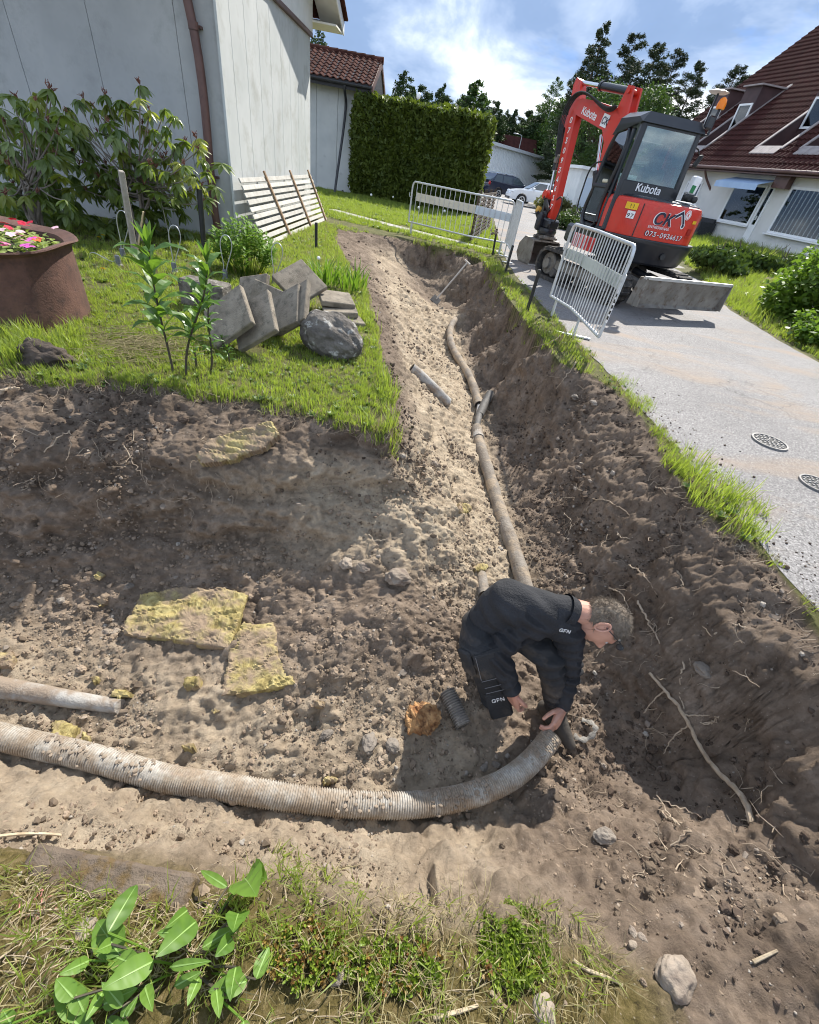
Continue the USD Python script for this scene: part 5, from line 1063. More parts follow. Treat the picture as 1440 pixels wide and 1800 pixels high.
# ---- clipped hedge
hx0, hx1, hy0, hy1, hz = -4.86, .26, 22.3, 24.0, 3.02
hg = thing('clipped_hedge', 'tall dark green clipped hedge beside the tiled outbuilding', 'hedge')
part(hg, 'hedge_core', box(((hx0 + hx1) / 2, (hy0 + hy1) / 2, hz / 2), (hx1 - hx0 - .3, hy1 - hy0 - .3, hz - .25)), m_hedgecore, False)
g = np.random.default_rng(5)
def spray(seed, n=9, L=.16):
    gg = np.random.default_rng(seed); C = np.column_stack([gg.normal(0, .035, n), gg.normal(0, .035, n), gg.uniform(0, L, n)])
    return tri_leaves(C, gg.uniform(.05, .09, n), gg, .9, long=2.0)
N = 15000; pos, nor = [], []
for face, frac in (('front', .62), ('top', .2), ('right', .1), ('left', .08)):
    m_ = int(N * frac); u, w = g.random(m_), g.random(m_); wave = lambda a, b: .07 * np.sin(a * 3.1 + b * 2) + .05 * g.normal(size=m_)
    if face == 'front': p = np.column_stack([hx0 + u * (hx1 - hx0), hy0 + .05 + wave(u * 6, w * 3), w * hz]); n_ = np.tile([0, -1, .3], (m_, 1))
    if face == 'top': p = np.column_stack([hx0 + u * (hx1 - hx0), hy0 + w * (hy1 - hy0), hz - .08 + wave(u * 6, w * 2)]); n_ = np.tile([0, -.1, 1], (m_, 1))
    if face == 'right': p = np.column_stack([hx1 - .05 + wave(u * 3, w * 3), hy0 + u * (hy1 - hy0), w * hz]); n_ = np.tile([1, 0, .3], (m_, 1))
    if face == 'left': p = np.column_stack([hx0 + .05 + wave(u * 3, w * 3), hy0 + u * (hy1 - hy0), w * hz]); n_ = np.tile([-1, 0, .3], (m_, 1))
    pos.append(p); nor.append(n_ + g.normal(0, .45, (m_, 3)))
pos, nor = np.vstack(pos), np.vstack(nor)
instancer(hg + '/foliage', [('spray_%s' % c, spray(60 + i), m_hedge, False) for i, c in enumerate('abc')], pos, quat_from_z(nor, g.uniform(0, 6.28, len(pos))), g.uniform(.8, 1.6, len(pos)), g.integers(0, 3, len(pos)))
# ---- low shrubs
def shrub(name, label, c, size, n, mat, seed, leafs=.05, cat='shrub', group=None, up=.4, stems=9):
    g = np.random.default_rng(seed); t = thing(name, label, cat, c, group=group)
    sx, sy, sz = size
    st = []
    for k in range(stems):
        a = g.uniform(0, 6.28); e = np.array([math.cos(a) * sx * .35 * g.random(), math.sin(a) * sy * .35 * g.random(), sz * g.uniform(.5, .9)]); st.append(tube([(0, 0, 0), e * (.3, .3, .5), e], [.018, .012, .005], 5))
    part(t, 'stems', cat_(st), m_bark)
    lob = 22; C = []
    for k in range(lob):
        d = g.normal(size=3); d /= np.linalg.norm(d); d[2] = abs(d[2]); cc = d * np.array([sx, sy, sz * 1.6]) * .5 * g.uniform(.45, .88); cc[2] = min(cc[2] * .62, sz * .86) + .05 * sz
        m_ = n // lob; q = g.normal(size=(m_, 3)); q /= np.linalg.norm(q, axis=1, keepdims=True); C.append(cc + q * (g.random(m_) ** .4)[:, None] * np.array([sx, sy, sz]) * .2)
    C = np.vstack(C); C[:, 2] = np.abs(C[:, 2])
    part(t, 'foliage', tri_leaves(C, g.uniform(.7, 1.3, len(C)) * leafs, g, up, long=1.7), mat, False, kind='stuff')
    return t
big = at(1400, 560, .1)
shrub('leafy_bush', 'large bright green bush at the right edge on the lawn by the road', (7.7, 10.2, .1), (3.0, 3.0, 2.6), 15000, m_bright, 71, .07, 'bush')
shrub('leafy_bush', 'low leafy clump spilling onto the road edge below the large bush', (6.5, 8.4, .05), (1.5, 2.0, .7), 4200, m_bright, 72, .06, 'bush')
m_jun = leafmat('juniper', (.025, .05, .012), (.08, .13, .03), (.1, .16, .02), .2, .6, 4, .4)
for k, (px, py, z, w, h_) in enumerate(((1253, 472, .25, 1.5, 1.0), (1290, 470, .3, 1.5, .95), (1330, 478, .3, 1.5, .95), (1368, 480, .35, 1.4, .9))):
    c = at(px, py, z); shrub('juniper_bush', ('juniper bush nearest the excavator tail in the row before the white house', 'second juniper bush in the row, below the black sofa', 'third juniper bush in the row, below the white door', 'juniper bush at the row end, left of the large bright bush')[k], c, (w * 1.1, w, h_), 3000, m_jun, 80 + k, .10, 'bush', 'junipers before the white house', 1.3)
shrub('low_hedge', 'pale low shrub hedge before the white parked car', (6.0, 34.5, 0), (3.4, 2.0, 2.0), 3600, leafmat('pale_shrub', (.10, .11, .035), (.19, .2, .08), (.2, .2, .05), .3, .6, 2, .4), 91, .14, 'shrub', up=1.3)
shrub('round_shrub', 'round dark green shrub left of the cab beyond the bucket', at(1003, 405, 0), (2.2, 1.9, 1.35), 3600, m_jun, 92, .07)
shrub('tall_grass_shrub', 'straw coloured ornamental shrub behind the tilting bucket head', at(1000, 372, 0), (2.6, 2.0, 2.1), 3200, leafmat('straw_shrub', (.18, .16, .09), (.3, .27, .16), (.25, .22, .1), .3, .7, 2, .4), 93, .12, up=2.0)
# ---- parked cars
def car(name, label, loc, rz, body_mat, wagon=False, s=1.0):
    t = thing(name, label, 'car', loc, (0, 0, rz), scale=s)
    L, W = 4.4, 1.8
    # x forward, side profile in (x, z)
    lower = [(2.18, .30), (2.2, .55), (2.1, .74), (1.6, .86), (.95, .95), (-1.95, 1.0), (-2.18, .86), (-2.2, .45), (-2.15, .30)]
    if wagon: gh_ = [(1.0, .94), (.25, 1.43), (-.3, 1.50), (-1.6, 1.47), (-2.12, .98)]
    else: gh_ = [(1.05, .94), (.30, 1.40), (-.4, 1.47), (-1.35, 1.36), (-2.05, .98)]
    P = [(x, sg * W / 2 * (1 if .4 < z < .9 else .96) * (.90 if abs(x) > 2.0 else 1), z) for x, z in lower for sg in (-1, 1)]
    arches = [cyl((wx, -1.2, .33), (wx, 1.2, .33), .37, 22) for wx in (1.36, -1.30)]
    def to_m(tm): return manifold3d.Manifold(manifold3d.Mesh(np.asarray(tm.vertices, np.float32), np.asarray(tm.faces, np.uint32)))
    body = to_m(hullpts(P))
    for a_ in arches: body = body - to_m(a_)
    part(t, 'body', body, body_mat, 25)
    Pg = [(x, sg * (W / 2 * .95 - (z - .94) * .36), z) for x, z in gh_ for sg in (-1, 1)]
    part(t, 'cabin', hullpts(Pg), body_mat, 25)
    gl = m_carglass
    xs = [p[0] for p in gh_]
    wz0, wz1 = 1.0, (1.40 if wagon else 1.36)
    for sg in (-1, 1):
        yy = lambda z, e: sg * (W / 2 * .95 - (z - .94) * .36 + e)
        for (a0, a1, b0, b1) in (((.82, -.15, .34, -.18), (-.24, -1.05, -.26, -1.02), (-1.13, -1.85, -1.10, -1.62)) if wagon else ((.85, -.15, .36, -.18), (-.24, -1.15, -.26, -1.05), (-1.22, -1.75, -1.12, -1.35))):
            part(t, 'side_window', hullpts([(x, yy(z, e), z) for (x, z) in ((a0, wz0), (a1, wz0), (b1, wz1), (b0, wz1)) for e in (-.004, .006)]), gl, False)
        part(t, 'mirror', ell((.72, sg * 1.0, 1.02), (.09, .10, .07)), body_mat)
        part(t, 'headlight', ell((2.05, sg * .66, .70), (.14, .2, .08)), m_lens)
        part(t, 'tail_light', ell((-2.14, sg * .74, .86), (.08, .14, .12)), m_tail)
        for wx in (1.36, -1.30):
            w = part(t, 'wheel', xf(lathe([(.001, -.10), (.2, -.10), (.31, -.10), (.325, -.06), (.325, .06), (.31, .10), (.2, .10), (.001, .08)], 24), (wx, sg * .80, .325), rx=90), m_tyre)
            part(w, 'rim', cat_([xf(lathe([(.17, -.015), (.215, -.015), (.215, .015), (.17, .015)], 20), (wx, sg * .905, .325), rx=90)] + [beam((wx, sg * .905, .325), (wx + .2 * math.cos(k * 1.2566), sg * .905, .325 + .2 * math.sin(k * 1.2566)), .02, .05, up=(0, 1, 0)) for k in range(5)]), m_alloy, False)
    part(t, 'windscreen', hullpts([(x + e, y, z) for x, z, w_ in ((.98, 1.0, .76), (.34, 1.39, .64)) for y in (-w_, w_) for e in (.02, .035)]), gl, False)
    part(t, 'rear_window', hullpts([(x - e, y, z) for x, z, w_ in ((gh_[-1][0] + .06, 1.04, .7), (gh_[-2][0] - .06, 1.34, .62)) for y in (-w_, w_) for e in (.02, .05)]), gl, False)
    part(t, 'bumper', hullpts([(2.2, y, z) for y in (-.8, .8) for z in (.28, .42)] + [(2.26, y, z) for y in (-.6, .6) for z in (.30, .40)]), m_blk, False)
    if wagon:
        for sg in (-1, 1): part(t, 'roof_rail', tube([(.1, sg * .62, 1.50), (-.2, sg * .62, 1.54), (-1.5, sg * .62, 1.52), (-1.7, sg * .62, 1.47)], .02, 6), m_chrome)
    return t
m_carglass = M('car_glass', (.03, .04, .045), rough=.05, spec=1.0)
m_tyre = M('tyre', (.016, .016, .016), rough=.85); m_alloy = M('alloy', (.55, .56, .57), rough=.35, metal=.8)
m_lens = M('lamp_lens', (.6, .62, .64), rough=.08); m_tail = M('tail_lens', (.35, .01, .01), rough=.12)
m_carwhite = M('car_white', (.74, .77, .80), rough=.25, coat=.6); m_carnavy = M('car_navy', (.012, .016, .03), rough=.25, coat=.6)
p = at(928, 357, 0); car('parked_car', 'white hatchback parked beyond the low shrub hedge', (p[0] - .1, 42.0, .004), 187, m_carwhite, s=1.12)
p = aty(868, 330, 47); car('parked_car', 'dark blue estate car with roof rails behind the white hatchback', (p[0] + 1.3, 48.0, .004), 28, m_carnavy, True, 1.14)
p = aty(836, 322, 46); car('parked_car', 'white car whose nose shows past the right end of the clipped hedge', (p[0] - 1.3, 47, .004), 20, m_carwhite, s=1.1)
# ---- street lamps
m_lampgrey = M('lamp_grey', (.4, .41, .42), rough=.4, metal=.5)
for px, py, y, lab in ((918, 238, 100, 'grey street lamp above the white hall before the far spruces'), (736, 168, 60, 'small white lamp head sticking up over the clipped hedge')):
    b, h = base_at(px, py, y); t = thing('street_lamp', lab, 'street lamp', b)
    part(t, 'pole', tube([(0, 0, 0), (0, 0, h - .2), (-.05, 0, h)], [.09, .06, .05], 8), m_lampgrey)
    if y > 90: part(t, 'arm', tube([(-.05, 0, h), (-1.0, 0, h + .1)], .045, 6), m_lampgrey); part(t, 'lamp_head', ell((-1.1, 0, h + .08), (.45, .16, .10)), m_lampgrey)
    else: part(t, 'lamp_head', ell((0, 0, h), (.22, .22, .26)), m_wht)

# ================================================================ the garden on the left
m_rust = M('rusty_steel', (.080, .038, .028), (.145, .072, .052), 5, .8, .35, 70, c3=(.06, .032, .026), scale3=18, t3=(.5, .72))
m_potsoil = M('pot_soil', (.02, .016, .012), (.05, .04, .03), 30, .95, .8, 60)
# ---- rusty drum planter; the foot is hidden by grass
pbr = at(160, 572, 0); pc_ = np.array([-3.70, 3.42, 0]); PR = .66
pl = thing('drum_planter', 'large rusty steel drum planter full of bedding flowers at the left picture edge', 'planter', pc_)
prof = [(PR * .985, 0.0), (PR * .985, .26), (PR * .985, .48), (PR * .995, .52), (PR * 1.05, .545), (PR * 1.075, .552), (PR * 1.07, .562), (PR * 1.04, .56), (PR * .92, .535), (PR * .90, .42)]
dm = lathe(prof, 56); v = dm.vertices; a_ = np.arctan2(v[:, 1], v[:, 0]); v[:, 2] += np.where(v[:, 2] > .51, .012 * np.sin(a_ * 3 + 1) + .008 * np.sin(a_ * 7), 0); r_ = 1 + .012 * np.sin(a_ * 2 + .5); v[:, :2] *= r_[:, None]
part(pl, 'drum', dm, m_rust)
part(pl, 'soil', lathe([(.001, .48), (PR * .5, .475), (PR * .92, .44)], 30), m_potsoil)
def flower(r, petals=5, cup=.25, seed=0):
    g = np.random.default_rng(seed); L = []
    for k in range(petals):
        p = leaf(r, r * .95, .5, .1, 4, .8, start=cup); L.append(xf(p, rz=360 / petals * k + g.uniform(-8, 8)))
    return cat_(L)
m_fl = {n: leafmat('petal_' + n, c, c, tuple(x * .8 for x in c), .3, .6, 6, .1) for n, c in (('red', (.62, .02, .06)), ('pink', (.80, .22, .42)), ('pale', (.85, .55, .62)), ('magenta', (.72, .14, .55)), ('orange', (.75, .16, .04)))}
m_bedleaf = leafmat('bedding_leaves', (.16, .24, .05), (.30, .36, .10), (.3, .4, .06), .3, .5, 9, .5)
g = np.random.default_rng(17)
Lp = []
for k in range(900):
    a, r = g.uniform(0, 6.28), PR * .86 * math.sqrt(g.random()); Lp.append((pc_[0] + r * math.cos(a), pc_[1] + r * math.sin(a), .48 + .10 * g.random() * (1 - (r / PR) ** 3)))
Lp = np.array(Lp)
lf = xf(leaf(.055, .042, .5, .2, 4))
instancer(numbered('/World', 'bedding_leaves'), [('leaf', lf, m_bedleaf, False)], Lp, quat_z(g.uniform(0, 6.28, 900), g.uniform(-.4, .7, 900), g.uniform(0, 6.28, 900)), g.uniform(.6, 1.3, 900), np.zeros(900, int), 'light green leaves of the bedding plants inside the rusty drum', 'plants')
FW = [(8, 392, 'red'), (22, 385, 'red'), (15, 400, 'red'), (38, 392, 'red'), (52, 391, 'red'), (45, 396, 'red'), (97, 400, 'pale'), (48, 424, 'magenta'), (56, 420, 'magenta'), (44, 431, 'magenta'), (52, 434, 'magenta'), (66, 418, 'red'), (64, 422, 'orange'), (25, 410, 'pale'), (18, 412, 'pale'), (38, 414, 'pink'), (5, 431, 'pink'), (10, 428, 'pink'), (3, 404, 'pale'), (30, 418, 'pale'), (-12, 400, 'red'), (-20, 415, 'pink'), (36, 407, 'pale')]
for k, (px, py, n_) in enumerate(FW):
    p = at(px, py, .59); fl = flower(.034 if n_ != 'magenta' else .042, 5, .2, k)
    part('/World/drum_planter', 'flower', xf(fl, p - pc_, rx=g.uniform(-25, 10), ry=g.uniform(-20, 20), rz=g.uniform(0, 360)), m_fl[n_], False)

# ---- rhododendrons against the grey wall
m_rholeaf = leafmat('rhododendron_leaf', (.055, .098, .026), (.15, .20, .055), (.30, .42, .05), .33, .34, 6, .5, .6)
m_rhoold = leafmat('rhododendron_leaf_yellowish', (.12, .155, .03), (.22, .25, .05), (.42, .48, .05), .36, .4, 6, .4, .5)
m_bud = M('seed_heads', (.12, .045, .03), (.2, .08, .05), 20, .8)
m_twig = M('grey_twig', (.16, .13, .11), (.26, .22, .19), 12, .9, .4, 60)
def whorl(seed, n=9, L=.13, droop=1.0, bud=True):
    g = np.random.default_rng(seed); Q = []
    for k in range(n):
        l = leaf(L * g.uniform(.75, 1.1), L * .35, .55 * droop + g.uniform(0, .3), .25, 5, .75, start=.15 - .95 * droop * g.uniform(.5, 1.1))
        Q.append(xf(l, (0, 0, g.uniform(-.02, .01)), rx=g.uniform(-15, 15), rz=360 / n * k + g.uniform(-14, 14)))
    b = cat_([tube([(0, 0, 0), (g.normal(0, .012), g.normal(0, .012), .03), (g.normal(0, .025), g.normal(0, .025), g.uniform(.045, .065))], [.004, .005, .002], 5) for k in range(6)]) if bud else None
    return cat_(Q), b
WH = [whorl(100 + k, 8 + k % 3, .15, (.55, .8, 1.0, 1.15)[k % 4], True) for k in range(8)]
def rhodo(label, root, tips, seed, nfill, fill_c, fill_s):
    """tips: world positions of the leaf whorls one can tell apart"""
    g = np.random.default_rng(seed); t = thing('rhododendron', label, 'shrub', root)
    root = np.asarray(root, float); hubs = []
    nh = 7
    tips = np.asarray(tips)
    for k in range(nh):
        sel = tips[k::nh]; c = sel.mean(0); h = root * .35 + c * .65 + g.normal(0, .06, 3); hubs.append(h)
        part(t, 'branch', tube(smooth_path([root + (g.normal(0, .05), g.normal(0, .05), -.02) - root, (root * .6 + h * .4 + g.normal(0, .05, 3)) - root, h - root], 9), np.linspace(.024, .012, 9), 7), m_twig)
        tw = []
        for p in sel: tw.append(tube(smooth_path([h - root, (h * .45 + p * .55) + (0, 0, -.06) - root, p - root], 7), np.linspace(.010, .005, 7), 5))
        part(t, 'twigs', cat_(tw), m_twig, kind='stuff')
    for k, p in enumerate(tips):
        L_, b_ = WH[g.integers(0, 8)]; s = g.uniform(.95, 1.35); args = dict(loc=p - root, rx=g.uniform(-25, 25), ry=g.uniform(-25, 25), rz=g.uniform(0, 360), s=s)
        w = part(t, 'leaf_whorl', xf(L_, **args), m_rhoold if g.random() < .35 else m_rholeaf, False)
        if g.random() < .6: part(w, 'seed_head', xf(b_, **args), m_bud)
    C = np.asarray(fill_c) + g.normal(0, 1, (nfill, 3)) * np.asarray(fill_s); C[:, 2] = np.clip(C[:, 2], .12, None)
    F = [xf(WH[g.integers(0, 8)][0], c - root, rx=g.uniform(-30, 30), ry=g.uniform(-30, 30), rz=g.uniform(0, 360), s=g.uniform(1.0, 1.4)) for c in C]
    part(t, 'inner_foliage', cat_(F), m_rholeaf, False, kind='stuff')
g = np.random.default_rng(23)
T2 = [(240, 150), (188, 165), (150, 175), (120, 190), (290, 195), (305, 205), (340, 245), (352, 260), (320, 285), (230, 190), (200, 200), (165, 195), (210, 225), (255, 215), (275, 230), (180, 215), (140, 215), (235, 245), (260, 260), (290, 240), (310, 255), (215, 265), (185, 290), (160, 300), (145, 285), (245, 290), (270, 300), (295, 300), (315, 320), (340, 310), (350, 325), (250, 320), (280, 335), (200, 320), (175, 320), (225, 300), (330, 290), (190, 180), (262, 190), (125, 265), (120, 200), (150, 330), (300, 345), (320, 350), (235, 345), (330, 335), (215, 175), (170, 235), (285, 280), (205, 345), (255, 360)]
T2 = T2 + [(a_ + g.uniform(-22, 8), b_ + g.uniform(0, 30)) for a_, b_ in T2[::2]]
tips2 = [aty(px + g.uniform(-6, 6), py + g.uniform(-5, 5), g.uniform(6.6, 7.5)) for px, py in T2]
T1 = [(15, 170), (40, 180), (70, 190), (95, 165), (85, 160), (60, 205), (30, 210), (10, 215), (80, 215), (110, 235), (50, 240), (20, 250), (5, 270), (75, 255), (100, 270), (40, 285), (60, 310), (90, 300), (25, 320), (110, 305), (70, 335), (45, 345), (10, 345), (95, 335), (-15, 200), (-25, 260), (-20, 320), (0, 190), (65, 180), (105, 200), (55, 270), (15, 295), (80, 285), (35, 235), (120, 330)]
T1 = T1 + [(a_ + g.uniform(-18, 18), b_ + g.uniform(0, 22)) for a_, b_ in T1[::2]]
tips1 = [aty(px + g.uniform(-6, 6), py + g.uniform(-5, 5), g.uniform(5.6, 6.8)) for px, py in T1]
rhodo('taller rhododendron with bare lower stem and brown seed heads beside the brown downspout', (-4.55, 6.75, 0), tips2, 31, 70, (-4.8, 7.3, .55), (.45, .2, .3))
rhodo('darker rhododendron behind the rusty drum planter at the left picture edge', (-5.6, 6.2, 0), tips1, 32, 100, (-5.6, 6.7, .65), (.6, .3, .38))
# ---- stakes and poles among them
m_greywood = M('weathered_stake', (.26, .23, .19), (.38, .34, .29), 8, .9, .5, 40)
b0 = at(240, 460, 0); single('wooden_stake', beam(b0, aty(213, 300, b0[1] - .12), .055, .055, ch=.006), m_greywood, 'thick weathered wooden stake leaning in front of the taller rhododendron', 'stake', smooth=False)
b0 = at(240, 452, 0); single('bamboo_cane', tube([b0, aty(252, 372, b0[1])], [.012, .010], 7), M('bamboo', (.42, .33, .18), (.5, .4, .24), 8, .6), 'short bamboo cane just right of the thick wooden stake', 'cane')
m_wire = M('plant_wire', (.34, .33, .31), rough=.5, metal=.6)
b0 = at(301, 430, 0); t = thing('ring_support', 'thin wire plant support with two rings before the taller rhododendron', 'plant support', b0)
tp = aty(275, 318, b0[1]) - b0
part(t, 'rod', tube([(0, 0, 0), tp], .006, 6), m_wire)
for f_, side in ((.93, 1), (.60, 1)):
    c = tp * f_; aa = np.linspace(0, 2 * math.pi, 18); part(t, 'ring', tube(np.column_stack([c[0] + .09 + .09 * np.cos(aa), c[1] + .06 * np.sin(aa), np.full(18, c[2])]), .006, 6, False), m_wire)
m_polebl = M('black_pole', (.010, .010, .011), (.02, .02, .02), 9, .4)
b0 = at(360, 448, 0); single('black_pole', cyl(b0 - (0, 0, .05), aty(350, 332, b0[1]), .035, 14), m_polebl, 'thick black pole standing before the rhododendron near the brown downspout', 'pole')
POST = [(556, 437, 556, 391, 'short black post on the grass at the far left corner of the trench'), (866, 450, 874, 402, 'black post at the far right corner of the trench before the barrier'), (888, 480, 902, 431, 'middle black post of the three along the trench right edge'), (927, 545, 949, 474, 'nearest black post on the trench right edge left of the kinked barrier')]
for x0_, y0_, x1_, y1_, lab in POST:
    b0 = at(x0_, y0_, 0); h_ = .52; e = aty(x1_, y1_, b0[1]); single('black_post', box((b0 + e) / 2 - (0, 0, .04), (.045, .045, np.linalg.norm(e - b0) + .08), rotm('y', math.degrees(math.atan2((e - b0)[0], (e - b0)[2]))), .006), m_polebl, lab, 'post', 'black posts round the trench', smooth=False)
# ---- wire hoop lights: two upright wires on a little grey base
def hoop(px, py, pxt, pyt, label, lying=False):
    b0 = hit(px, py); t = thing('hoop_light', label, 'garden light', b0)
    e = aty(pxt, pyt, b0[1] + .02) - b0; w = .042
    if lying: e = np.array([-.36, .03, .03])
    u = np.array([1.0, 0, 0]) if not lying else np.array([0, .0, 1.0])
    P = [u * -w * .6 + (0, 0, .08), e * .5 - u * w, e * .97 - u * w, e - u * w * .6, e + u * w * .6, e * .97 + u * w, e * .5 + u * w, u * w * .6 + (0, 0, .08)]
    part(t, 'wire_hoop', tube(smooth_path(P, 40), .0055, 7), M('hoop_steel', (.45, .46, .46), rough=.35, metal=.8) if (px, py) == (218, 455) else '/World/Looks/hoop_steel')
    part(t, 'base', cat_([lathe([(.001, .0), (.04, .0), (.042, .015), (.03, .03), (.028, .10), (.022, .115), (.001, .12)], 14), cyl((0, 0, -.05), (0, 0, .01), .012, 8)]), M('hoop_base', (.12, .13, .14), rough=.4) if (px, py) == (218, 455) else '/World/Looks/hoop_base')
for a in ((218, 455, 214, 371, 'wire hoop garden light in front of the weathered wooden stake'), (308, 480, 306, 397, 'wire hoop garden light behind the tallest lily'), (397, 492, 397, 414, 'wire hoop garden light before the feathery green bush'), (483, 500, 488, 428, 'wire hoop garden light behind the leaning concrete slabs')): hoop(*a)
hoop(210, 468, 185, 462, 'fallen wire hoop garden light lying on the grass near the rusty drum', True)
# ---- feathery green bush, iris clump
b0 = at(432, 480, 0)
m_fresh = leafmat('fresh_leaves', (.06, .13, .015), (.14, .25, .03), (.22, .38, .03), .35, .45, 9, .5)
def feathery(name, label, c, R, H, nst, seed, mat, Ll=.07, cat='shrub'):
    g = np.random.default_rng(seed); t = thing(name, label, cat, c); S, Lf = [], []
    for k in range(nst):
        a, r = g.uniform(0, 6.28), R * math.sqrt(g.random()); h = H * (1 - .45 * (r / R) ** 2) * g.uniform(.8, 1.05); top = np.array([math.cos(a) * r, math.sin(a) * r, h])
        S.append(tube([top * (.5, .5, 0), top * (.8, .8, .5), top], [.004, .0035, .002], 4))
        for j in range(15):
            f = .35 + .65 * j / 14; Lf.append(xf(leaf(Ll * g.uniform(.7, 1.1), Ll * .30, .5, .2, 4, .9, start=.5), top * (.8 + .2 * f, .8 + .2 * f, f), rz=j * 137.5 + g.uniform(-20, 20)))
    part(t, 'stems', cat_(S), mat); part(t, 'foliage', cat_(Lf), mat, False, kind='stuff')
feathery('feathery_bush', 'bright green feathery bush at the foot of the brown downspout', b0, .42, .62, 75, 41, m_fresh, .11)
def blade_clump(name, label, c, R, H, n, seed, mat, W=.022, cat='plant', curl=.9):
    g = np.random.default_rng(seed); t = thing(name, label, cat, c)
    for k in range(n):
        a, r = g.uniform(0, 6.28), R * math.sqrt(g.random()); l = leaf(H * g.uniform(.65, 1.1), W * g.uniform(.8, 1.2), curl * g.uniform(.3, 1.1), .3, 6, .45, start=g.uniform(1.15, 1.5))
        part(t, 'blade', xf(l, (r * math.cos(a), r * math.sin(a), 0), rz=math.degrees(a) + g.uniform(-60, 60)), mat, False)
blade_clump('iris_clump', 'clump of sword shaped iris leaves right of the leaning concrete slabs', at(575, 500, 0), .22, .42, 60, 51, m_fresh, .026)
blade_clump('iris_clump', 'second clump of iris leaves at the very edge of the trench slope', at(620, 510, 0), .18, .38, 46, 52, m_fresh, .024)
# ---- the lilies in front
m_lily = leafmat('lily_leaf', (.045, .11, .02), (.10, .19, .035), (.20, .36, .03), .36, .38, 9, .4, .5)
m_lilystem = M('lily_stem', (.035, .028, .018), (.06, .05, .025), 20, .7)
def lily(label, base, pts, n, L, seed):
    g = np.random.default_rng(seed); t = thing('lily_plant', label, 'plant', base)
    P = smooth_path([np.array(p) - base for p in pts], 20); part(t, 'stem', tube(P, np.linspace(.009, .004, 20), 8), m_lilystem)
    for k in range(n):
        f = .30 + .68 * (k / (n - 1)) ** .9; q = P[int(f * 19)]
        l = leaf(L * g.uniform(.75, 1.1) * (1 - .25 * f), L * .21, 1.0 + g.uniform(0, .7), .25, 8, .75, start=.75 + .3 * f + g.uniform(-.2, .2), wav=.15)
        part(t, 'leaf', xf(l, q, rx=g.uniform(-12, 12), rz=k * 137.5 + g.uniform(-25, 25)), m_lily, False)
    for k in range(5): part(t, 'leaf', xf(leaf(L * .5, L * .12, .2, .5, 6, .8, start=1.2), P[-1], rz=72 * k + 20), m_lily, False)
b0 = hit(305, 655); lily('tallest lily plant at the bank edge, left of the other two lilies', b0, [b0, aty(290, 590, b0[1] + .02), aty(272, 510, b0[1]), aty(262, 440, b0[1] - .02)], 22, .34, 61)
b0 = hit(328, 660); lily('middle lily plant leaning right over the mossy concrete block', b0, [b0, aty(335, 590, b0[1] + .02), aty(352, 540, b0[1]), aty(364, 462, b0[1] - .03)], 26, .27, 62)
b0 = hit(370, 655); lily('shortest lily plant before the first leaning concrete slab', b0, [b0, aty(370, 600, b0[1]), aty(366, 560, b0[1]), aty(368, 530, b0[1])], 16, .15, 63)
for k, (px, py, h_) in enumerate(((402, 640, .12), (392, 618, .10), (345, 648, .16))):
    b0 = hit(px, py); lily(('young leafy shoot at the foot of the second leaning slab', 'small leafy shoot behind the young one near the slabs', 'thin leafy shoot between middle and shortest lily')[k], b0, [b0, b0 + (.01, 0, h_ * .5), b0 + (.0, 0.01, h_)], 9, .09, 70 + k)
# ---- concrete slabs and the boulder
m_slab = M('slab_concrete', (.175, .145, .108), (.275, .235, .18), 6, .9, .5, 120, c3=(.09, .08, .06), scale3=14, t3=(.5, .72))
m_mossblk = M('mossy_block', (.06, .05, .04), (.22, .20, .17), 12, .95, .7, 60, c3=(.45, .43, .38), scale3=30, t3=(.6, .72))
def slab(px, py, size, rx, ry, rz, lab, dz=0.0, th=.055, spin=0):
    b0 = hit(px, py); size *= 1.22
    m_ = xf(box((0, 0, 0), (size, size, th), ch=.007), rz=spin)
    m_ = m_.subdivide_to_size(.09) if hasattr(m_, 'subdivide_to_size') else m_
    m_ = xf(m_, (0, 0, 0), rx=rx, ry=ry, rz=rz); m_.vertices += b0 - (0, 0, m_.vertices[:, 2].min() + .01) + (0, 0, dz)
    single('concrete_slab', m_, m_slab, lab, 'paving slab', 'paving slabs heaped on the lawn', smooth=20)
slab(408, 606, .34, 50, 0, -30, 'leftmost grey slab of the heap, standing on edge behind the lilies', spin=-36)
slab(452, 612, .33, 52, 4, -34, 'second grey slab from the left, leaning on the leftmost one', spin=-38)
slab(468, 575, .32, 66, -4, -24, 'grey slab with a bright worn edge in the middle of the heap', spin=-8)
slab(500, 592, .33, 52, 6, -46, 'earth covered slab left of the lichen boulder', spin=-40)
slab(516, 592, .34, 56, 4, -50, 'upright slab touching the left side of the lichen boulder', .01, spin=-42)
slab(448, 556, .30, 60, 0, -30, 'slab at the back of the heap, only its top edge showing', spin=20)
slab(528, 545, .34, 34, 12, 6, 'pale speckled slab on top at the back of the heap', .10, spin=-32)
slab(590, 552, .30, 5, 3, 24, 'flat mossy slab topmost of the low pile behind the boulder', .115)
slab(596, 558, .30, 3, -2, 20, 'flat slab under the topmost one behind the boulder', .055)
slab(606, 566, .30, 2, 2, 28, 'lowest flat slab of the pile, next to the trench edge', .0)
b0 = hit(366, 540)
single('concrete_block', xf(box((0, 0, .12), (.46, .22, .26), ch=.02).subdivide_to_size(.05), b0, rz=-4), m_mossblk, 'mossy old concrete block standing behind the middle lily', 'block', smooth=20)
m_bould = M('lichen_boulder', (.075, .064, .054), (.18, .16, .138), 7, .9, .9, 40, c3=(.38, .365, .33), scale3=9, t3=(.56, .63))
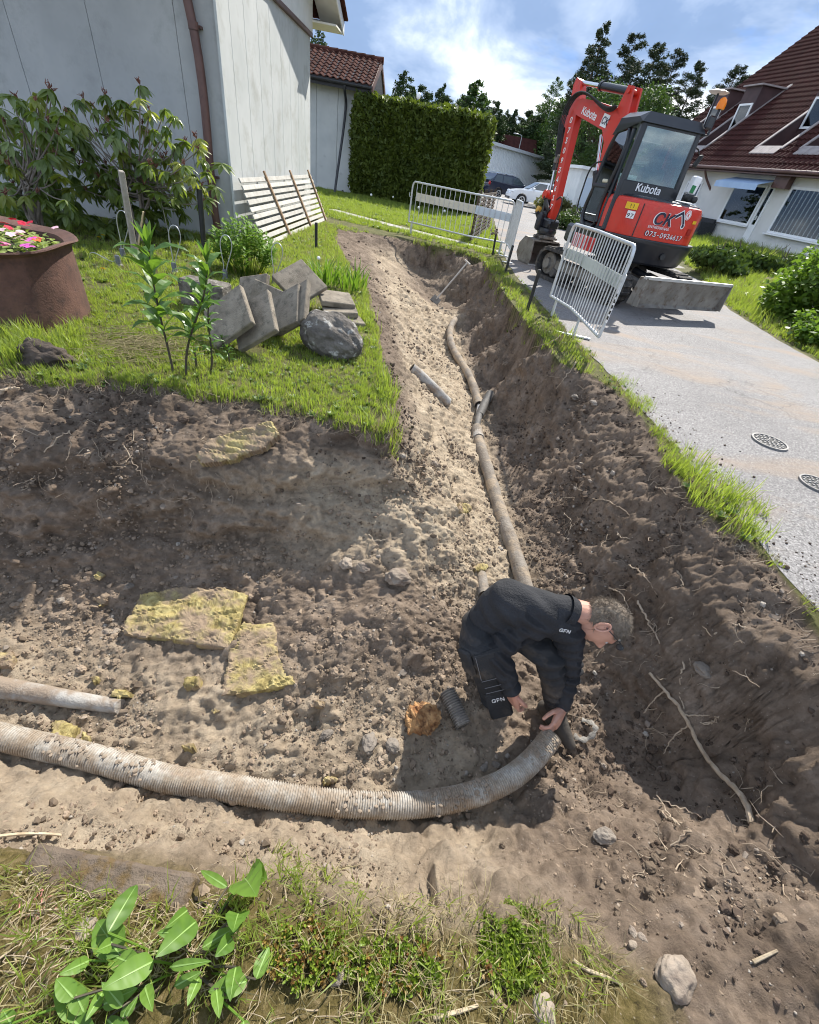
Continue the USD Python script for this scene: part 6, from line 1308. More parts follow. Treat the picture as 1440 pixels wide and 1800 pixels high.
bo = rock(12, (.60, .40, .40), 5, .45, freq=1.4); v = bo.vertices; v += (meshkit.fbm(v * 22, 3, 3) - .5)[:, None] * .03 * v / np.linalg.norm(v, axis=1, keepdims=True)
b0 = hit(578, 622); bo = xf(bo, b0 + (.0, .08, .13), ry=16, rz=-12); single('boulder', bo, m_bould, 'dark lichen spotted boulder lying right of the leaning slabs', 'boulder', smooth=60)
# ---- pulled up turf clod, dandelions
m_clod = M('dark_clod', (.035, .026, .02), (.10, .075, .058), 12, .95, .9, 60)
b0 = hit(72, 640); single('earth_clod', xf(rock(33, (.34, .24, .2), 4, .8, freq=2.2), b0 + (0, .05, .03)), m_clod, 'dark earth clod on the grass edge below the rusty drum', 'clod', smooth=50)
for k, (px, py) in enumerate(((186, 490), (178, 432), (185, 428), (460, 498), (456, 503))):
    b0 = hit(px, py); t = thing('dandelion', ('yellow dandelion on the grass right of the rusty drum', 'yellow flower in the shade below the rhododendron, left one', 'yellow flower in the shade below the rhododendron, right one', 'yellow dandelion between bush and slabs, upper one', 'yellow dandelion between bush and slabs, lower one')[k], 'flower', b0)
    part(t, 'stalk', tube([(0, 0, 0), (0, 0, .10)], .003, 5), m_fresh); part(t, 'flower_head', xf(cat_([flower(.028, 14, .1, 5), flower(.018, 10, .5, 6)]), (0, 0, .10), rx=-25), leafmat('petal_yellow', (.85, .6, .02), (.9, .66, .03), (.8, .6, .02), .2, .6, 5, .05) if k == 0 else '/World/Looks/petal_yellow', False)
for k, (px, py) in enumerate(((652, 349), (670, 341), (685, 347), (706, 352), (718, 349), (690, 352), (735, 372), (780, 378), (560, 475))):
    b0 = at(px, py + 3, 0); t = thing('dandelion_clock', ['leftmost white dandelion clock below the black downspout', 'white dandelion clock second from the downspout', 'white dandelion clock third from the downspout', 'white dandelion clock left of the barrier top corner', 'white dandelion clock just behind the barrier top corner', 'small white dandelion clock between the third and the barrier', 'white dandelion clock seen through the barrier bars, upper one', 'white dandelion clock seen through the barrier bars, lower one'][k] if k < 8 else 'white dandelion clock beside the iris clump', 'flower', b0, group='dandelion clocks on the far lawn' if k < 8 else None)
    part(t, 'stalk', tube([(0, 0, 0), (0, 0, .16)], .005, 5), m_fresh); part(t, 'seed_ball', ell((0, 0, .18), (.045,) * 3 if k < 8 else (.025,) * 3, 2), M('seed_down', (.8, .8, .78), rough=.9) if k == 0 else '/World/Looks/seed_down')
# ---- dark trellis stack behind the far barrier
b0 = at(835, 442, 0); m_dkwood = M('dark_trellis', (.045, .032, .024), (.09, .065, .045), 8, .8, .2, 40)
for s_, lab in ((0, 'dark slatted trellis panel standing nearest behind the far barrier'), (1, 'second dark trellis panel leaning behind the first by the far barrier')):
    o = np.array([.28 + .06 * s_, 13.4 + s_ * .5, 0]); t = thing('trellis_panel', lab, 'trellis', o)
    d = np.array([.13, 1.0, 0]); d /= np.linalg.norm(d); L_ = 4.6
    for k in range(11): part(t, 'slat', beam(d * 0 + (0, 0, .08 + .095 * k), d * L_ + (0, 0, .08 + .095 * k), .02, .06, ch=.003), m_dkwood, False)
    for u in (.05, 1.5, 3.0, 4.5): part(t, 'batten', box(d * u + (-.035, 0, .56), (.04, .05, 1.15)), m_dkwood, False)

# ================================================================ pipes, slabs of insulation, roots, stones in the trench
m_corr = usdkit.material(stage, '/World/Looks/ribbed_pipe', {
    'g': ('geometry', {}), 'n': ('noise_texture', {'scale': 7.0, 'detail': 7.0, 'roughness': .7}), 'n2': ('noise_texture', {'scale': 70.0, 'detail': 4.0}), 'r': ('rgb_ramp', {'ramp': [(.38, (.40, .375, .335)), (.47, (.33, .29, .24)), (.57, (.27, .215, .16))]}), 'r2': ('rgb_ramp', {'ramp': [(.3, (.75, .75, .75)), (.7, (1.15, 1.15, 1.15))]}), 'm': ('mix_color', {'blend_type': 'multiply', 'fac': 1.0, 'use_clamp': False}),
    'b': ('bump', {'strength': .5, 'distance': .004}), 'p': ('principled_bsdf', {'roughness': .75, 'specular_ior_level': .3})},
    [('g.position', 'n.vector'), ('g.position', 'n2.vector'), ('n.fac', 'r.fac'), ('n2.fac', 'r2.fac'), ('r.color', 'm.a'), ('r2.color', 'm.b'), ('m.result', 'p.base_color'), ('n2.fac', 'b.height'), ('b.normal', 'p.normal')], surface='p.BSDF')
m_pipegrey = M('muddy_pipe', (.24, .21, .175), (.15, .12, .092), 9, .85, .6, 60, c3=(.30, .235, .165), scale3=6, t3=(.47, .58))
m_pipewhite = M('dirty_white_pipe', (.34, .325, .30), (.24, .20, .16), 7, .8, .5, 50, c3=(.22, .17, .125), scale3=7, t3=(.44, .58))
m_pipedark = M('dark_sleeve', (.05, .048, .045), (.11, .10, .09), 9, .7, .4, 50)
m_hole = M('pipe_inside', (.008, .007, .006), rough=1.0)
def ribbed(path, r, pitch=.0115, n=22, depth=.0055):
    L = np.linalg.norm(np.diff(path, axis=0), axis=1).sum(); k = int(L / pitch) * 4
    P = smooth_path(path, k); rr = r - depth / 2 + depth / 2 * np.array([1, .9, -1, -.9] * (k // 4 + 1))[:k]
    return tube(P, rr, n, False), P
def open_end(c, d, r, wall=.006):
    d = np.asarray(d, float) / np.linalg.norm(d)
    return tube([c, c + d * .001, c + d * .001, c - d * .12], [r, r, r - wall, r - wall - .002], 22, False), tube([c - d * .06, c - d * .061], [r - wall - .001, r - wall - .001], 18)
PX = [(-90, 1268), (0, 1296), (100, 1318), (200, 1344), (300, 1370), (400, 1390), (500, 1404), (600, 1413), (690, 1416), (770, 1410), (845, 1392), (900, 1366), (945, 1326), (971, 1293)]
PZ = [-.88] * 9 + [-.885, -.885, -.875, -.85, -.82]
path = [at(x, y, z) for (x, y), z in zip(PX, PZ)]
for q in path: q[2] = max(q[2], gz(q[0], q[1]) + .052)
path = smooth_path(path, 20)
mesh_, PP = ribbed(path, .0575)
lp = thing('ribbed_pipe', 'long curved ribbed drainage pipe crossing the trench floor to the worker’s hand', 'pipe')
part(lp, 'ribbed_wall', mesh_, m_corr, 30)
oe, oh = open_end(PP[-1], PP[-1] - PP[-3], .057); part(lp, 'open_end', oe, m_corr); part(lp, 'dark_bore', oh, m_hole)
# earth lying on the pipe
g = np.random.default_rng(77); Cl = []
for k in range(520):
    i = int(g.random() ** .8 * (len(PP) - 1)); a = g.normal(0, .55); tdir = PP[min(i + 1, len(PP) - 1)] - PP[max(i - 1, 0)]; tdir /= np.linalg.norm(tdir); s_ = np.cross(tdir, [0, 0, 1]); u_ = np.cross(s_, tdir)
    if meshkit.noise(np.array([[PP[i][0] * 5, PP[i][1] * 5, 1.3]]))[0] < .52: continue
    Cl.append(PP[i] + (s_ * math.sin(a) + u_ * math.cos(a)) * .0585)
m_earth = M('loose_earth', (.22, .17, .125), (.30, .24, .18), 9, .95, .3, 70, rand=.15)
Cl = np.array(Cl); crumbs = [('crumb_%s' % c, rock(200 + i, (1.3, 1, .45), 2, .9), m_earth, 60) for i, c in enumerate('abc')]
instancer(lp + '/earth_crumbs', crumbs, Cl, quat_z(g.uniform(0, 6.28, len(Cl))), g.uniform(.004, .017, len(Cl)), g.integers(0, 3, len(Cl)))
clod_at = at(411, 1405, -.84); part(lp, 'earth_lump', xf(rock(210, (.05, .045, .06), 3, .6), clod_at), m_earth, 60)
# short ribbed offcut
a, b = hit(784, 1222, .045), hit(812, 1282, .045)
sc_ = thing('pipe_offcut', 'short dark ribbed pipe offcut lying beside the rust coloured lump', 'pipe')
mm, P2 = ribbed([a, (a + b) / 2, b], .047, .0125, 20, .009); part(sc_, 'ribbed_wall', mm, M('dark_ribbed', (.14, .125, .11), (.22, .19, .155), 9, .6, .3, 40, c3=(.34, .31, .27), scale3=25, t3=(.55, .7)), 30)
oe, oh = open_end(P2[-1], P2[-1] - P2[-3], .047); part(sc_, 'open_end', oe, '/World/Looks/dark_ribbed'); part(sc_, 'dark_bore', oh, m_hole)
# whitish pipe half buried on the left
pth_ = [hit(x, y, .025) for x, y in ((-80, 1200), (0, 1212), (60, 1222), (120, 1232), (170, 1240), (214, 1246))]
t = thing('half_buried_pipe', 'dirty white pipe half buried in the trench floor at the left edge', 'pipe')
part(t, 'pipe_wall', tube(smooth_path(pth_, 24), np.linspace(.056, .035, 24), 18), m_pipewhite)
# long sleeve pipe up the far arm, in two runs with a coupling between
run1 = [at(*c) for c in ((800, 562, -.66), (791, 590, -.70), (800, 620, -.74), (822, 655, -.77), (835, 690, -.78), (842, 712, -.79))]
run2 = [at(*c) for c in ((838, 752, -.80), (846, 790, -.81), (862, 840, -.82), (880, 900, -.83), (898, 950, -.84), (914, 1000, -.85), (930, 1050, -.86))]
def ground_up(L, r): 
    for q in L: q[2] = max(q[2], gz(q[0], q[1]) + r * .55)
    return L
t = thing('sleeve_pipe', 'muddy sleeve pipe running up the far arm of the trench, upper run', 'pipe'); P_ = smooth_path(ground_up(run1, .05), 40)
part(t, 'pipe_wall', tube(P_, .055 + .004 * np.sin(np.arange(40)), 16), m_pipegrey); part(t, 'dark_bore', tube([P_[-1], P_[-1] + (P_[-1] - P_[-2]) * .05], .05, 14), m_hole)
t = thing('sleeve_pipe', 'muddy sleeve pipe from the coupling down to behind the worker, lower run', 'pipe'); P_ = smooth_path(ground_up(run2, .055), 50)
part(t, 'pipe_wall', tube(P_, .060 + .003 * np.sin(np.arange(50) * .9), 16), m_pipegrey); part(t, 'torn_collar', tube(P_[:6] + (0, 0, .002), np.linspace(.052, .066, 6), 14), m_pipewhite)
t = thing('pipe_coupling', 'black cable coupling joining the two sleeve pipes, with a dark side branch', 'coupling')
c0, c1 = P_[0], smooth_path(run1, 40)[-1]
cm_ = c0 * .5 + c1 * .5
part(t, 'inner_pipe', tube([c1, cm_ + (0, 0, .0), c0], .024, 12), M('steel_conduit', (.5, .5, .5), rough=.4, metal=.5))
part(t, 'black_joint', tube([c0 + (0, 0, .01), cm_ + (.01, 0, .012), c0 * .4 + c1 * .6 + (.03, 0, .012)], [.035, .045, .034], 12), m_pipedark)
br = at(862, 692, -.68); part(t, 'side_branch', tube([cm_ + (.02, 0, .01), cm_ * .5 + br * .5, br], [.05, .054, .054], 14), m_pipedark)
t = thing('broken_pipe', 'short broken grey pipe lying on the sandy slope with its open end up', 'pipe')
a, b = hit(722, 652, .03), hit(786, 712, .03); P_ = smooth_path([a, a * .5 + b * .5 + (0, 0, .01), b], 20)
part(t, 'pipe_wall', tube(P_, np.linspace(.062, .058, 20), 18, False), m_pipewhite); part(t, 'dark_bore', tube([P_[0] + (P_[1] - P_[0]) * .3, P_[1]], .057, 16), m_hole); part(t, 'torn_tip', tube([P_[-1], P_[-1] + (P_[-1] - P_[-3]) * .5 + (.01, 0, .012)], [.058, .02], 12), m_pipewhite)
t = thing('pipe_stub', 'muddy clay pipe stub sticking out of the slope above the worker’s back', 'pipe')
a, b = hit(846, 1010, .0), at(852, 1046, float(hit(852, 1046)[2]) + .05); part(t, 'pipe_wall', tube([a, b], .04, 16, False), m_pipegrey); part(t, 'dark_bore', tube([b - (b - a) * .25, b - (b - a) * .2], .036, 14), m_hole)
# spade
t = thing('spade', 'spade with grey shaft and T handle leaning in the far end of the trench', 'spade')
sb_, st_ = at(764, 532, -.62), at(822, 461, .02)
sb_ = hit(764, 532, .03); st_ = aty(822, 461, sb_[1] + .25); dd = (st_ - sb_) / np.linalg.norm(st_ - sb_); sx_ = np.cross(dd, [0, -.5, .86]); sx_ /= np.linalg.norm(sx_)
part(t, 'shaft', tube([sb_ + dd * .05, st_], .017, 9), M('ash_shaft', (.42, .38, .33), (.5, .46, .4), 9, .7))
part(t, 'grip', tube([st_ - sx_ * .08, st_ + sx_ * .08], .018, 9), '/World/Looks/ash_shaft')
fb = np.cross(sx_, dd); part(t, 'blade', hullpts([sb_ + sx_ * a_ * w_ + dd * h_ + fb * e_ for a_ in (-1, 1) for w_, h_ in ((.10, .10), (.11, -.05), (.07, -.15)) for e_ in (0, .008)]), m_steel, False)
# ---- yellow mineral wool
m_wool = usdkit.material(stage, '/World/Looks/mineral_wool', {
    'tc': ('geometry', {}), 'mp': ('mapping', {'scale': (11, 8, 10), 'rotation': (0, 0, .6)}), 'n': ('noise_texture', {'scale': 1.0, 'detail': 8.0, 'roughness': .72, 'distortion': 1.6}), 'n2': ('noise_texture', {'scale': 5.0, 'detail': 6.0, 'roughness': .65}),
    'r': ('rgb_ramp', {'ramp': [(.3, (.12, .092, .042)), (.44, (.27, .215, .088)), (.58, (.42, .35, .155)), (.8, (.56, .49, .26))]}), 'r2': ('rgb_ramp', {'ramp': [(0, (0, 0, 0)), (.42, (0, 0, 0)), (.56, (.85, .85, .85)), (1, (.9, .9, .9))]}), 'm': ('mix_color', {'b': (.27, .20, .15)}), 'b': ('bump', {'strength': 1.0, 'distance': .02}), 'p': ('principled_bsdf', {'roughness': .95, 'specular_ior_level': .1})},
    [('tc.position', 'mp.vector'), ('mp.vector', 'n.vector'), ('tc.position', 'n2.vector'), ('n.fac', 'r.fac'), ('n2.fac', 'r2.fac'), ('r2.color', 'm.fac'), ('r.color', 'm.a'), ('m.result', 'p.base_color'), ('n.fac', 'b.height'), ('b.normal', 'p.normal')], surface='p.BSDF')
def wool(name, outline, th, label, seed, lift=.02, mat=m_wool, cat='insulation', ragged=.075, group=None):
    """ragged slab lying on the ground over the outline (pixels)"""
    W = [hit(x, y) for x, y in outline]; c = np.mean(W, 0)
    n = np.linalg.svd(np.array(W) - c)[2][2]; n = n if n[2] > 0 else -n
    e1 = W[1] - W[0]; e1 -= n * (e1 @ n); e1 /= np.linalg.norm(e1); e2 = np.cross(n, e1)
    poly = np.array([((w - c) @ e1, (w - c) @ e2) for w in W])
    P_ = Polygon(wobble(poly, ragged, .012, seed)).buffer(0)
    if P_.geom_type != 'Polygon': P_ = max(P_.geoms, key=lambda q: q.area)
    gs = .009; x0, y0, x1, y1 = P_.bounds; X, Y = np.meshgrid(np.arange(x0, x1, gs), np.arange(y0, y1, gs), indexing='ij')
    ins = shapely.contains_xy(P_, X.ravel(), Y.ravel()).reshape(X.shape)
    ed_ = distance_transform_edt(np.pad(ins, 1))[1:-1, 1:-1] * gs
    fib = .5 - 2.2 * np.abs(meshkit.fbm(np.stack([X * 42 + 14 * Y, Y * 7, 0 * X + seed], -1), 4, seed) - .5); lay = meshkit.fbm(np.stack([X * 8, Y * 8, 0 * X + seed], -1), 3, seed + 3) - .5
    top = th * np.clip(ed_ / .018, 0, 1) ** .6 + .024 * fib + .022 * (meshkit.fbm(np.stack([X * 28, Y * 28, 0 * X + seed], -1), 4, seed + 9) - .5) + .03 * lay + lift
    idx = -np.ones(X.shape, int); idx[ins] = np.arange(ins.sum()); Vt = c + X[ins][:, None] * e1 + Y[ins][:, None] * e2 + n * top[ins][:, None]; Vb = c + X[ins][:, None] * e1 + Y[ins][:, None] * e2 + n * (lift - .03)
    q = np.stack([idx[:-1, :-1], idx[1:, :-1], idx[1:, 1:], idx[:-1, 1:]], -1).reshape(-1, 4); q = q[(q >= 0).all(1)]
    F = np.vstack([q[:, [0, 1, 2]], q[:, [0, 2, 3]]]); N_ = len(Vt)
    e_ = np.sort(np.vstack([F[:, [0, 1]], F[:, [1, 2]], F[:, [2, 0]]]), 1); de = np.vstack([F[:, [0, 1]], F[:, [1, 2]], F[:, [2, 0]]]); u_, inv, cnt = np.unique(e_, axis=0, return_inverse=True, return_counts=True); bd_ = de[cnt[inv.ravel()] == 1]
    S = np.vstack([np.stack([bd_[:, 1], bd_[:, 0], bd_[:, 0] + N_], 1), np.stack([bd_[:, 1], bd_[:, 0] + N_, bd_[:, 1] + N_], 1)])
    single(name, TM(np.vstack([Vt, Vb]), np.vstack([F, S]), process=False), mat, label, cat, group, smooth=35)
wool('insulation_slab', [(212, 1126), (250, 1048), (330, 1036), (400, 1040), (440, 1050), (430, 1100), (405, 1142), (300, 1135)], .02, 'largest yellow mineral wool slab lying on the left trench floor', 5, .012)
wool('insulation_slab', [(392, 1232), (395, 1150), (425, 1100), (480, 1095), (492, 1150), (530, 1200), (470, 1218)], .022, 'yellow mineral wool slab lapping under the right end of the largest slab', 6, .0)
wool('insulation_slab', [(342, 815), (365, 785), (420, 770), (478, 757), (496, 778), (455, 805), (400, 825), (350, 832)], .03, 'yellow mineral wool piece on the ledge high up the left bank', 7, .065)
for k, (px, py, s_, lab) in enumerate(((178, 1012, 14, 'small yellow wool scrap highest on the left slope among pebbles'), (182, 1056, 15, 'yellow wool scrap left of the largest slab top'), (218, 1222, 20, 'yellow wool tuft at the end of the half buried pipe'), (342, 1205, 22, 'flat yellow wool scrap between largest slab and ribbed pipe'), (380, 1246, 12, 'yellow wool crumb below the lapping slab'), (110, 1290, 34, 'sandy yellow scrap right behind the ribbed pipe on the left'), (155, 1300, 16, 'small sandy scrap behind the ribbed pipe'), (8, 1165, 28, 'yellow wool scrap at the left picture edge above the white pipe'), (335, 1320, 14, 'tiny yellow scrap behind the middle of the ribbed pipe'), (565, 1242, 14, 'yellow shard on the floor left of the rust coloured lump'), (578, 1376, 18, 'yellow scrap touching the back of the ribbed pipe'), (812, 895, 16, 'yellow wool scrap on the sandy slope near the sleeve pipe'), (842, 1000, 16, 'yellow scrap above the clay pipe stub'), (170, 1200, 12, 'pale yellow crumb above the half buried pipe'))):
    g = np.random.default_rng(300 + k); o = [(px + s_ * math.cos(a) * g.uniform(.6, 1.1), py + s_ * .7 * math.sin(a) * g.uniform(.6, 1.1)) for a in np.linspace(0, 6.28, 9)[:-1]]
    wool('wool_scrap', o, .022, lab, 20 + k, .012, ragged=.012)
# rust coloured lump
m_rustlump = M('rust_lump', (.22, .09, .028), (.52, .30, .13), 16, .9, .9, 60, c3=(.10, .04, .015), scale3=22, t3=(.5, .66))
rl = rock(61, (.19, .17, .10), 5, .8, freq=2.0); v = rl.vertices; v *= (1 + .5 * (meshkit.fbm(v * (60, 12, 20), 3, 4) - .5))[:, None]
single('rust_lump', xf(rl, hit(740, 1268, .035), rz=30), m_rustlump, 'orange brown crumbling lump beside the short pipe offcut', 'lump', smooth=25)
# torn foil by the hand
m_foil = M('torn_foil', (.15, .14, .125), (.24, .22, .19), 14, .6, .6, 40)
c = hit(1015, 1285, .02); aa = np.linspace(-2.2, 1.2, 20); single('torn_sleeve', tube(np.column_stack([c[0] + .075 * np.cos(aa), c[1] + .06 * np.sin(aa), c[2] + .03 + .025 * np.cos(aa * 2)]), .014 + .006 * np.sin(np.arange(20) * 1.7), 7, flat=.35), m_foil, 'torn grey sleeve remains curled on the soil right of the hand', 'scrap')

# ---- roots
m_rootpale = M('pale_root', (.30, .23, .16), (.42, .34, .25), 15, .9, .4, 80)
m_rootdark = M('dark_root', (.10, .072, .05), (.17, .125, .09), 15, .9, .4, 80)
def root(px_list, r0, r1, lab=None, mat=m_rootpale, seed=0, wig=.012, lift=.015):
    g = np.random.default_rng(seed); W = []
    for x, y, l in px_list: W.append(hit(x, y, l))
    n = max(10, int(len(W) * 7)); P_ = smooth_path(W, n); P_[1:-1] += g.normal(0, wig, (n - 2, 3)) * np.array([1, 1, .5]) * .5
    return tube(P_, np.linspace(r0, r1, n) * (1 + .12 * np.sin(np.arange(n) * 1.9)), 7)
t = thing('tree_root', 'longest pale root slanting down the shaded right bank', 'root')
part(t, 'root_stem', root([(1124, 1202, .12), (1150, 1232, .12), (1185, 1272, .10), (1210, 1318, .09), (1240, 1360, .08), (1280, 1395, .06), (1318, 1450, .01)], .008, .014, seed=1, wig=.006), m_rootpale)
for k, L_ in enumerate(([(1150, 1232, .11), (1140, 1240, .1), (1122, 1262, .06)], [(1195, 1290, .1), (1178, 1300, .07), (1160, 1330, .04)], [(1185, 1272, .1), (1215, 1270, .08), (1255, 1262, .03)])): part(t, 'root_branch', root(L_, .005, .002, seed=10 + k, wig=.005), m_rootpale)
ROOTS = [([(1115, 1065, .05), (1130, 1100, .06), (1152, 1140, .05)], .007, 'root hanging right of the worker’s head'), ([(1065, 1042, .05), (1090, 1060, .06), (1100, 1085, .04)], .005, 'pale root just above the worker’s hair'),
         ([(1192, 1172, .05), (1186, 1210, .06), (1190, 1245, .05), (1215, 1275, .05), (1255, 1262, .03)], .005, 'forked root right of the top of the longest root'), ([(1255, 1240, .03), (1250, 1270, .05), (1225, 1278, .04)], .007, 'thick pale bent root on the middle right bank'),
         ([(1160, 1420, .01), (1185, 1450, .03), (1200, 1462, .05), (1172, 1490, .03)], .006, 'bright crooked root at the foot of the hollow'), ([(1145, 1405, .02), (1180, 1420, .04), (1230, 1440, .02)], .0035, 'thin root crossing the lower hollow'), ([(1185, 1458, .05), (1160, 1430, .05), (1150, 1395, .03)], .004, 'thin root above the bright crooked one'),
         ([(1040, 880, .02), (1075, 895, .05), (1110, 915, .02)], .004, 'root high on the right bank below the long grass tuft'), ([(1080, 935, .03), (1100, 955, .05), (1120, 945, .02)], .004, 'short root in the middle of the right bank'), ([(1100, 1000, .04), (1130, 1030, .06), (1150, 1050, .03)], .005, 'root on the bank above the worker’s head, right one'), ([(1185, 1010, .03), (1190, 1040, .06), (1170, 1060, .03)], .004, 'upright root on the bank under the crest'),
         ([(80, 800, .02), (130, 775, .06), (120, 820, .04)], .004, 'pale forked root hanging on the left bank'), ([(220, 790, .03), (245, 835, .06), (265, 862, .04)], .0035, 'thin pale root dangling on the left bank middle'), ([(0, 705, .03), (25, 695, .05), (38, 690, .03)], .012, 'thick root stump at the left picture edge below the grass'), ([(65, 700, .03), (85, 708, .04), (104, 714, .02)], .007, 'short brown root right of the thick stump'),
         ([(28, 770, .02), (30, 795, .05), (26, 812, .03)], .003, 'thin root at the far left of the bank'), ([(648, 945, .03), (665, 960, .05), (690, 955, .05), (700, 950, .02)], .0035, 'pale wavy root above the corner hollow'), ([(1010, 640, .02), (1000, 660, .06), (975, 690, .04)], .006, 'roots hanging below the kinked barrier foot'), ([(985, 590, .02), (965, 610, .06), (930, 620, .03)], .004, 'thin root on the right wall of the far arm'),
         ([(790, 545, .04), (830, 552, .06), (870, 560, .04)], .007, 'dark root crossing the far end of the trench'), ([(1150, 860, .02), (1180, 868, .05), (1200, 860, .03)], .004, 'root on the crest beside the long grass'), ([(1250, 1120, .02), (1290, 1105, .03), (1315, 1112, .02)], .005, 'straight stick on the crest of the right bank'), ([(990, 905, .02), (1000, 930, .05), (985, 960, .03)], .003, 'thin root on the right wall beside the sleeve pipe')]
for k, (L_, r_, lab) in enumerate(ROOTS):
    single('tree_root', root(L_, r_, r_ * .5, mat=m_rootpale, seed=40 + k), m_rootdark if 'dark' in lab or 'brown' in lab else m_rootpale, lab, 'root')
g = np.random.default_rng(88); hairs = []
for k in range(330):
    if k < 200: px, py = g.uniform(960, 1330), g.uniform(640, 1300)
    elif k < 270: px, py = g.uniform(0, 640), g.uniform(690, 900)
    else: px, py = g.uniform(1000, 1420), g.uniform(1380, 1560)
    try: a = hit(px, py)
    except Exception: continue
    if not shapely.contains_xy(POLY, a[0], a[1]): continue
    n = 7; d = g.normal(size=3); d[2] = -abs(d[2]) * .3; d /= np.linalg.norm(d); P_ = [a]
    for i in range(n - 1):
        d = d + g.normal(0, .45, 3); d /= np.linalg.norm(d); q = P_[-1] + d * g.uniform(.012, .035); q[2] = max(q[2], float(gz(q[0], q[1])) + .004); P_.append(q)
    hairs.append(tube(np.array(P_), np.linspace(.0024, .0008, n) * g.uniform(.6, 1.5), 4, False))
rl_ = LineString(RIM[1:13]); rl2_ = LineString(RIM[33:45])
for k in range(300):
    q_ = (rl_ if k < 190 else rl2_).interpolate(g.random(), True) if False else (rl_ if k < 190 else rl2_).interpolate(g.random() * (rl_ if k < 190 else rl2_).length)
    a = hit(q_.x + g.normal(0, 6), q_.y + g.uniform(2, 16), .01) if k < 190 else hit(q_.x - g.uniform(2, 16), q_.y + g.uniform(2, 12), .01)
    P_ = [a]; d = np.array([g.normal(0, .5), -.6 if k < 190 else g.normal(0, .4), -.7]) + np.array([0 if k < 190 else -.7, 0, 0])
    for i in range(6):
        d = d / np.linalg.norm(d) + g.normal(0, .35, 3); q = P_[-1] + d / np.linalg.norm(d) * g.uniform(.008, .026); q[2] = max(q[2], float(gz(q[0], q[1])) + .004); P_.append(q)
    hairs.append(tube(np.array(P_), np.linspace(.0018, .0006, 7) * g.uniform(.6, 1.6), 4, False))
single('fine_roots', cat_(hairs), m_rootpale, 'fine torn roots hanging out of the trench banks', 'roots', kind='stuff', smooth=True)

# ---- stones and clods
m_stone = M('field_stone', (.15, .125, .10), (.24, .205, .17), 7, .85, .5, 50, c3=(.28, .25, .21), scale3=15, t3=(.55, .72), rand=.2)
m_stonepale = M('pale_stone', (.21, .17, .13), (.29, .24, .19), 8, .85, .5, 50, c3=(.15, .115, .09), scale3=9, t3=(.5, .68))
STN = [(1062, 1472, .085, 'egg shaped stone on the right floor, half sunk', 0), (575, 1292, .06, 'angular stone left of the rust lump', 0), (648, 1308, .09, 'rounded lump of earth stone in front of the rust lump', 0), (690, 1312, .08, 'grey stone directly under the rust lump', 0), (188, 1112, .05, 'white egg shaped pebble left of the largest wool slab', 1), (203, 1112, .05, 'flat pale pebble touching the largest wool slab', 1), (228, 1032, .06, 'brown stone above the largest wool slab corner', 0), (108, 1056, .05, 'round brown stone among pebbles on the left floor', 0), (98, 1022, .03, 'pale pebble above the round brown stone', 1), (40, 1055, .035, 'long pale pebble at the far left floor', 1), (608, 992, .10, 'left one of two flat stones in the bank corner', 1), (640, 1000, .09, 'right one of two flat stones in the bank corner', 1),
       (700, 1018, .16, 'sandy yellowish flat stone on the corner ridge', 1), (1010, 700, .09, 'squared stone in the right wall below the kinked barrier', 0), (1044, 710, .08, 'rounded stone right of the squared one in the right wall', 0), (890, 640, .10, 'pale flat stone in the right wall of the far arm', 1), (1185, 1722, .13, 'pale shard like stone in the near right foreground', 1), (955, 1780, .07, 'pinkish pebble at the bottom picture edge', 1), (868, 1402, .03, 'small white pebble on the floor behind the pipe bend', 1), (872, 1345, .04, 'grey pebble left of the pipe end', 0), (850, 1350, .04, 'dark chip left of the grey pebble', 0), (975, 1446, .02, 'tiny white pebble right of the pipe shadow', 1), (1235, 1180, .09, 'blocky stone standing in the right bank', 0), (1330, 1245, .05, 'stone on the crest of the right bank', 1), (600, 590, .05, 'small stone on the grass edge by the trench', 0), (1112, 1640, .03, 'upper pebble of the little heap on the near right', 1), (1128, 1650, .03, 'right pebble of the little heap on the near right', 1), (1112, 1662, .03, 'lower pebble of the little heap on the near right', 1), (595, 1715, .04, 'white pebble in the foreground grass', 1), (150, 1640, .06, 'grey stone in the foreground between roots', 1)]
for k, (px, py, s_, lab, pale) in enumerate(STN):
    b0 = hit(px, py); single('stone', xf(rock(400 + k, (s_ * 1.1, s_ * .8, s_ * .62), 4, .85, freq=1.5), b0 + (0, 0, s_ * .12), rz=k * 47 % 180, ry=k * 13 % 20), m_stonepale if pale else m_stone, lab, 'stone', smooth=60)
g = np.random.default_rng(99)
# crumbs of earth and gravel everywhere on the dug soil
cand = []
n_try = 120000
xs, ys = g.uniform(-3.4, 2.4, n_try), np.abs(g.normal(0, 3.2, n_try)) + g.uniform(.1, .4, n_try)
okk = shapely.contains_xy(POLY.buffer(-.02), xs, ys) & (ys < 11.5)
xs, ys = xs[okk], ys[okk]
den = meshkit.fbm(np.column_stack([xs * 2.2, ys * 2.2, 0 * xs]), 3, 12) + .16 * (xs > 1.0)
keep = g.random(len(xs)) < np.clip((den - .36) * 3.2, .10, 1); xs, ys = xs[keep], ys[keep]
szs = np.clip(g.lognormal(math.log(.0052), .62, len(xs)),     .002, .032) * (1 + .09 * ys)
zs = gz(xs, ys) + szs * .18
W_ = []
for (x0_, x1_, y0_, y1_, n_) in ((-10, 770, 770, 1010, 2600), (880, 1430, 560, 1400, 2600), (600, 880, 400, 560, 900)):
    for _ in range(n_):
        px, py = g.uniform(x0_, x1_), g.uniform(y0_, y1_); d_ = ray(px, py); t_ = np.linspace(1.2, 14, 900); Q_ = CAM + d_ * t_[:, None]; k_ = np.argmax(Q_[:, 2] < gz(Q_[:, 0], Q_[:, 1])); W_.append(Q_[k_])
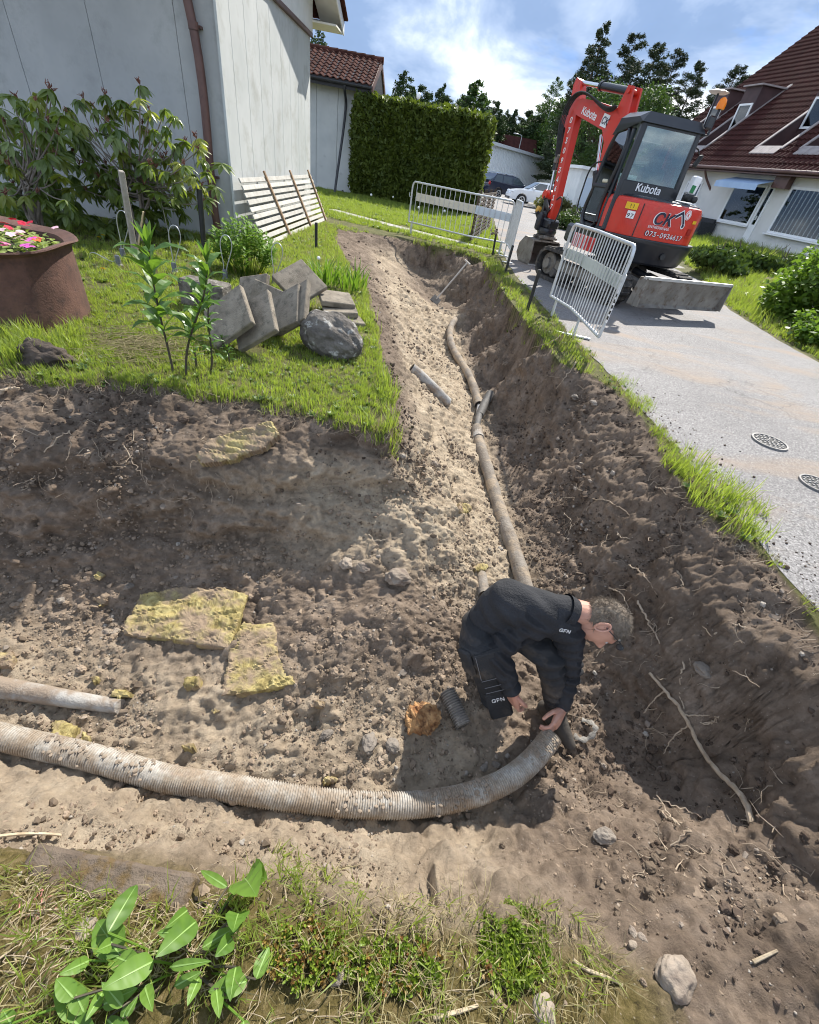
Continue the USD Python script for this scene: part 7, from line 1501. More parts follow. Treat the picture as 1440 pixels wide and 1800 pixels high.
W_ = np.array(W_); W_ = W_[shapely.contains_xy(POLY.buffer(-.03), W_[:, 0], W_[:, 1])]
ws = np.clip(g.lognormal(math.log(.006), .6, len(W_)), .003, .03) * (1 + .06 * W_[:, 1])
xs, ys, zs, szs = np.concatenate([xs, W_[:, 0]]), np.concatenate([ys, W_[:, 1]]), np.concatenate([zs, W_[:, 2]]), np.concatenate([szs, ws])
# earth spilled on the asphalt along the dig
RX = g.uniform(0, 1, 1500); q_ = np.array([LineString(rimw[33:]).interpolate(r_ * LineString(rimw[33:]).length).coords[0] for r_ in RX]) + np.column_stack([np.abs(g.normal(0, .28, 1500)) + .03, g.normal(0, .05, 1500)])
rs_ = np.clip(g.lognormal(math.log(.0045), .6, 1500), .002, .025); xs, ys, zs, szs = np.concatenate([xs, q_[:, 0]]), np.concatenate([ys, q_[:, 1]]), np.concatenate([zs, np.maximum(gz(q_[:, 0], q_[:, 1]), .004) + rs_ * .2]), np.concatenate([szs, rs_])
CR_ = len(xs)
m_clodm, m_clodl = [usdkit.material(stage, '/World/Looks/' + nm_, {'oi': ('object_info', {}), 'g': ('geometry', {}), 'n': ('noise_texture', {'scale': 60.0, 'detail': 4.0}), 'nb': ('noise_texture', {'scale': .9, 'detail': 3.0}), 'r': ('rgb_ramp', {'ramp': [(0, tuple(.5 * x for x in mid_)), (.5, mid_), (.9, tuple(1.35 * x for x in mid_)), (.975, (.27, .23, .19)), (1, (.33, .30, .26))]}), 'b': ('bump', {'strength': .7, 'distance': .006}), 'p': ('principled_bsdf', {'roughness': .95, 'specular_ior_level': .15})},
    [('oi.random', 'r.fac'), ('g.position', 'n.vector'), ('n.fac', 'b.height'), ('b.normal', 'p.normal'), ('r.color', 'p.base_color')], surface='p.BSDF') for nm_, mid_ in (('earth_crumbs_dark', (.095, .07, .053)), ('earth_crumbs_light', (.215, .165, .12)))]
def shard(seed, n=11):
    gg = np.random.default_rng(seed); q = gg.normal(size=(n, 3)); q /= np.linalg.norm(q, axis=1, keepdims=True); q *= gg.uniform(.32, .55, (n, 1)) * (1, gg.uniform(.7, 1), gg.uniform(.55, .9)); return trimesh.convex.convex_hull(q)
protos = [('clod_%s' % c, shard(500 + i, 9 + 2 * i), m_clodm, False) for i, c in enumerate('abcdef')] + [('lump_%s' % c, rock(520 + i, (1, .8, .7), 3, 1.1, freq=2.6), m_clodm, 60) for i, c in enumerate('ab')]
protos += [(a_ + '_light', b_, m_clodl, d_) for a_, b_, c_, d_ in protos]
FH = RegularGridInterpolator((gx, gy), humus, bounds_error=False, fill_value=0.0)
isl = (FH(np.column_stack([xs, ys])) < g.uniform(.1, .55, len(xs))).astype(int)
instancer(numbered('/World', 'earth_crumbs'), protos, np.column_stack([xs, ys, zs]), quat_z(g.uniform(0, 6.28, CR_), g.normal(0, .5, CR_), g.uniform(0, 6.28, CR_)), szs * 1.5, g.integers(0, 8, CR_) + 8 * isl, 'loose crumbs and small gravel on the dug soil', 'soil')

# ================================================================ the kneeling worker
def sph(c, r): 
    return manifold3d.Manifold.sphere(float(r), 20).translate([float(x) for x in c])
def bones(J, B):
    out = None
    for a, b in B:
        h = manifold3d.Manifold.batch_hull([sph(*J[a]), sph(*J[b])]); out = h if out is None else out + h
    return out
def soft(mani, edge=.014, it=12, lam=.5):
    mm = mani.refine_to_length(edge).to_mesh(); t = TM(np.asarray(mm.vert_properties[:, :3], float), np.asarray(mm.tri_verts), process=True)
    trimesh.smoothing.filter_taubin(t, lamb=lam, nu=lam + .02, iterations=it); return t
wk_base = hit(900, 1225)
def pz(px, py, z): return at(px, py, z)
Kr = pz(874, 1226, -.83); Kl = pz(968, 1158, -.50); Fl = pz(968, 1258, -.93); Fr = Kr + np.array([-.14, .40, .0])
pel = pz(868, 1106, -.46); Hr = pel + (-.07, -.10, .0); Hl = pel + (.07, .10, .0)
waist = pel + (.10, .0, .10); chest = pz(935, 1078, -.24); neck = pz(1006, 1072, -.185); 
Sr = pz(926, 1082, -.26); Sl = pz(1000, 1112, -.32)
Er = pz(872, 1146, -.44); Wr = pz(900, 1212, -.64); El = pz(1003, 1180, -.58); Wl = pz(988, 1240, -.76)
HC = pz(1057, 1092, -.23)
hipline = Sl - Sr
m_skin = M('skin', (.46, .235, .165), (.54, .30, .22), 14, .5, .25, 160, c3=(.44, .17, .12), scale3=7, t3=(.5, .75))
m_jacket = M('black_fleece', (.010, .0105, .013), (.02, .021, .025), 6, .85, .5, 90)
m_trous = M('black_workwear', (.012, .0125, .014), (.022, .023, .026), 9, .8, .5, 120, c3=(.10, .08, .062), scale3=6, t3=(.52, .75))
m_hair = M('grey_hair', (.13, .098, .070), (.25, .205, .155), 22, .8, .9, 90)
m_boot = M('worn_boot', (.03, .026, .022), (.07, .06, .05), 9, .8, .3, 50)
m_seam = M('grey_seam', (.16, .16, .17), rough=.7)
wk = thing('person', 'person in black workwear kneeling in the trench, bending over the end of the ribbed pipe', 'person', (0, 0, 0))
# -- head: built upright in its own frame (face towards +x, crown +z), then turned down
def head_mesh():
    s = trimesh.creation.icosphere(subdivisions=5); v = s.vertices.copy(); x, y, z = v.T
    P = np.column_stack([x * .098, y * .076, z * .115])
    lowf = np.clip(-z, 0, 1)
    P[:, 1] *= 1 - .28 * lowf ** 1.2                                   # jaw narrows
    P[:, 0] += np.where(x > 0, .006 * lowf, .022 * lowf * 1.0)           # flat face, neck side goes in
    P[:, 0] += .013 * np.exp(-((z - .28) / .14) ** 2) * np.clip(x, 0, 1) * np.exp(-(y / .55) ** 2)   # brow
    for sy in (-1, 1): P[:, 0] -= .012 * np.exp(-((z - .08) / .12) ** 2 - ((y - sy * .40) / .17) ** 2) * (x > .2)      # eye sockets
    P[:, 0] += .030 * np.exp(-((z + .20) / .15) ** 2 - (y / .14) ** 2) * (x > .3) + .014 * np.exp(-((z + .02) / .16) ** 2 - (y / .11) ** 2) * (x > .3)   # nose
    P[:, 0] += .007 * np.exp(-((z + .53) / .05) ** 2 - (y / .30) ** 2) * (x > .2) + .006 * np.exp(-((z + .64) / .05) ** 2 - (y / .26) ** 2) * (x > .2)    # lips
    P[:, 0] -= .006 * np.exp(-((z + .585) / .025) ** 2 - (y / .30) ** 2) * (x > .2)
    P[:, 0] += .014 * np.exp(-((z + .86) / .14) ** 2 - (y / .34) ** 2) * (x > -.1)                                          # chin
    for sy in (-1, 1): P[:, 0] += .006 * np.exp(-((z + .12) / .2) ** 2 - ((y - sy * .55) / .2) ** 2) * (x > .1)            # cheek
    s.vertices = P; return s
def basis(fwd_, up_):
    f_ = fwd_ / np.linalg.norm(fwd_); u_ = up_ - f_ * (up_ @ f_); u_ /= np.linalg.norm(u_); return np.stack([f_, np.cross(u_, f_), u_], 1)
crown = pz(1092, 1082, -.225) - pz(1012, 1100, -.30); crown = np.array([.80, -.10, .34]); facing = np.array([.36, -.45, -.80])
HB = basis(facing, crown)
HS = 1.15
toW = lambda p: np.asarray(p) * HS @ HB.T + HC
hm = head_mesh(); hm.vertices = toW(hm.vertices)
# skin: head, neck and the arms in one surface
J = dict(n0=(toW((-.035, 0, -.045)), .062), n1=(neck + (-.035, .012, -.012), .062), c=(chest + (0, .02, .0), .055), sr=(Sr, .045), er=(Er, .045), wr=(Wr, .032), sl=(Sl, .045), el=(El, .045), wl=(Wl, .031), pe=(pel, .06), hr=(Hr, .05), kr=(Kr, .055), fr=(Fr, .04), hl=(Hl, .05), kl=(Kl, .055), fl=(Fl + (0, 0, .08), .04))
skel = bones(J, [('n0', 'n1'), ('n1', 'c'), ('c', 'sr'), ('sr', 'er'), ('er', 'wr'), ('c', 'sl'), ('sl', 'el'), ('el', 'wl'), ('c', 'pe'), ('pe', 'hr'), ('hr', 'kr'), ('kr', 'fr'), ('pe', 'hl'), ('hl', 'kl'), ('kl', 'fl')])
def hand(W, direc, palmn, side, curl, s=1.0):
    """wrist W, fingers along direc, palm faces palmn; side = +1/-1 puts the thumb on that side"""
    d = direc / np.linalg.norm(direc); n = palmn - d * (palmn @ d); n /= np.linalg.norm(n); w = np.cross(n, d) * side
    L_ = lambda a, b, c: W + (d * a + w * b + n * c) * s
    JJ = {}; BB = []
    JJ['w'] = (L_(-.02, 0, 0), .028 * s); JJ['p1'] = (L_(.045, .028, 0), .019 * s); JJ['p2'] = (L_(.05, -.028, 0), .017 * s); JJ['p3'] = (L_(.085, .032, .004), .0135 * s); JJ['p4'] = (L_(.078, -.034, .004), .012 * s)
    palm = manifold3d.Manifold.batch_hull([sph(*JJ[k]) for k in ('w', 'p1', 'p2')]) + manifold3d.Manifold.batch_hull([sph(*JJ[k]) for k in ('p1', 'p2', 'p3', 'p4')])
    out = palm
    for k, (b, l) in enumerate(((.032, .078), (.011, .086), (-.011, .080), (-.033, .064))):
        P0 = np.array([.083 - .003 * k, b, .003]); a = curl * .55; prev = P0; r = .0102 - .0006 * k
        for seg, f in enumerate((.45, .31, .24)):
            nx = prev + np.array([math.cos(a), 0, math.sin(a)]) * l * f; out = out + manifold3d.Manifold.batch_hull([sph(L_(*prev), r * s), sph(L_(*nx), r * .92 * s)]); prev = nx; r *= .92; a += curl
    T = [np.array([.012, .030, .006]), np.array([.045, .056, .022]), np.array([.075, .058, .040]), np.array([.094, .048, .052])]
    for i, r in zip(range(3), (.0135, .0115, .010)): out = out + manifold3d.Manifold.batch_hull([sph(L_(*T[i]), r * s), sph(L_(*T[i + 1]), r * .9 * s)])
    return out
pend = PP[-1]
lhd = (pend + np.array([.02, .03, .03])) - Wl
handL = hand(Wl + lhd / np.linalg.norm(lhd) * .035, lhd * 1.0 + np.array([-.03, -.02, 0]), np.array([-.7, -.2, -.3]), 1, .62, 1.05)
handR = hand(Wr + (.01, -.01, -.02), np.array([.25, -.12, -.9]), np.array([.6, .5, .1]), -1, .5, 1.0)
hmm_ = manifold3d.Manifold(manifold3d.Mesh(np.asarray(hm.vertices, np.float32), np.asarray(hm.faces, np.uint32)))
body = soft(skel, .02, 6) ; bodym = manifold3d.Manifold(manifold3d.Mesh(np.asarray(body.vertices, np.float32), np.asarray(body.faces, np.uint32)))
hands_ = soft(handL, .0035, 6, .4); hands2 = soft(handR, .0035, 6, .4)
mk = lambda t: manifold3d.Manifold(manifold3d.Mesh(np.asarray(t.vertices, np.float32), np.asarray(t.faces, np.uint32)))
whole = bodym + hmm_ + mk(hands_) + mk(hands2)
part(wk, 'body', whole, m_skin, 50)
for sy in (-1, 1):
    ear = cat_([tube(toW(np.column_stack([-.012 + .018 * np.cos(a_) , np.full(14, sy * .080) + sy * .006 * np.abs(np.cos(a_)), .0 + .032 * np.sin(a_)])), .0065, 7, False) for a_ in (np.linspace(0, 2 * math.pi, 14),)] + [xf(ell((0, 0, 0), (.016, .005, .028), 2), (0, 0, 0))])
    v = ear.vertices; k_ = 14 * 7; v[k_:] = toW(v[k_:] + (-.012, sy * .078, 0)); ear.vertices = v
    part(wk, 'ear', ear, m_skin, 60)
    part(wk, 'eye', ell(toW((.083, sy * .030, .008)), (.0105,) * 3, 3), M('eye_white', (.5, .47, .44), rough=.2) if sy < 0 else '/World/Looks/eye_white')
# hair: a scalp cap with short strands
sc = trimesh.creation.icosphere(subdivisions=5); v = sc.vertices; x, y, z = v.T
keep = ((z > .30) | ((x < .05) & (z > -.32) & (np.abs(y) < .99)) | ((x < -.35) & (z > -.55))) & ~((x > .62) & (z < .55))
rr_ = 1.055 + .10 * (meshkit.fbm(v * 7, 3, 9) - .5)
Ph = np.column_stack([x * .098, y * .076, z * .115]); low_ = np.clip(-z, 0, 1); Ph[:, 1] *= 1 - .28 * low_ ** 1.2; Ph[:, 0] += np.where(x > 0, .0, .022 * low_)
Pi = Ph * 1.0; Ph = Ph * rr_[:, None]
fk = keep[sc.faces].all(1)
cap = TM(toW(Ph), sc.faces[fk], process=False)
hair = part(wk, 'hair', cap, m_hair, 60)
g = np.random.default_rng(3); fidx = np.flatnonzero(fk); St = []
ctr = sc.vertices[sc.faces].mean(1)
for f in g.choice(fidx, 1500):
    w_ = g.dirichlet((1, 1, 1)); p = w_ @ Ph[sc.faces[f]]; nrm_ = ctr[f] / np.linalg.norm(ctr[f]); d = nrm_ * .5 + np.array([.75, g.normal(0, .3), .1]) * (1 if p[0] > -.02 else .2) + np.array([-.2, 0, -.6]) * (p[0] < -.05) + g.normal(0, .25, 3); d /= np.linalg.norm(d)
    L_ = g.uniform(.012, .024); St.append(tube(toW(np.array([p - nrm_ * .003, p + d * L_ * .6, p + d * L_ + nrm_ * -.003])), [.0011, .0009, .0003], 3, False))
part(hair, 'strands', cat_(St), m_hair, False, kind='stuff')
# glasses pushed up on the forehead, one arm to the ear
gl_ = part(wk, 'glasses', cat_([tube(toW(np.array([(-.01, sy * .086, .014), (.04, sy * .084, .045), (.090, sy * .066, .070)])), .0026, 6) for sy in (-1, 1)] + [tube(toW(np.array([(.108 + .0 * t_, y_, .060 + .015 * math.cos(a_)) for t_, y_, a_ in [(0, sy * .036 + .026 * math.sin(a_), a_) for a_ in np.linspace(0, 6.28, 16)]])), .0024, 5, False) for sy in (-1, 1)] + [tube(toW(np.array([(.108, -.012, .066), (.110, 0, .068), (.108, .012, .066)])), .0024, 5)]), m_blk)
for sy in (-1, 1): part(gl_, 'lens', ell((0, 0, 0), (1, 1, 1), 2) if False else TM(toW(ell((.108, sy * .036, .060), (.003, .025, .015), 2).vertices), ell((0, 0, 0), (1, 1, 1), 2).faces, process=False), M('smoked_lens', (.10, .11, .11), rough=.1) if sy < 0 else '/World/Looks/smoked_lens')
# -- jacket
up_t = np.array([0, 0, 1.0])
mid1 = pel * .62 + chest * .38 + (0, .02, .045); mid2 = pel * .28 + chest * .72 + (0, .02, .055)
wv = Sl - Sr; wv /= np.linalg.norm(wv)
J = dict(p0=(pel + (.02, 0, .05) - wv * .06, .115), p1=(pel + (.02, 0, .05) + wv * .06, .115), m0=(mid1 - wv * .07, .118), m1=(mid1 + wv * .07, .118), c0=(mid2 - wv * .085, .125), c1=(mid2 + wv * .085, .12), s0=(chest * .5 + Sr * .5 + (.01, .02, .02), .105), s1=(chest * .4 + Sl * .6 + (0, .03, .03), .098), nk=(neck + (-.030, .004, -.012), .074),
         sr=(Sr, .080), er=(Er, .064), er2=(Er * .5 + Wr * .5, .058), wr=(Wr * .94 + Er * .06, .047), sl=(Sl, .080), el=(El, .060), wl=(Wl * .97 + El * .03 + (0, 0, .01), .045))
H_ = lambda *ks: manifold3d.Manifold.batch_hull([sph(*J[k]) for k in ks])
jm = H_('p0', 'p1', 'm0', 'm1') + H_('m0', 'm1', 'c0', 'c1') + H_('c0', 'c1', 's0', 's1') + H_('s0', 's1', 'nk') + H_('s0', 'sr') + H_('sr', 'er') + H_('er', 'er2') + H_('er2', 'wr') + H_('s1', 'sl') + H_('sl', 'el') + H_('el', 'wl')
jm = soft(jm, .012, 22)
v = jm.vertices; n_ = jm.vertex_normals
def folds(p, amp, seed, ctrs):
    f = np.zeros(len(p))
    for c, ax_, rad, fr in ctrs:
        dd_ = p - c; ax_ = np.asarray(ax_) / np.linalg.norm(ax_); s_ = dd_ @ ax_; wt = np.exp(-(np.linalg.norm(dd_, axis=1) / rad) ** 2); f += wt * np.sin(s_ * fr + 5 * meshkit.noise(p * 9 + seed))
    return amp * f
arm1 = Er - Sr; arm2 = Wl - El
v += n_ * (folds(v, .011, 1, [(Er, arm1, .13, 120), (Sr, arm1, .14, 90), (El, arm2, .14, 110), (Sl, Wl - Sl, .12, 90), (mid1, chest - pel, .2, 55), (pel + (.1, -.1, 0), chest - pel, .16, 70), (Wr, Wr - Er, .10, 120)]) + .006 * (meshkit.fbm(v * 14, 3, 4) - .5))[:, None]
jm.vertices = v
jk = part(wk, 'jacket', jm, m_jacket, 60)
collar_c = neck + (-.012, .0, -.012); cd = HC - neck; cd /= np.linalg.norm(cd)
part(jk, 'collar', tube([collar_c - cd * .03, collar_c + cd * .005, collar_c + cd * .022], [.082, .076, .073], 22, False), m_jacket)
part(jk, 'cuff', tube([Wl * .93 + El * .07, Wl * 1.0 + (0, 0, .006)], [.047, .044], 16, False), m_jacket)
def decal(parent, nm, txt, h, c, xdir, ndir, mat, bold=False):
    t = meshkit.text_mesh(txt, h, .002, bold); v = t.vertices.copy(); v[:, 0] -= v[:, 0].max() / 2; n = ndir / np.linalg.norm(ndir); xd = xdir - n * (xdir @ n); xd /= np.linalg.norm(xd); yd = np.cross(n, xd)
    t.vertices = np.asarray(c) + v[:, :1] * xd + v[:, 1:2] * yd + v[:, 2:3] * n; part(parent, nm, t, mat, False)
def to_surface(mesh, px, py, off=.004):
    loc, _, tri = mesh.ray.intersects_location([CAM], [ray(px, py)], multiple_hits=False)
    if not len(loc): return None, None
    return loc[0] + mesh.face_normals[tri[0]] * off, mesh.face_normals[tri[0]]
c_, n__ = to_surface(jm, 991, 1110, .006)
if c_ is not None:
    decal(jk, 'chest_lettering', 'GFN', .021, c_, pz(1005, 1115, -.3) - pz(980, 1106, -.3), n__, m_wht); 
    for s_ in (-1, 1): 
        q_, nq = c_ + (pz(991, 1110 + 8 * s_, -.3) - pz(991, 1110, -.3)) * .9, n__
# -- trousers
J = dict(p0=(pel - wv * .065 + (-.0, 0, -.02), .117), p1=(pel + wv * .065 + (-.0, 0, -.02), .117), hr=(Hr + (.0, 0, -.02), .112), kr=(Kr, .085), kr2=(Kr * .5 + Hr * .5, .100), fr=(Fr, .062), hl=(Hl, .11), kl=(Kl, .078), fl=(Fl + (0, .01, .10), .062))
tm_ = H_('p0', 'p1') + H_('p0', 'hr') + H_('hr', 'kr2') + H_('kr2', 'kr') + H_('kr', 'fr') + H_('p1', 'hl') + H_('hl', 'kl') + H_('kl', 'fl')
tm_ = soft(tm_, .013, 18); v = tm_.vertices; n_ = tm_.vertex_normals
v += n_ * (folds(v, .011, 5, [(Kr, Kr - Hr, .13, 95), (Hr, Kr - Hr, .15, 75), (Kl, Fl - Kl, .14, 90), (Fl + (0, 0, .15), Fl - Kl, .12, 120)]) + .007 * (meshkit.fbm(v * 12, 3, 6) - .5))[:, None]; tm_.vertices = v
tr_ = part(wk, 'trousers', tm_, m_trous, 60)
thd = (Kr - Hr) / np.linalg.norm(Kr - Hr); fcam = CAM - Kr; fcam /= np.linalg.norm(fcam); out_ = fcam - thd * (fcam @ thd); out_ /= np.linalg.norm(out_); sd_ = np.cross(thd, out_)
Rp = np.stack([sd_, thd, out_], 1)
part(tr_, 'knee_pad', box(Kr - thd * .03 + out_ * .075, (.13, .20, .03), Rp, .014), m_trous, 40)
part(tr_, 'holster_pocket', box(Hr + thd * .06 + out_ * .105 - sd_ * .02, (.15, .18, .025), Rp @ rotm('z', 8), .012), m_trous, 40)
part(tr_, 'holster_pocket', box(Hr + thd * .05 + out_ * .06 + sd_ * .10, (.08, .17, .03), Rp @ rotm('y', 45), .012), m_trous, 40)
for k, (a_, b_) in enumerate((((-.06, -.02), (-.06, .14)), ((.05, -.02), (.055, .14)), ((-.06, .15), (.055, .15)), ((-.05, .20), (.05, .20)), ((-.05, .24), (.05, .24)))):
    p_ = lambda q: Hr + thd * q[1] + sd_ * q[0] + out_ * .1195
    part(tr_, 'seam', tube([p_(a_) + thd * .0, p_(b_)], .0016, 5), m_seam)
decal(tr_, 'pocket_lettering', 'GFN', .026, Kr - thd * .075 + out_ * .094 + sd_ * .0, sd_ if (sd_ @ CR[:, 0]) > 0 else -sd_, out_, m_wht)
belt = part(tr_, 'belt', tube(smooth_path([pel + (-.02, -.135, .045), pel + (.08, -.12, .0), pel + (.13, -.05, -.04)], 12), .012, 6), m_hose)
part(belt, 'blue_strap', box(pel + (-.01, -.142, .03), (.03, .012, .05), ch=.004), M('blue_strap', (.02, .04, .4), rough=.6), False)
for F_, d_ in ((Fl, np.array([.55, -.8, 0])), (Fr + (0, .04, -.01), np.array([-.2, .2, -1.0]))):
    d_ = d_ / np.linalg.norm(d_); part(wk, 'boot', soft(manifold3d.Manifold.batch_hull([sph(F_ + (0, 0, .06), .055), sph(F_ + (0, 0, .0) - d_ * .05, .045), sph(F_ + d_ * .10 + (0, 0, -.005), .042), sph(F_ + d_ * .17 + (0, 0, -.015), .032)]), .015, 8), m_boot)

# ================================================================ grass and the weedy foreground
m_grass = leafmat('grass_blades', (.075, .14, .02), (.22, .275, .058), (.40, .52, .055), .44, .45, 2.2, .9)
m_grassdry = leafmat('dry_grass', (.20, .17, .07), (.34, .29, .15), (.28, .24, .10), .25, .7, 3, .6)
m_weed = leafmat('weed_leaves', (.05, .10, .025), (.11, .17, .04), (.16, .26, .04), .3, .45, 4, .6)
def tuft(seed, n=9, H=.075, R=.03, W=.0045, bend=.7):
    g = np.random.default_rng(seed); L = []
    for k in range(n):
        a, r = g.uniform(0, 6.28), R * math.sqrt(g.random()); h = H * g.uniform(.5, 1.15); t = g.uniform(.15, bend) ; ta = g.uniform(0, 6.28); w = W * g.uniform(.7, 1.2)
        b = np.array([r * math.cos(a), r * math.sin(a), -.006]); dv = np.array([math.cos(ta), math.sin(ta), 0]); sd = np.array([-dv[1], dv[0], 0]) * w / 2
        m1 = b + (0, 0, h * .55) + dv * h * .22 * t; m2 = b + (0, 0, h * (1 - .25 * t)) + dv * h * .75 * t
        L.append(TM(np.array([b - sd, b + sd, m1 - sd * .9, m1 + sd * .9, m2]), np.array([(0, 1, 3), (0, 3, 2), (2, 3, 4)]), process=False))
    return cat_(L)
def scatter_in(poly, n, seed):
    g = np.random.default_rng(seed); x0, y0, x1, y1 = poly.bounds; out = []
    while sum(map(len, out)) < n:
        x, y = g.uniform(x0, x1, n * 2), g.uniform(y0, y1, n * 2); k = shapely.contains_xy(poly, x, y); out.append(np.column_stack([x[k], y[k]]))
    return np.vstack(out)[:n]
g = np.random.default_rng(44)
TF = [('tuft_%s' % c, tuft(600 + i, 9), m_grass, False) for i, c in enumerate('abcd')] + [('tuft_long', tuft(620, 11, .14, .035, .005, .95), m_grass, False), ('tuft_dry', tuft(621, 8, .07, .035, .004, 1.0), m_grassdry, False), ('weed_rosette', cat_([xf(leaf(.05, .022, .7, .2, 4, .8, start=.9), rz=51 * k_ + 9 * (k_ % 3), rx=8 * (k_ % 2)) for k_ in range(7)]), m_weed, False)]
def lawn(name, label, poly, dens, seed, smin, smax, dry=.06, long=.03, zoff=0.0, gap=.26, weeds=.05):
    n = int(poly.area * dens); P = scatter_in(poly, n, seed); g = np.random.default_rng(seed + 1)
    patch = meshkit.fbm(np.column_stack([P * 1.4, 0 * P[:, 0]]), 3, seed)
    z = gz(P[:, 0], P[:, 1]) + zoff; u = g.random(n)
    idx = np.where((u > .5) & (u < .5 + weeds), 6, np.where(u < dry * (1 + 6 * np.clip(patch - .52, 0, 1)), 5, np.where(u > 1 - long, 4, g.integers(0, 4, n))))
    s = g.uniform(smin, smax, n) * (.6 + .9 * patch)
    p2 = meshkit.fbm(np.column_stack([P * 3.1 + 5, 0 * P[:, 0]]), 3, seed + 5); kp = g.random(n) < np.clip((p2 - gap) * 7, .08, 1); P, z, idx, s = P[kp], z[kp], idx[kp], s[kp]; n = len(P)
    instancer(numbered('/World', name), TF, np.column_stack([P, z]), quat_z(g.uniform(0, 6.28, n), g.normal(0, .22, n), g.uniform(0, 6.28, n)), s, idx, label, 'grass')
hole = Polygon(np.vstack([rimw, [(2.6, -3), (-6.5, -3), (-6.5, 2.0)]])).buffer(0)
left = Polygon([(-6.2, 1.9), (-.1, 2.2), (-.2, 4.5), (-.6, 7), (-2.2, 12.0), (-3.3, 12.2), (-3.5, 8.6), (-7.2, 7.4)]).difference(hole.buffer(-.03)).difference(Point(-3.70, 3.42).buffer(.62))
near_l = left.intersection(Polygon([(-9, 0), (2, 0), (2, 4.9), (-9, 4.9)])); mid_l = left.difference(near_l)
lawn('lawn_grass', 'short bright grass on the lawn between house and trench, near part', near_l, 1300, 1, .5, .95, .08, .015)
lawn('lawn_grass', 'grass on the lawn along the house wall, far part', mid_l, 620, 2, .6, 1.1, .12, .01)
lip = LineString(rimw[:22]).buffer(.06).intersection(Polygon([(-6, 1.5), (0.2, 1.5), (.2, 7), (-6, 7)]))
lawn('edge_grass', 'longer ragged grass hanging over the trench edge of the lawn', lip, 700, 3, .5, 1.2, .2, .25, gap=.38)
far1 = Polygon([(-3.7, 13.3), (.6, 12.0), (1.05, 12.2), (1.1, 16), (1.1, 22.2), (-4.9, 22.2), (-6.4, 22.2), (-3.95, 13.4)]).difference(PATHP.buffer(.05)).difference(hole.buffer(.02))
lawn('far_lawn_grass', 'bright grass before the clipped hedge and round the far barrier', far1, 300, 4, .9, 1.6, .02, .02)
farrim = LineString(rimw[25:33]).buffer(.35).difference(hole.buffer(-.02)).difference(ROADP).difference(PATHP.buffer(.03))
lawn('edge_grass', 'grass fringe at the far end of the trench', farrim, 500, 5, .7, 1.2, .25, .05)
strip = Polygon(np.vstack([rimw[32:46], ROAD[3:14][::1]])).buffer(0)
strip = Polygon([tuple(p) for p in rimw[33:46]] + [(2.12, 1.75), (2.09, 2.2), (2.06, 2.75), (2.0, 3.3), (1.95, 4.0), (1.88, 4.7), (1.78, 5.3), (1.65, 6.1), (1.49, 7.3), (1.34, 8.6), (1.22, 10.2)]).buffer(.01).difference(hole.buffer(-.03))
lawn('verge_grass', 'strip of grass between trench and asphalt road', strip, 620, 6, .45, 1.0, .3, .06, gap=.42)
tf2 = Polygon([at(x, y, 0)[:2] for x, y in ((1172, 812), (1210, 800), (1300, 850), (1345, 905), (1345, 955), (1290, 945), (1228, 885))]).buffer(.02)
lawn('verge_grass', 'lush tuft of long grass beside the manhole on the road edge', tf2, 520, 7, .6, 1.25, .14, .4)
tf3 = Polygon([at(x, y, 0)[:2] for x, y in ((1068, 655), (1100, 660), (1200, 770), (1215, 795), (1180, 795), (1110, 705))]).buffer(.01)
lawn('verge_grass', 'narrow band of grass along the road below the kinked barrier', tf3, 900, 8, .5, .95, .08, .1, gap=.36)
right = Polygon([(5.75, 5.5), (5.75, 8.4), (5.95, 10.4), (6.3, 12), (7.2, 15), (8.3, 20), (9.4, 28), (10, 30), (15, 24), (15, 14), (9.5, 6)])
lawn('right_lawn_grass', 'sunny lawn between road and white house', right, 150, 9, 1.3, 2.6, .1, .06)
foot = Polygon([at(x, y, 0)[:2] for x, y in ((-60, 585), (40, 592), (130, 585), (165, 575), (150, 615), (90, 640), (-60, 640))])
lawn('tall_edge_grass', 'taller unmown grass at the foot of the rusty drum planter', foot, 420, 10, .8, 1.5, .08, .7)
gh_ = np.random.default_rng(55); hay = []
for k in range(520):
    a = hit(250 + gh_.normal(0, 48), 610 + gh_.normal(0, 15), .02); th_ = gh_.normal(.2, .5); L_ = gh_.uniform(.08, .2); q = [a + (0, 0, gh_.uniform(0, .035))]
    for i in range(4): th_ += gh_.normal(0, .25); q.append(q[-1] + np.array([math.cos(th_) * L_ / 4, math.sin(th_) * L_ / 4, gh_.normal(0, .004)]))
    hay.append(tube(np.array(q), np.linspace(.0022, .0012, 5), 4, False))
single('cut_grass', cat_(hay), m_grassdry, 'wisp of pale cut grass lying on the lawn between drum planter and lilies', 'cut grass', kind='stuff', smooth=True)
# ---- foreground: dry stalks, moss, sedum, sprouting leaves
fg = Polygon([hit(x, y)[:2] for x, y in ((-60, 1540), (60, 1530), (200, 1560), (350, 1590), (420, 1560), (500, 1490), (560, 1500), (640, 1560), (760, 1590), (900, 1590), (1010, 1600), (1080, 1650), (1110, 1740), (1090, 1820), (1000, 1900), (400, 1980), (-80, 1960))]).buffer(0)
n = int(fg.area * 1500); P = scatter_in(fg, n, 31); g = np.random.default_rng(32)
pat = meshkit.fbm(np.column_stack([P * 4, 0 * P[:, 0]]), 3, 8)
greenm = np.array([hit(470, 1640)[:2], hit(120, 1690)[:2], hit(300, 1760)[:2]]); dgr = np.min(np.linalg.norm(P[:, None] - greenm[None], axis=2), 1)
pg = np.clip(1.25 - dgr / .36, .22, .9) * np.clip((pat - .3) * 3, .2, 1)
idx = np.where(g.random(n) < pg, g.integers(0, 2, n), g.integers(2, 5, n))
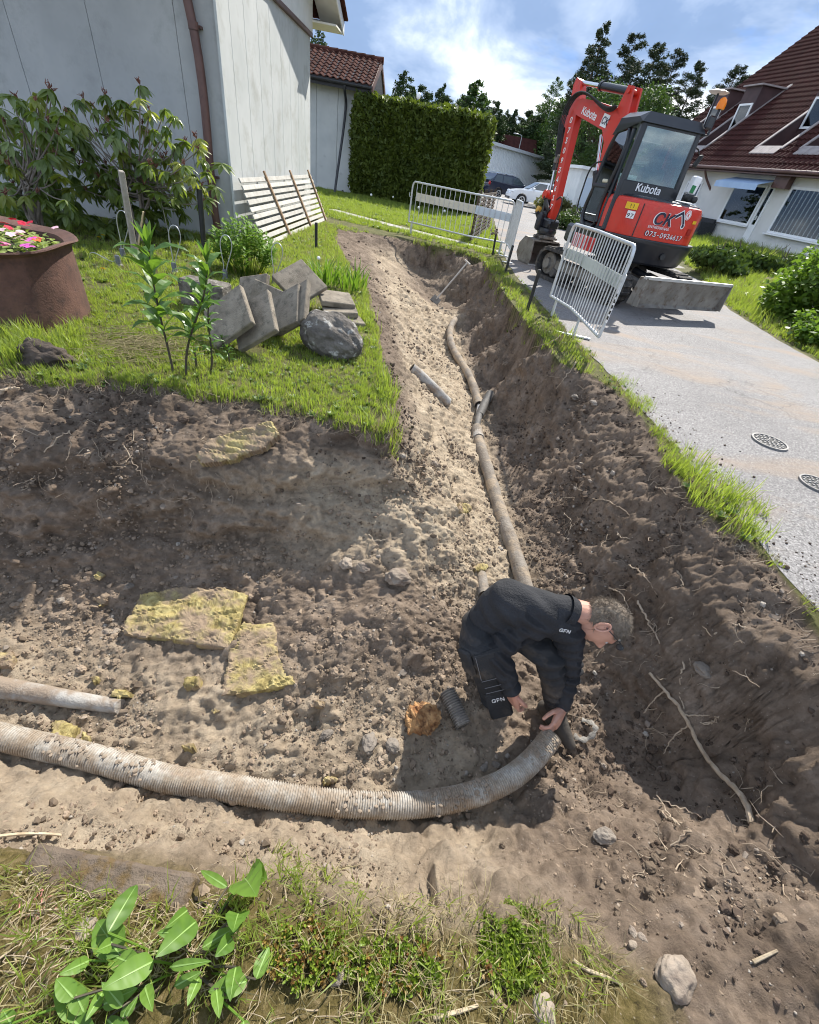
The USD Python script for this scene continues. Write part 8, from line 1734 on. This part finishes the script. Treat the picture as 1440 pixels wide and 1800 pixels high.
keepf = g.random(n) < np.clip((pat - .30) * 4, .12, 1)
FT = [('tuft_a', tuft(640, 8, .085, .03, .0034, .95), m_grass, False), ('tuft_b', tuft(641, 6, .13, .025, .0036, .9), m_grass, False), ('dry_a', tuft(642, 7, .07, .04, .0026, 1.6), m_grassdry, False), ('dry_b', tuft(643, 6, .10, .03, .0022, 1.9), m_grassdry, False), ('dry_c', tuft(644, 9, .045, .04, .0022, 1.5), m_grassdry, False)]
P, idx = P[keepf], idx[keepf]; n = len(P)
instancer(numbered('/World', 'foreground_grass'), FT, np.column_stack([P, gz(P[:, 0], P[:, 1])]), quat_z(g.uniform(0, 6.28, n), g.normal(0, .35, n), g.uniform(0, 6.28, n)), g.uniform(.55, 1.25, n), idx, 'sparse green and dry grass along the near edge of the dig', 'grass')
# fallen dry stalks and dead roots lying about
m_straw = M('dead_stalk', (.28, .21, .13), (.48, .40, .28), 12, .85, .3, 80, rand=.25)
dead = []
for k in range(300):
    px, py = (g.uniform(-20, 420), g.uniform(1540, 1720)) if k < 190 else (g.uniform(400, 1100), g.uniform(1580, 1800))
    a = hit(px, py); L_ = g.uniform(.04, .16); th_ = g.uniform(0, 6.28); q = [a + (0, 0, .006)]
    for i in range(5): th_ += g.normal(0, .45); p_ = q[-1] + np.array([math.cos(th_), math.sin(th_), 0]) * L_ / 5; p_[2] = gz(p_[0], p_[1]) + .006 + abs(g.normal(0, .008)); q.append(p_)
    dead.append(tube(np.array(q), np.linspace(.0016, .0008, 6) * g.uniform(.6, 1.7), 4, False))
single('dead_stalks', cat_(dead), m_straw, 'tangle of dead stalks and roots lying along the near edge', 'dead plants', kind='stuff', smooth=True)
for k, (L_, lab) in enumerate(((((1005, 1688), (1040, 1710), (1072, 1722), (1092, 1733)), 'pale twig lying right of the sedum clump'), (((1320, 1692), (1345, 1680), (1362, 1672)), 'short pale twig on the near right soil'), (((0, 1472), (40, 1468), (110, 1470)), 'straw coloured stalk lying at the left above the concrete kerb'), (((862, 1745), (880, 1765), (905, 1785)), 'dry stalk left of the pinkish pebble'), (((760, 1790), (800, 1780), (838, 1768)), 'split dry stem at the bottom picture edge'))):
    W = np.array([hit(x, y, .012) for x, y in L_]); single('dry_twig', tube(smooth_path(W, 14), np.linspace(.006, .004, 14), 6), m_straw, lab, 'twig')
# red rootlets
rr = []
for k in range(14):
    px, py = g.uniform(35, 110), g.uniform(1560, 1640); a = hit(px, py, .01); P_ = [a]
    for i in range(5): P_.append(P_[-1] + np.array([g.normal(.004, .008), -.012 + g.normal(0, .006), .004 + g.normal(0, .004)]))
    rr.append(tube(np.array(P_), .0016, 4, False))
single('red_rootlets', cat_(rr), M('red_rootlet', (.42, .10, .12), (.5, .2, .18), 20, .7), 'reddish rootlets among the dead stalks on the near left', 'roots', kind='stuff', smooth=True)
# mossy concrete kerb piece
a, b = hit(45, 1520), hit(335, 1578); kd = (b - a); kd[2] = 0; kl = np.linalg.norm(kd); kd /= kl
kb = box((kl / 2, .0, .0), (kl, .11, .07), ch=.012).subdivide_to_size(.02); v = kb.vertices; v += (meshkit.fbm(v * 25, 3, 5) - .5)[:, None] * .012
kb.vertices = v @ np.stack([kd, [-kd[1], kd[0], 0], [0, 0, 1]], 0) + (a - (0, 0, .008))
kb.vertices[:, 2] += (b[2] - a[2]) * np.clip((kb.vertices[:, :2] - a[:2]) @ kd[:2] / kl, 0, 1)
single('concrete_kerb', kb, M('mossy_kerb', (.085, .062, .045), (.15, .115, .085), 8, .9, .6, 60, c3=(.11, .07, .025), scale3=9, t3=(.48, .6)), 'moss grown concrete kerb piece at the near left edge of the dig', 'kerb', smooth=30)
# broad leaved plant
m_broad = leafmat('broad_leaf', (.05, .115, .018), (.14, .25, .04), (.24, .42, .04), .36, .5, 22, .5, .35)
bl_root = hit(330, 1700)
bp_ = thing('broad_leaf_plant', 'sprouting plant with broad pointed light green leaves in the near left foreground', 'plant', bl_root)
LV = [(328, 1702, 475, 1565, .45, 0), (455, 1632, 520, 1545, .6, 0), (445, 1600, 345, 1565, .5, 0) if False else (330, 1690, 215, 1565, .42, 0)]
# base pixel -> tip pixel, width factor, height of the tip above the ground
LVS = [((190, 1640), (238, 1560), .36, .16), ((195, 1660), (170, 1672), .6, .12), ((270, 1690), (182, 1738), .44, .11), ((330, 1640), (278, 1640), .34, .10), ((345, 1620), (275, 1682), .40, .12), ((420, 1605), (410, 1640), .55, .15), ((408, 1650), (378, 1682), .5, .13), ((440, 1540), (470, 1545), .7, .20), ((430, 1545), (452, 1578), .5, .19), ((400, 1560), (355, 1532), .22, .15), ((350, 1720), (330, 1768), .40, .09), ((380, 1740), (385, 1790), .36, .08), ((255, 1735), (268, 1778), .36, .08), ((130, 1755), (100, 1722), .5, .07), ((180, 1745), (150, 1795), .34, .08), ((415, 1700), (405, 1760), .40, .08), ((300, 1700), (370, 1690), .18, .12), ((215, 1790), (230, 1760), .6, .06), ((20, 1800), (5, 1775), .6, .06), ((330, 1600), (290, 1632), .3, .12), ((410, 1640), (428, 1612), .3, .15), ((215, 1770), (180, 1728), .3, .09)]
gq = np.random.default_rng(12)
for _ in range(16):
    bx_, by_ = gq.uniform(120, 470), gq.uniform(1650, 1800); an_ = gq.uniform(0, 6.28); ln_ = gq.uniform(45, 80)
    LVS.append(((bx_, by_), (bx_ + ln_ * math.cos(an_), by_ + ln_ * .8 * math.sin(an_)), gq.uniform(.3, .5), gq.uniform(.03, .08)))
for k, (b_, t_, wf, h_) in enumerate(LVS):
    B = hit(*b_); d = ray(*b_); B = CAM + d * ((B[2] + h_ * .75 - CAM_H) / d[2]); d = ray(*t_); T = CAM + d * ((hit(*t_)[2] + h_ - CAM_H) / d[2]); L_ = np.linalg.norm(T - B) * 1.06
    e1 = (T - B) / np.linalg.norm(T - B); up_ = CAM - B + np.array([.25 * math.sin(k * 2.4), .1, .6]); up_ -= e1 * (up_ @ e1); up_ /= np.linalg.norm(up_); e2 = np.cross(up_, e1)
    lf_ = leaf(L_, L_ * wf * 1.15, .55, .28, 12, .72, start=.28, wav=.12); lf_.vertices = lf_.vertices @ np.stack([e1, e2, up_], 0) + B - bl_root
    q = part(bp_, 'leaf', lf_, m_broad, 60)
    mr = leaf(L_, .004, .55, .1, 12, .3, start=.28); mr.vertices[:, 2] += .0012; mr.vertices = mr.vertices @ np.stack([e1, e2, up_], 0) + B - bl_root; part(q, 'midrib', mr, M('leaf_midrib', (.2, .32, .08), rough=.5) if k == 0 else '/World/Looks/leaf_midrib', False)
    g0 = bl_root * .6 + hit(*b_) * .4; g0[2] = gz(g0[0], g0[1]); part(bp_, 'stalk', tube(smooth_path([g0 - bl_root, g0 * .4 + B * .6 + (0, 0, .02) - bl_root, B - bl_root], 9), .0028, 6), m_lilystem if k % 2 else m_fresh)
# sedum clumps
m_sedum = leafmat('sedum', (.10, .17, .015), (.20, .27, .03), (.2, .3, .02), .2, .4, 5, .4, .5)
m_sedred = leafmat('sedum_red', (.20, .06, .04), (.24, .16, .04), (.2, .1, .03), .15, .4, 5, .4, .5)
def rosette(seed):
    gg = np.random.default_rng(seed); return cat_([xf(leaf(gg.uniform(.008, .013), .0065, -.5, .4, 3, .8, start=gg.uniform(.2, 1.2)), (gg.normal(0, .004), gg.normal(0, .004), gg.uniform(0, .022)), rz=gg.uniform(0, 360)) for _ in range(24)])
for k, (cx_, cy_, rx_, ry_, n_, red, lab) in enumerate(((900, 1665, 60, 78, 330, .05, 'bright green sedum clump in the near middle foreground'), (540, 1680, 75, 60, 170, .45, 'reddish green sedum patch right of the broad leaved plant'), (690, 1700, 90, 50, 150, .15, 'loose yellow green sedum between the two denser clumps'))):
    g = np.random.default_rng(700 + k); Q = []
    while len(Q) < n_:
        a, r = g.uniform(0, 6.28), math.sqrt(g.random()); Q.append(hit(cx_ + rx_ * r * math.cos(a), cy_ + ry_ * r * math.sin(a), .006))
    instancer(numbered('/World', 'sedum'), [('rosette_%s' % c, rosette(710 + i), (m_sedum, m_sedum, m_sedred)[i], True) for i, c in enumerate('abc')], Q, quat_z(g.uniform(0, 6.28, n_), g.normal(0, .4, n_), g.uniform(0, 6.28, n_)), g.uniform(.7, 1.25, n_), np.where(g.random(n_) < red, 2, g.integers(0, 2, n_)), lab, 'sedum')
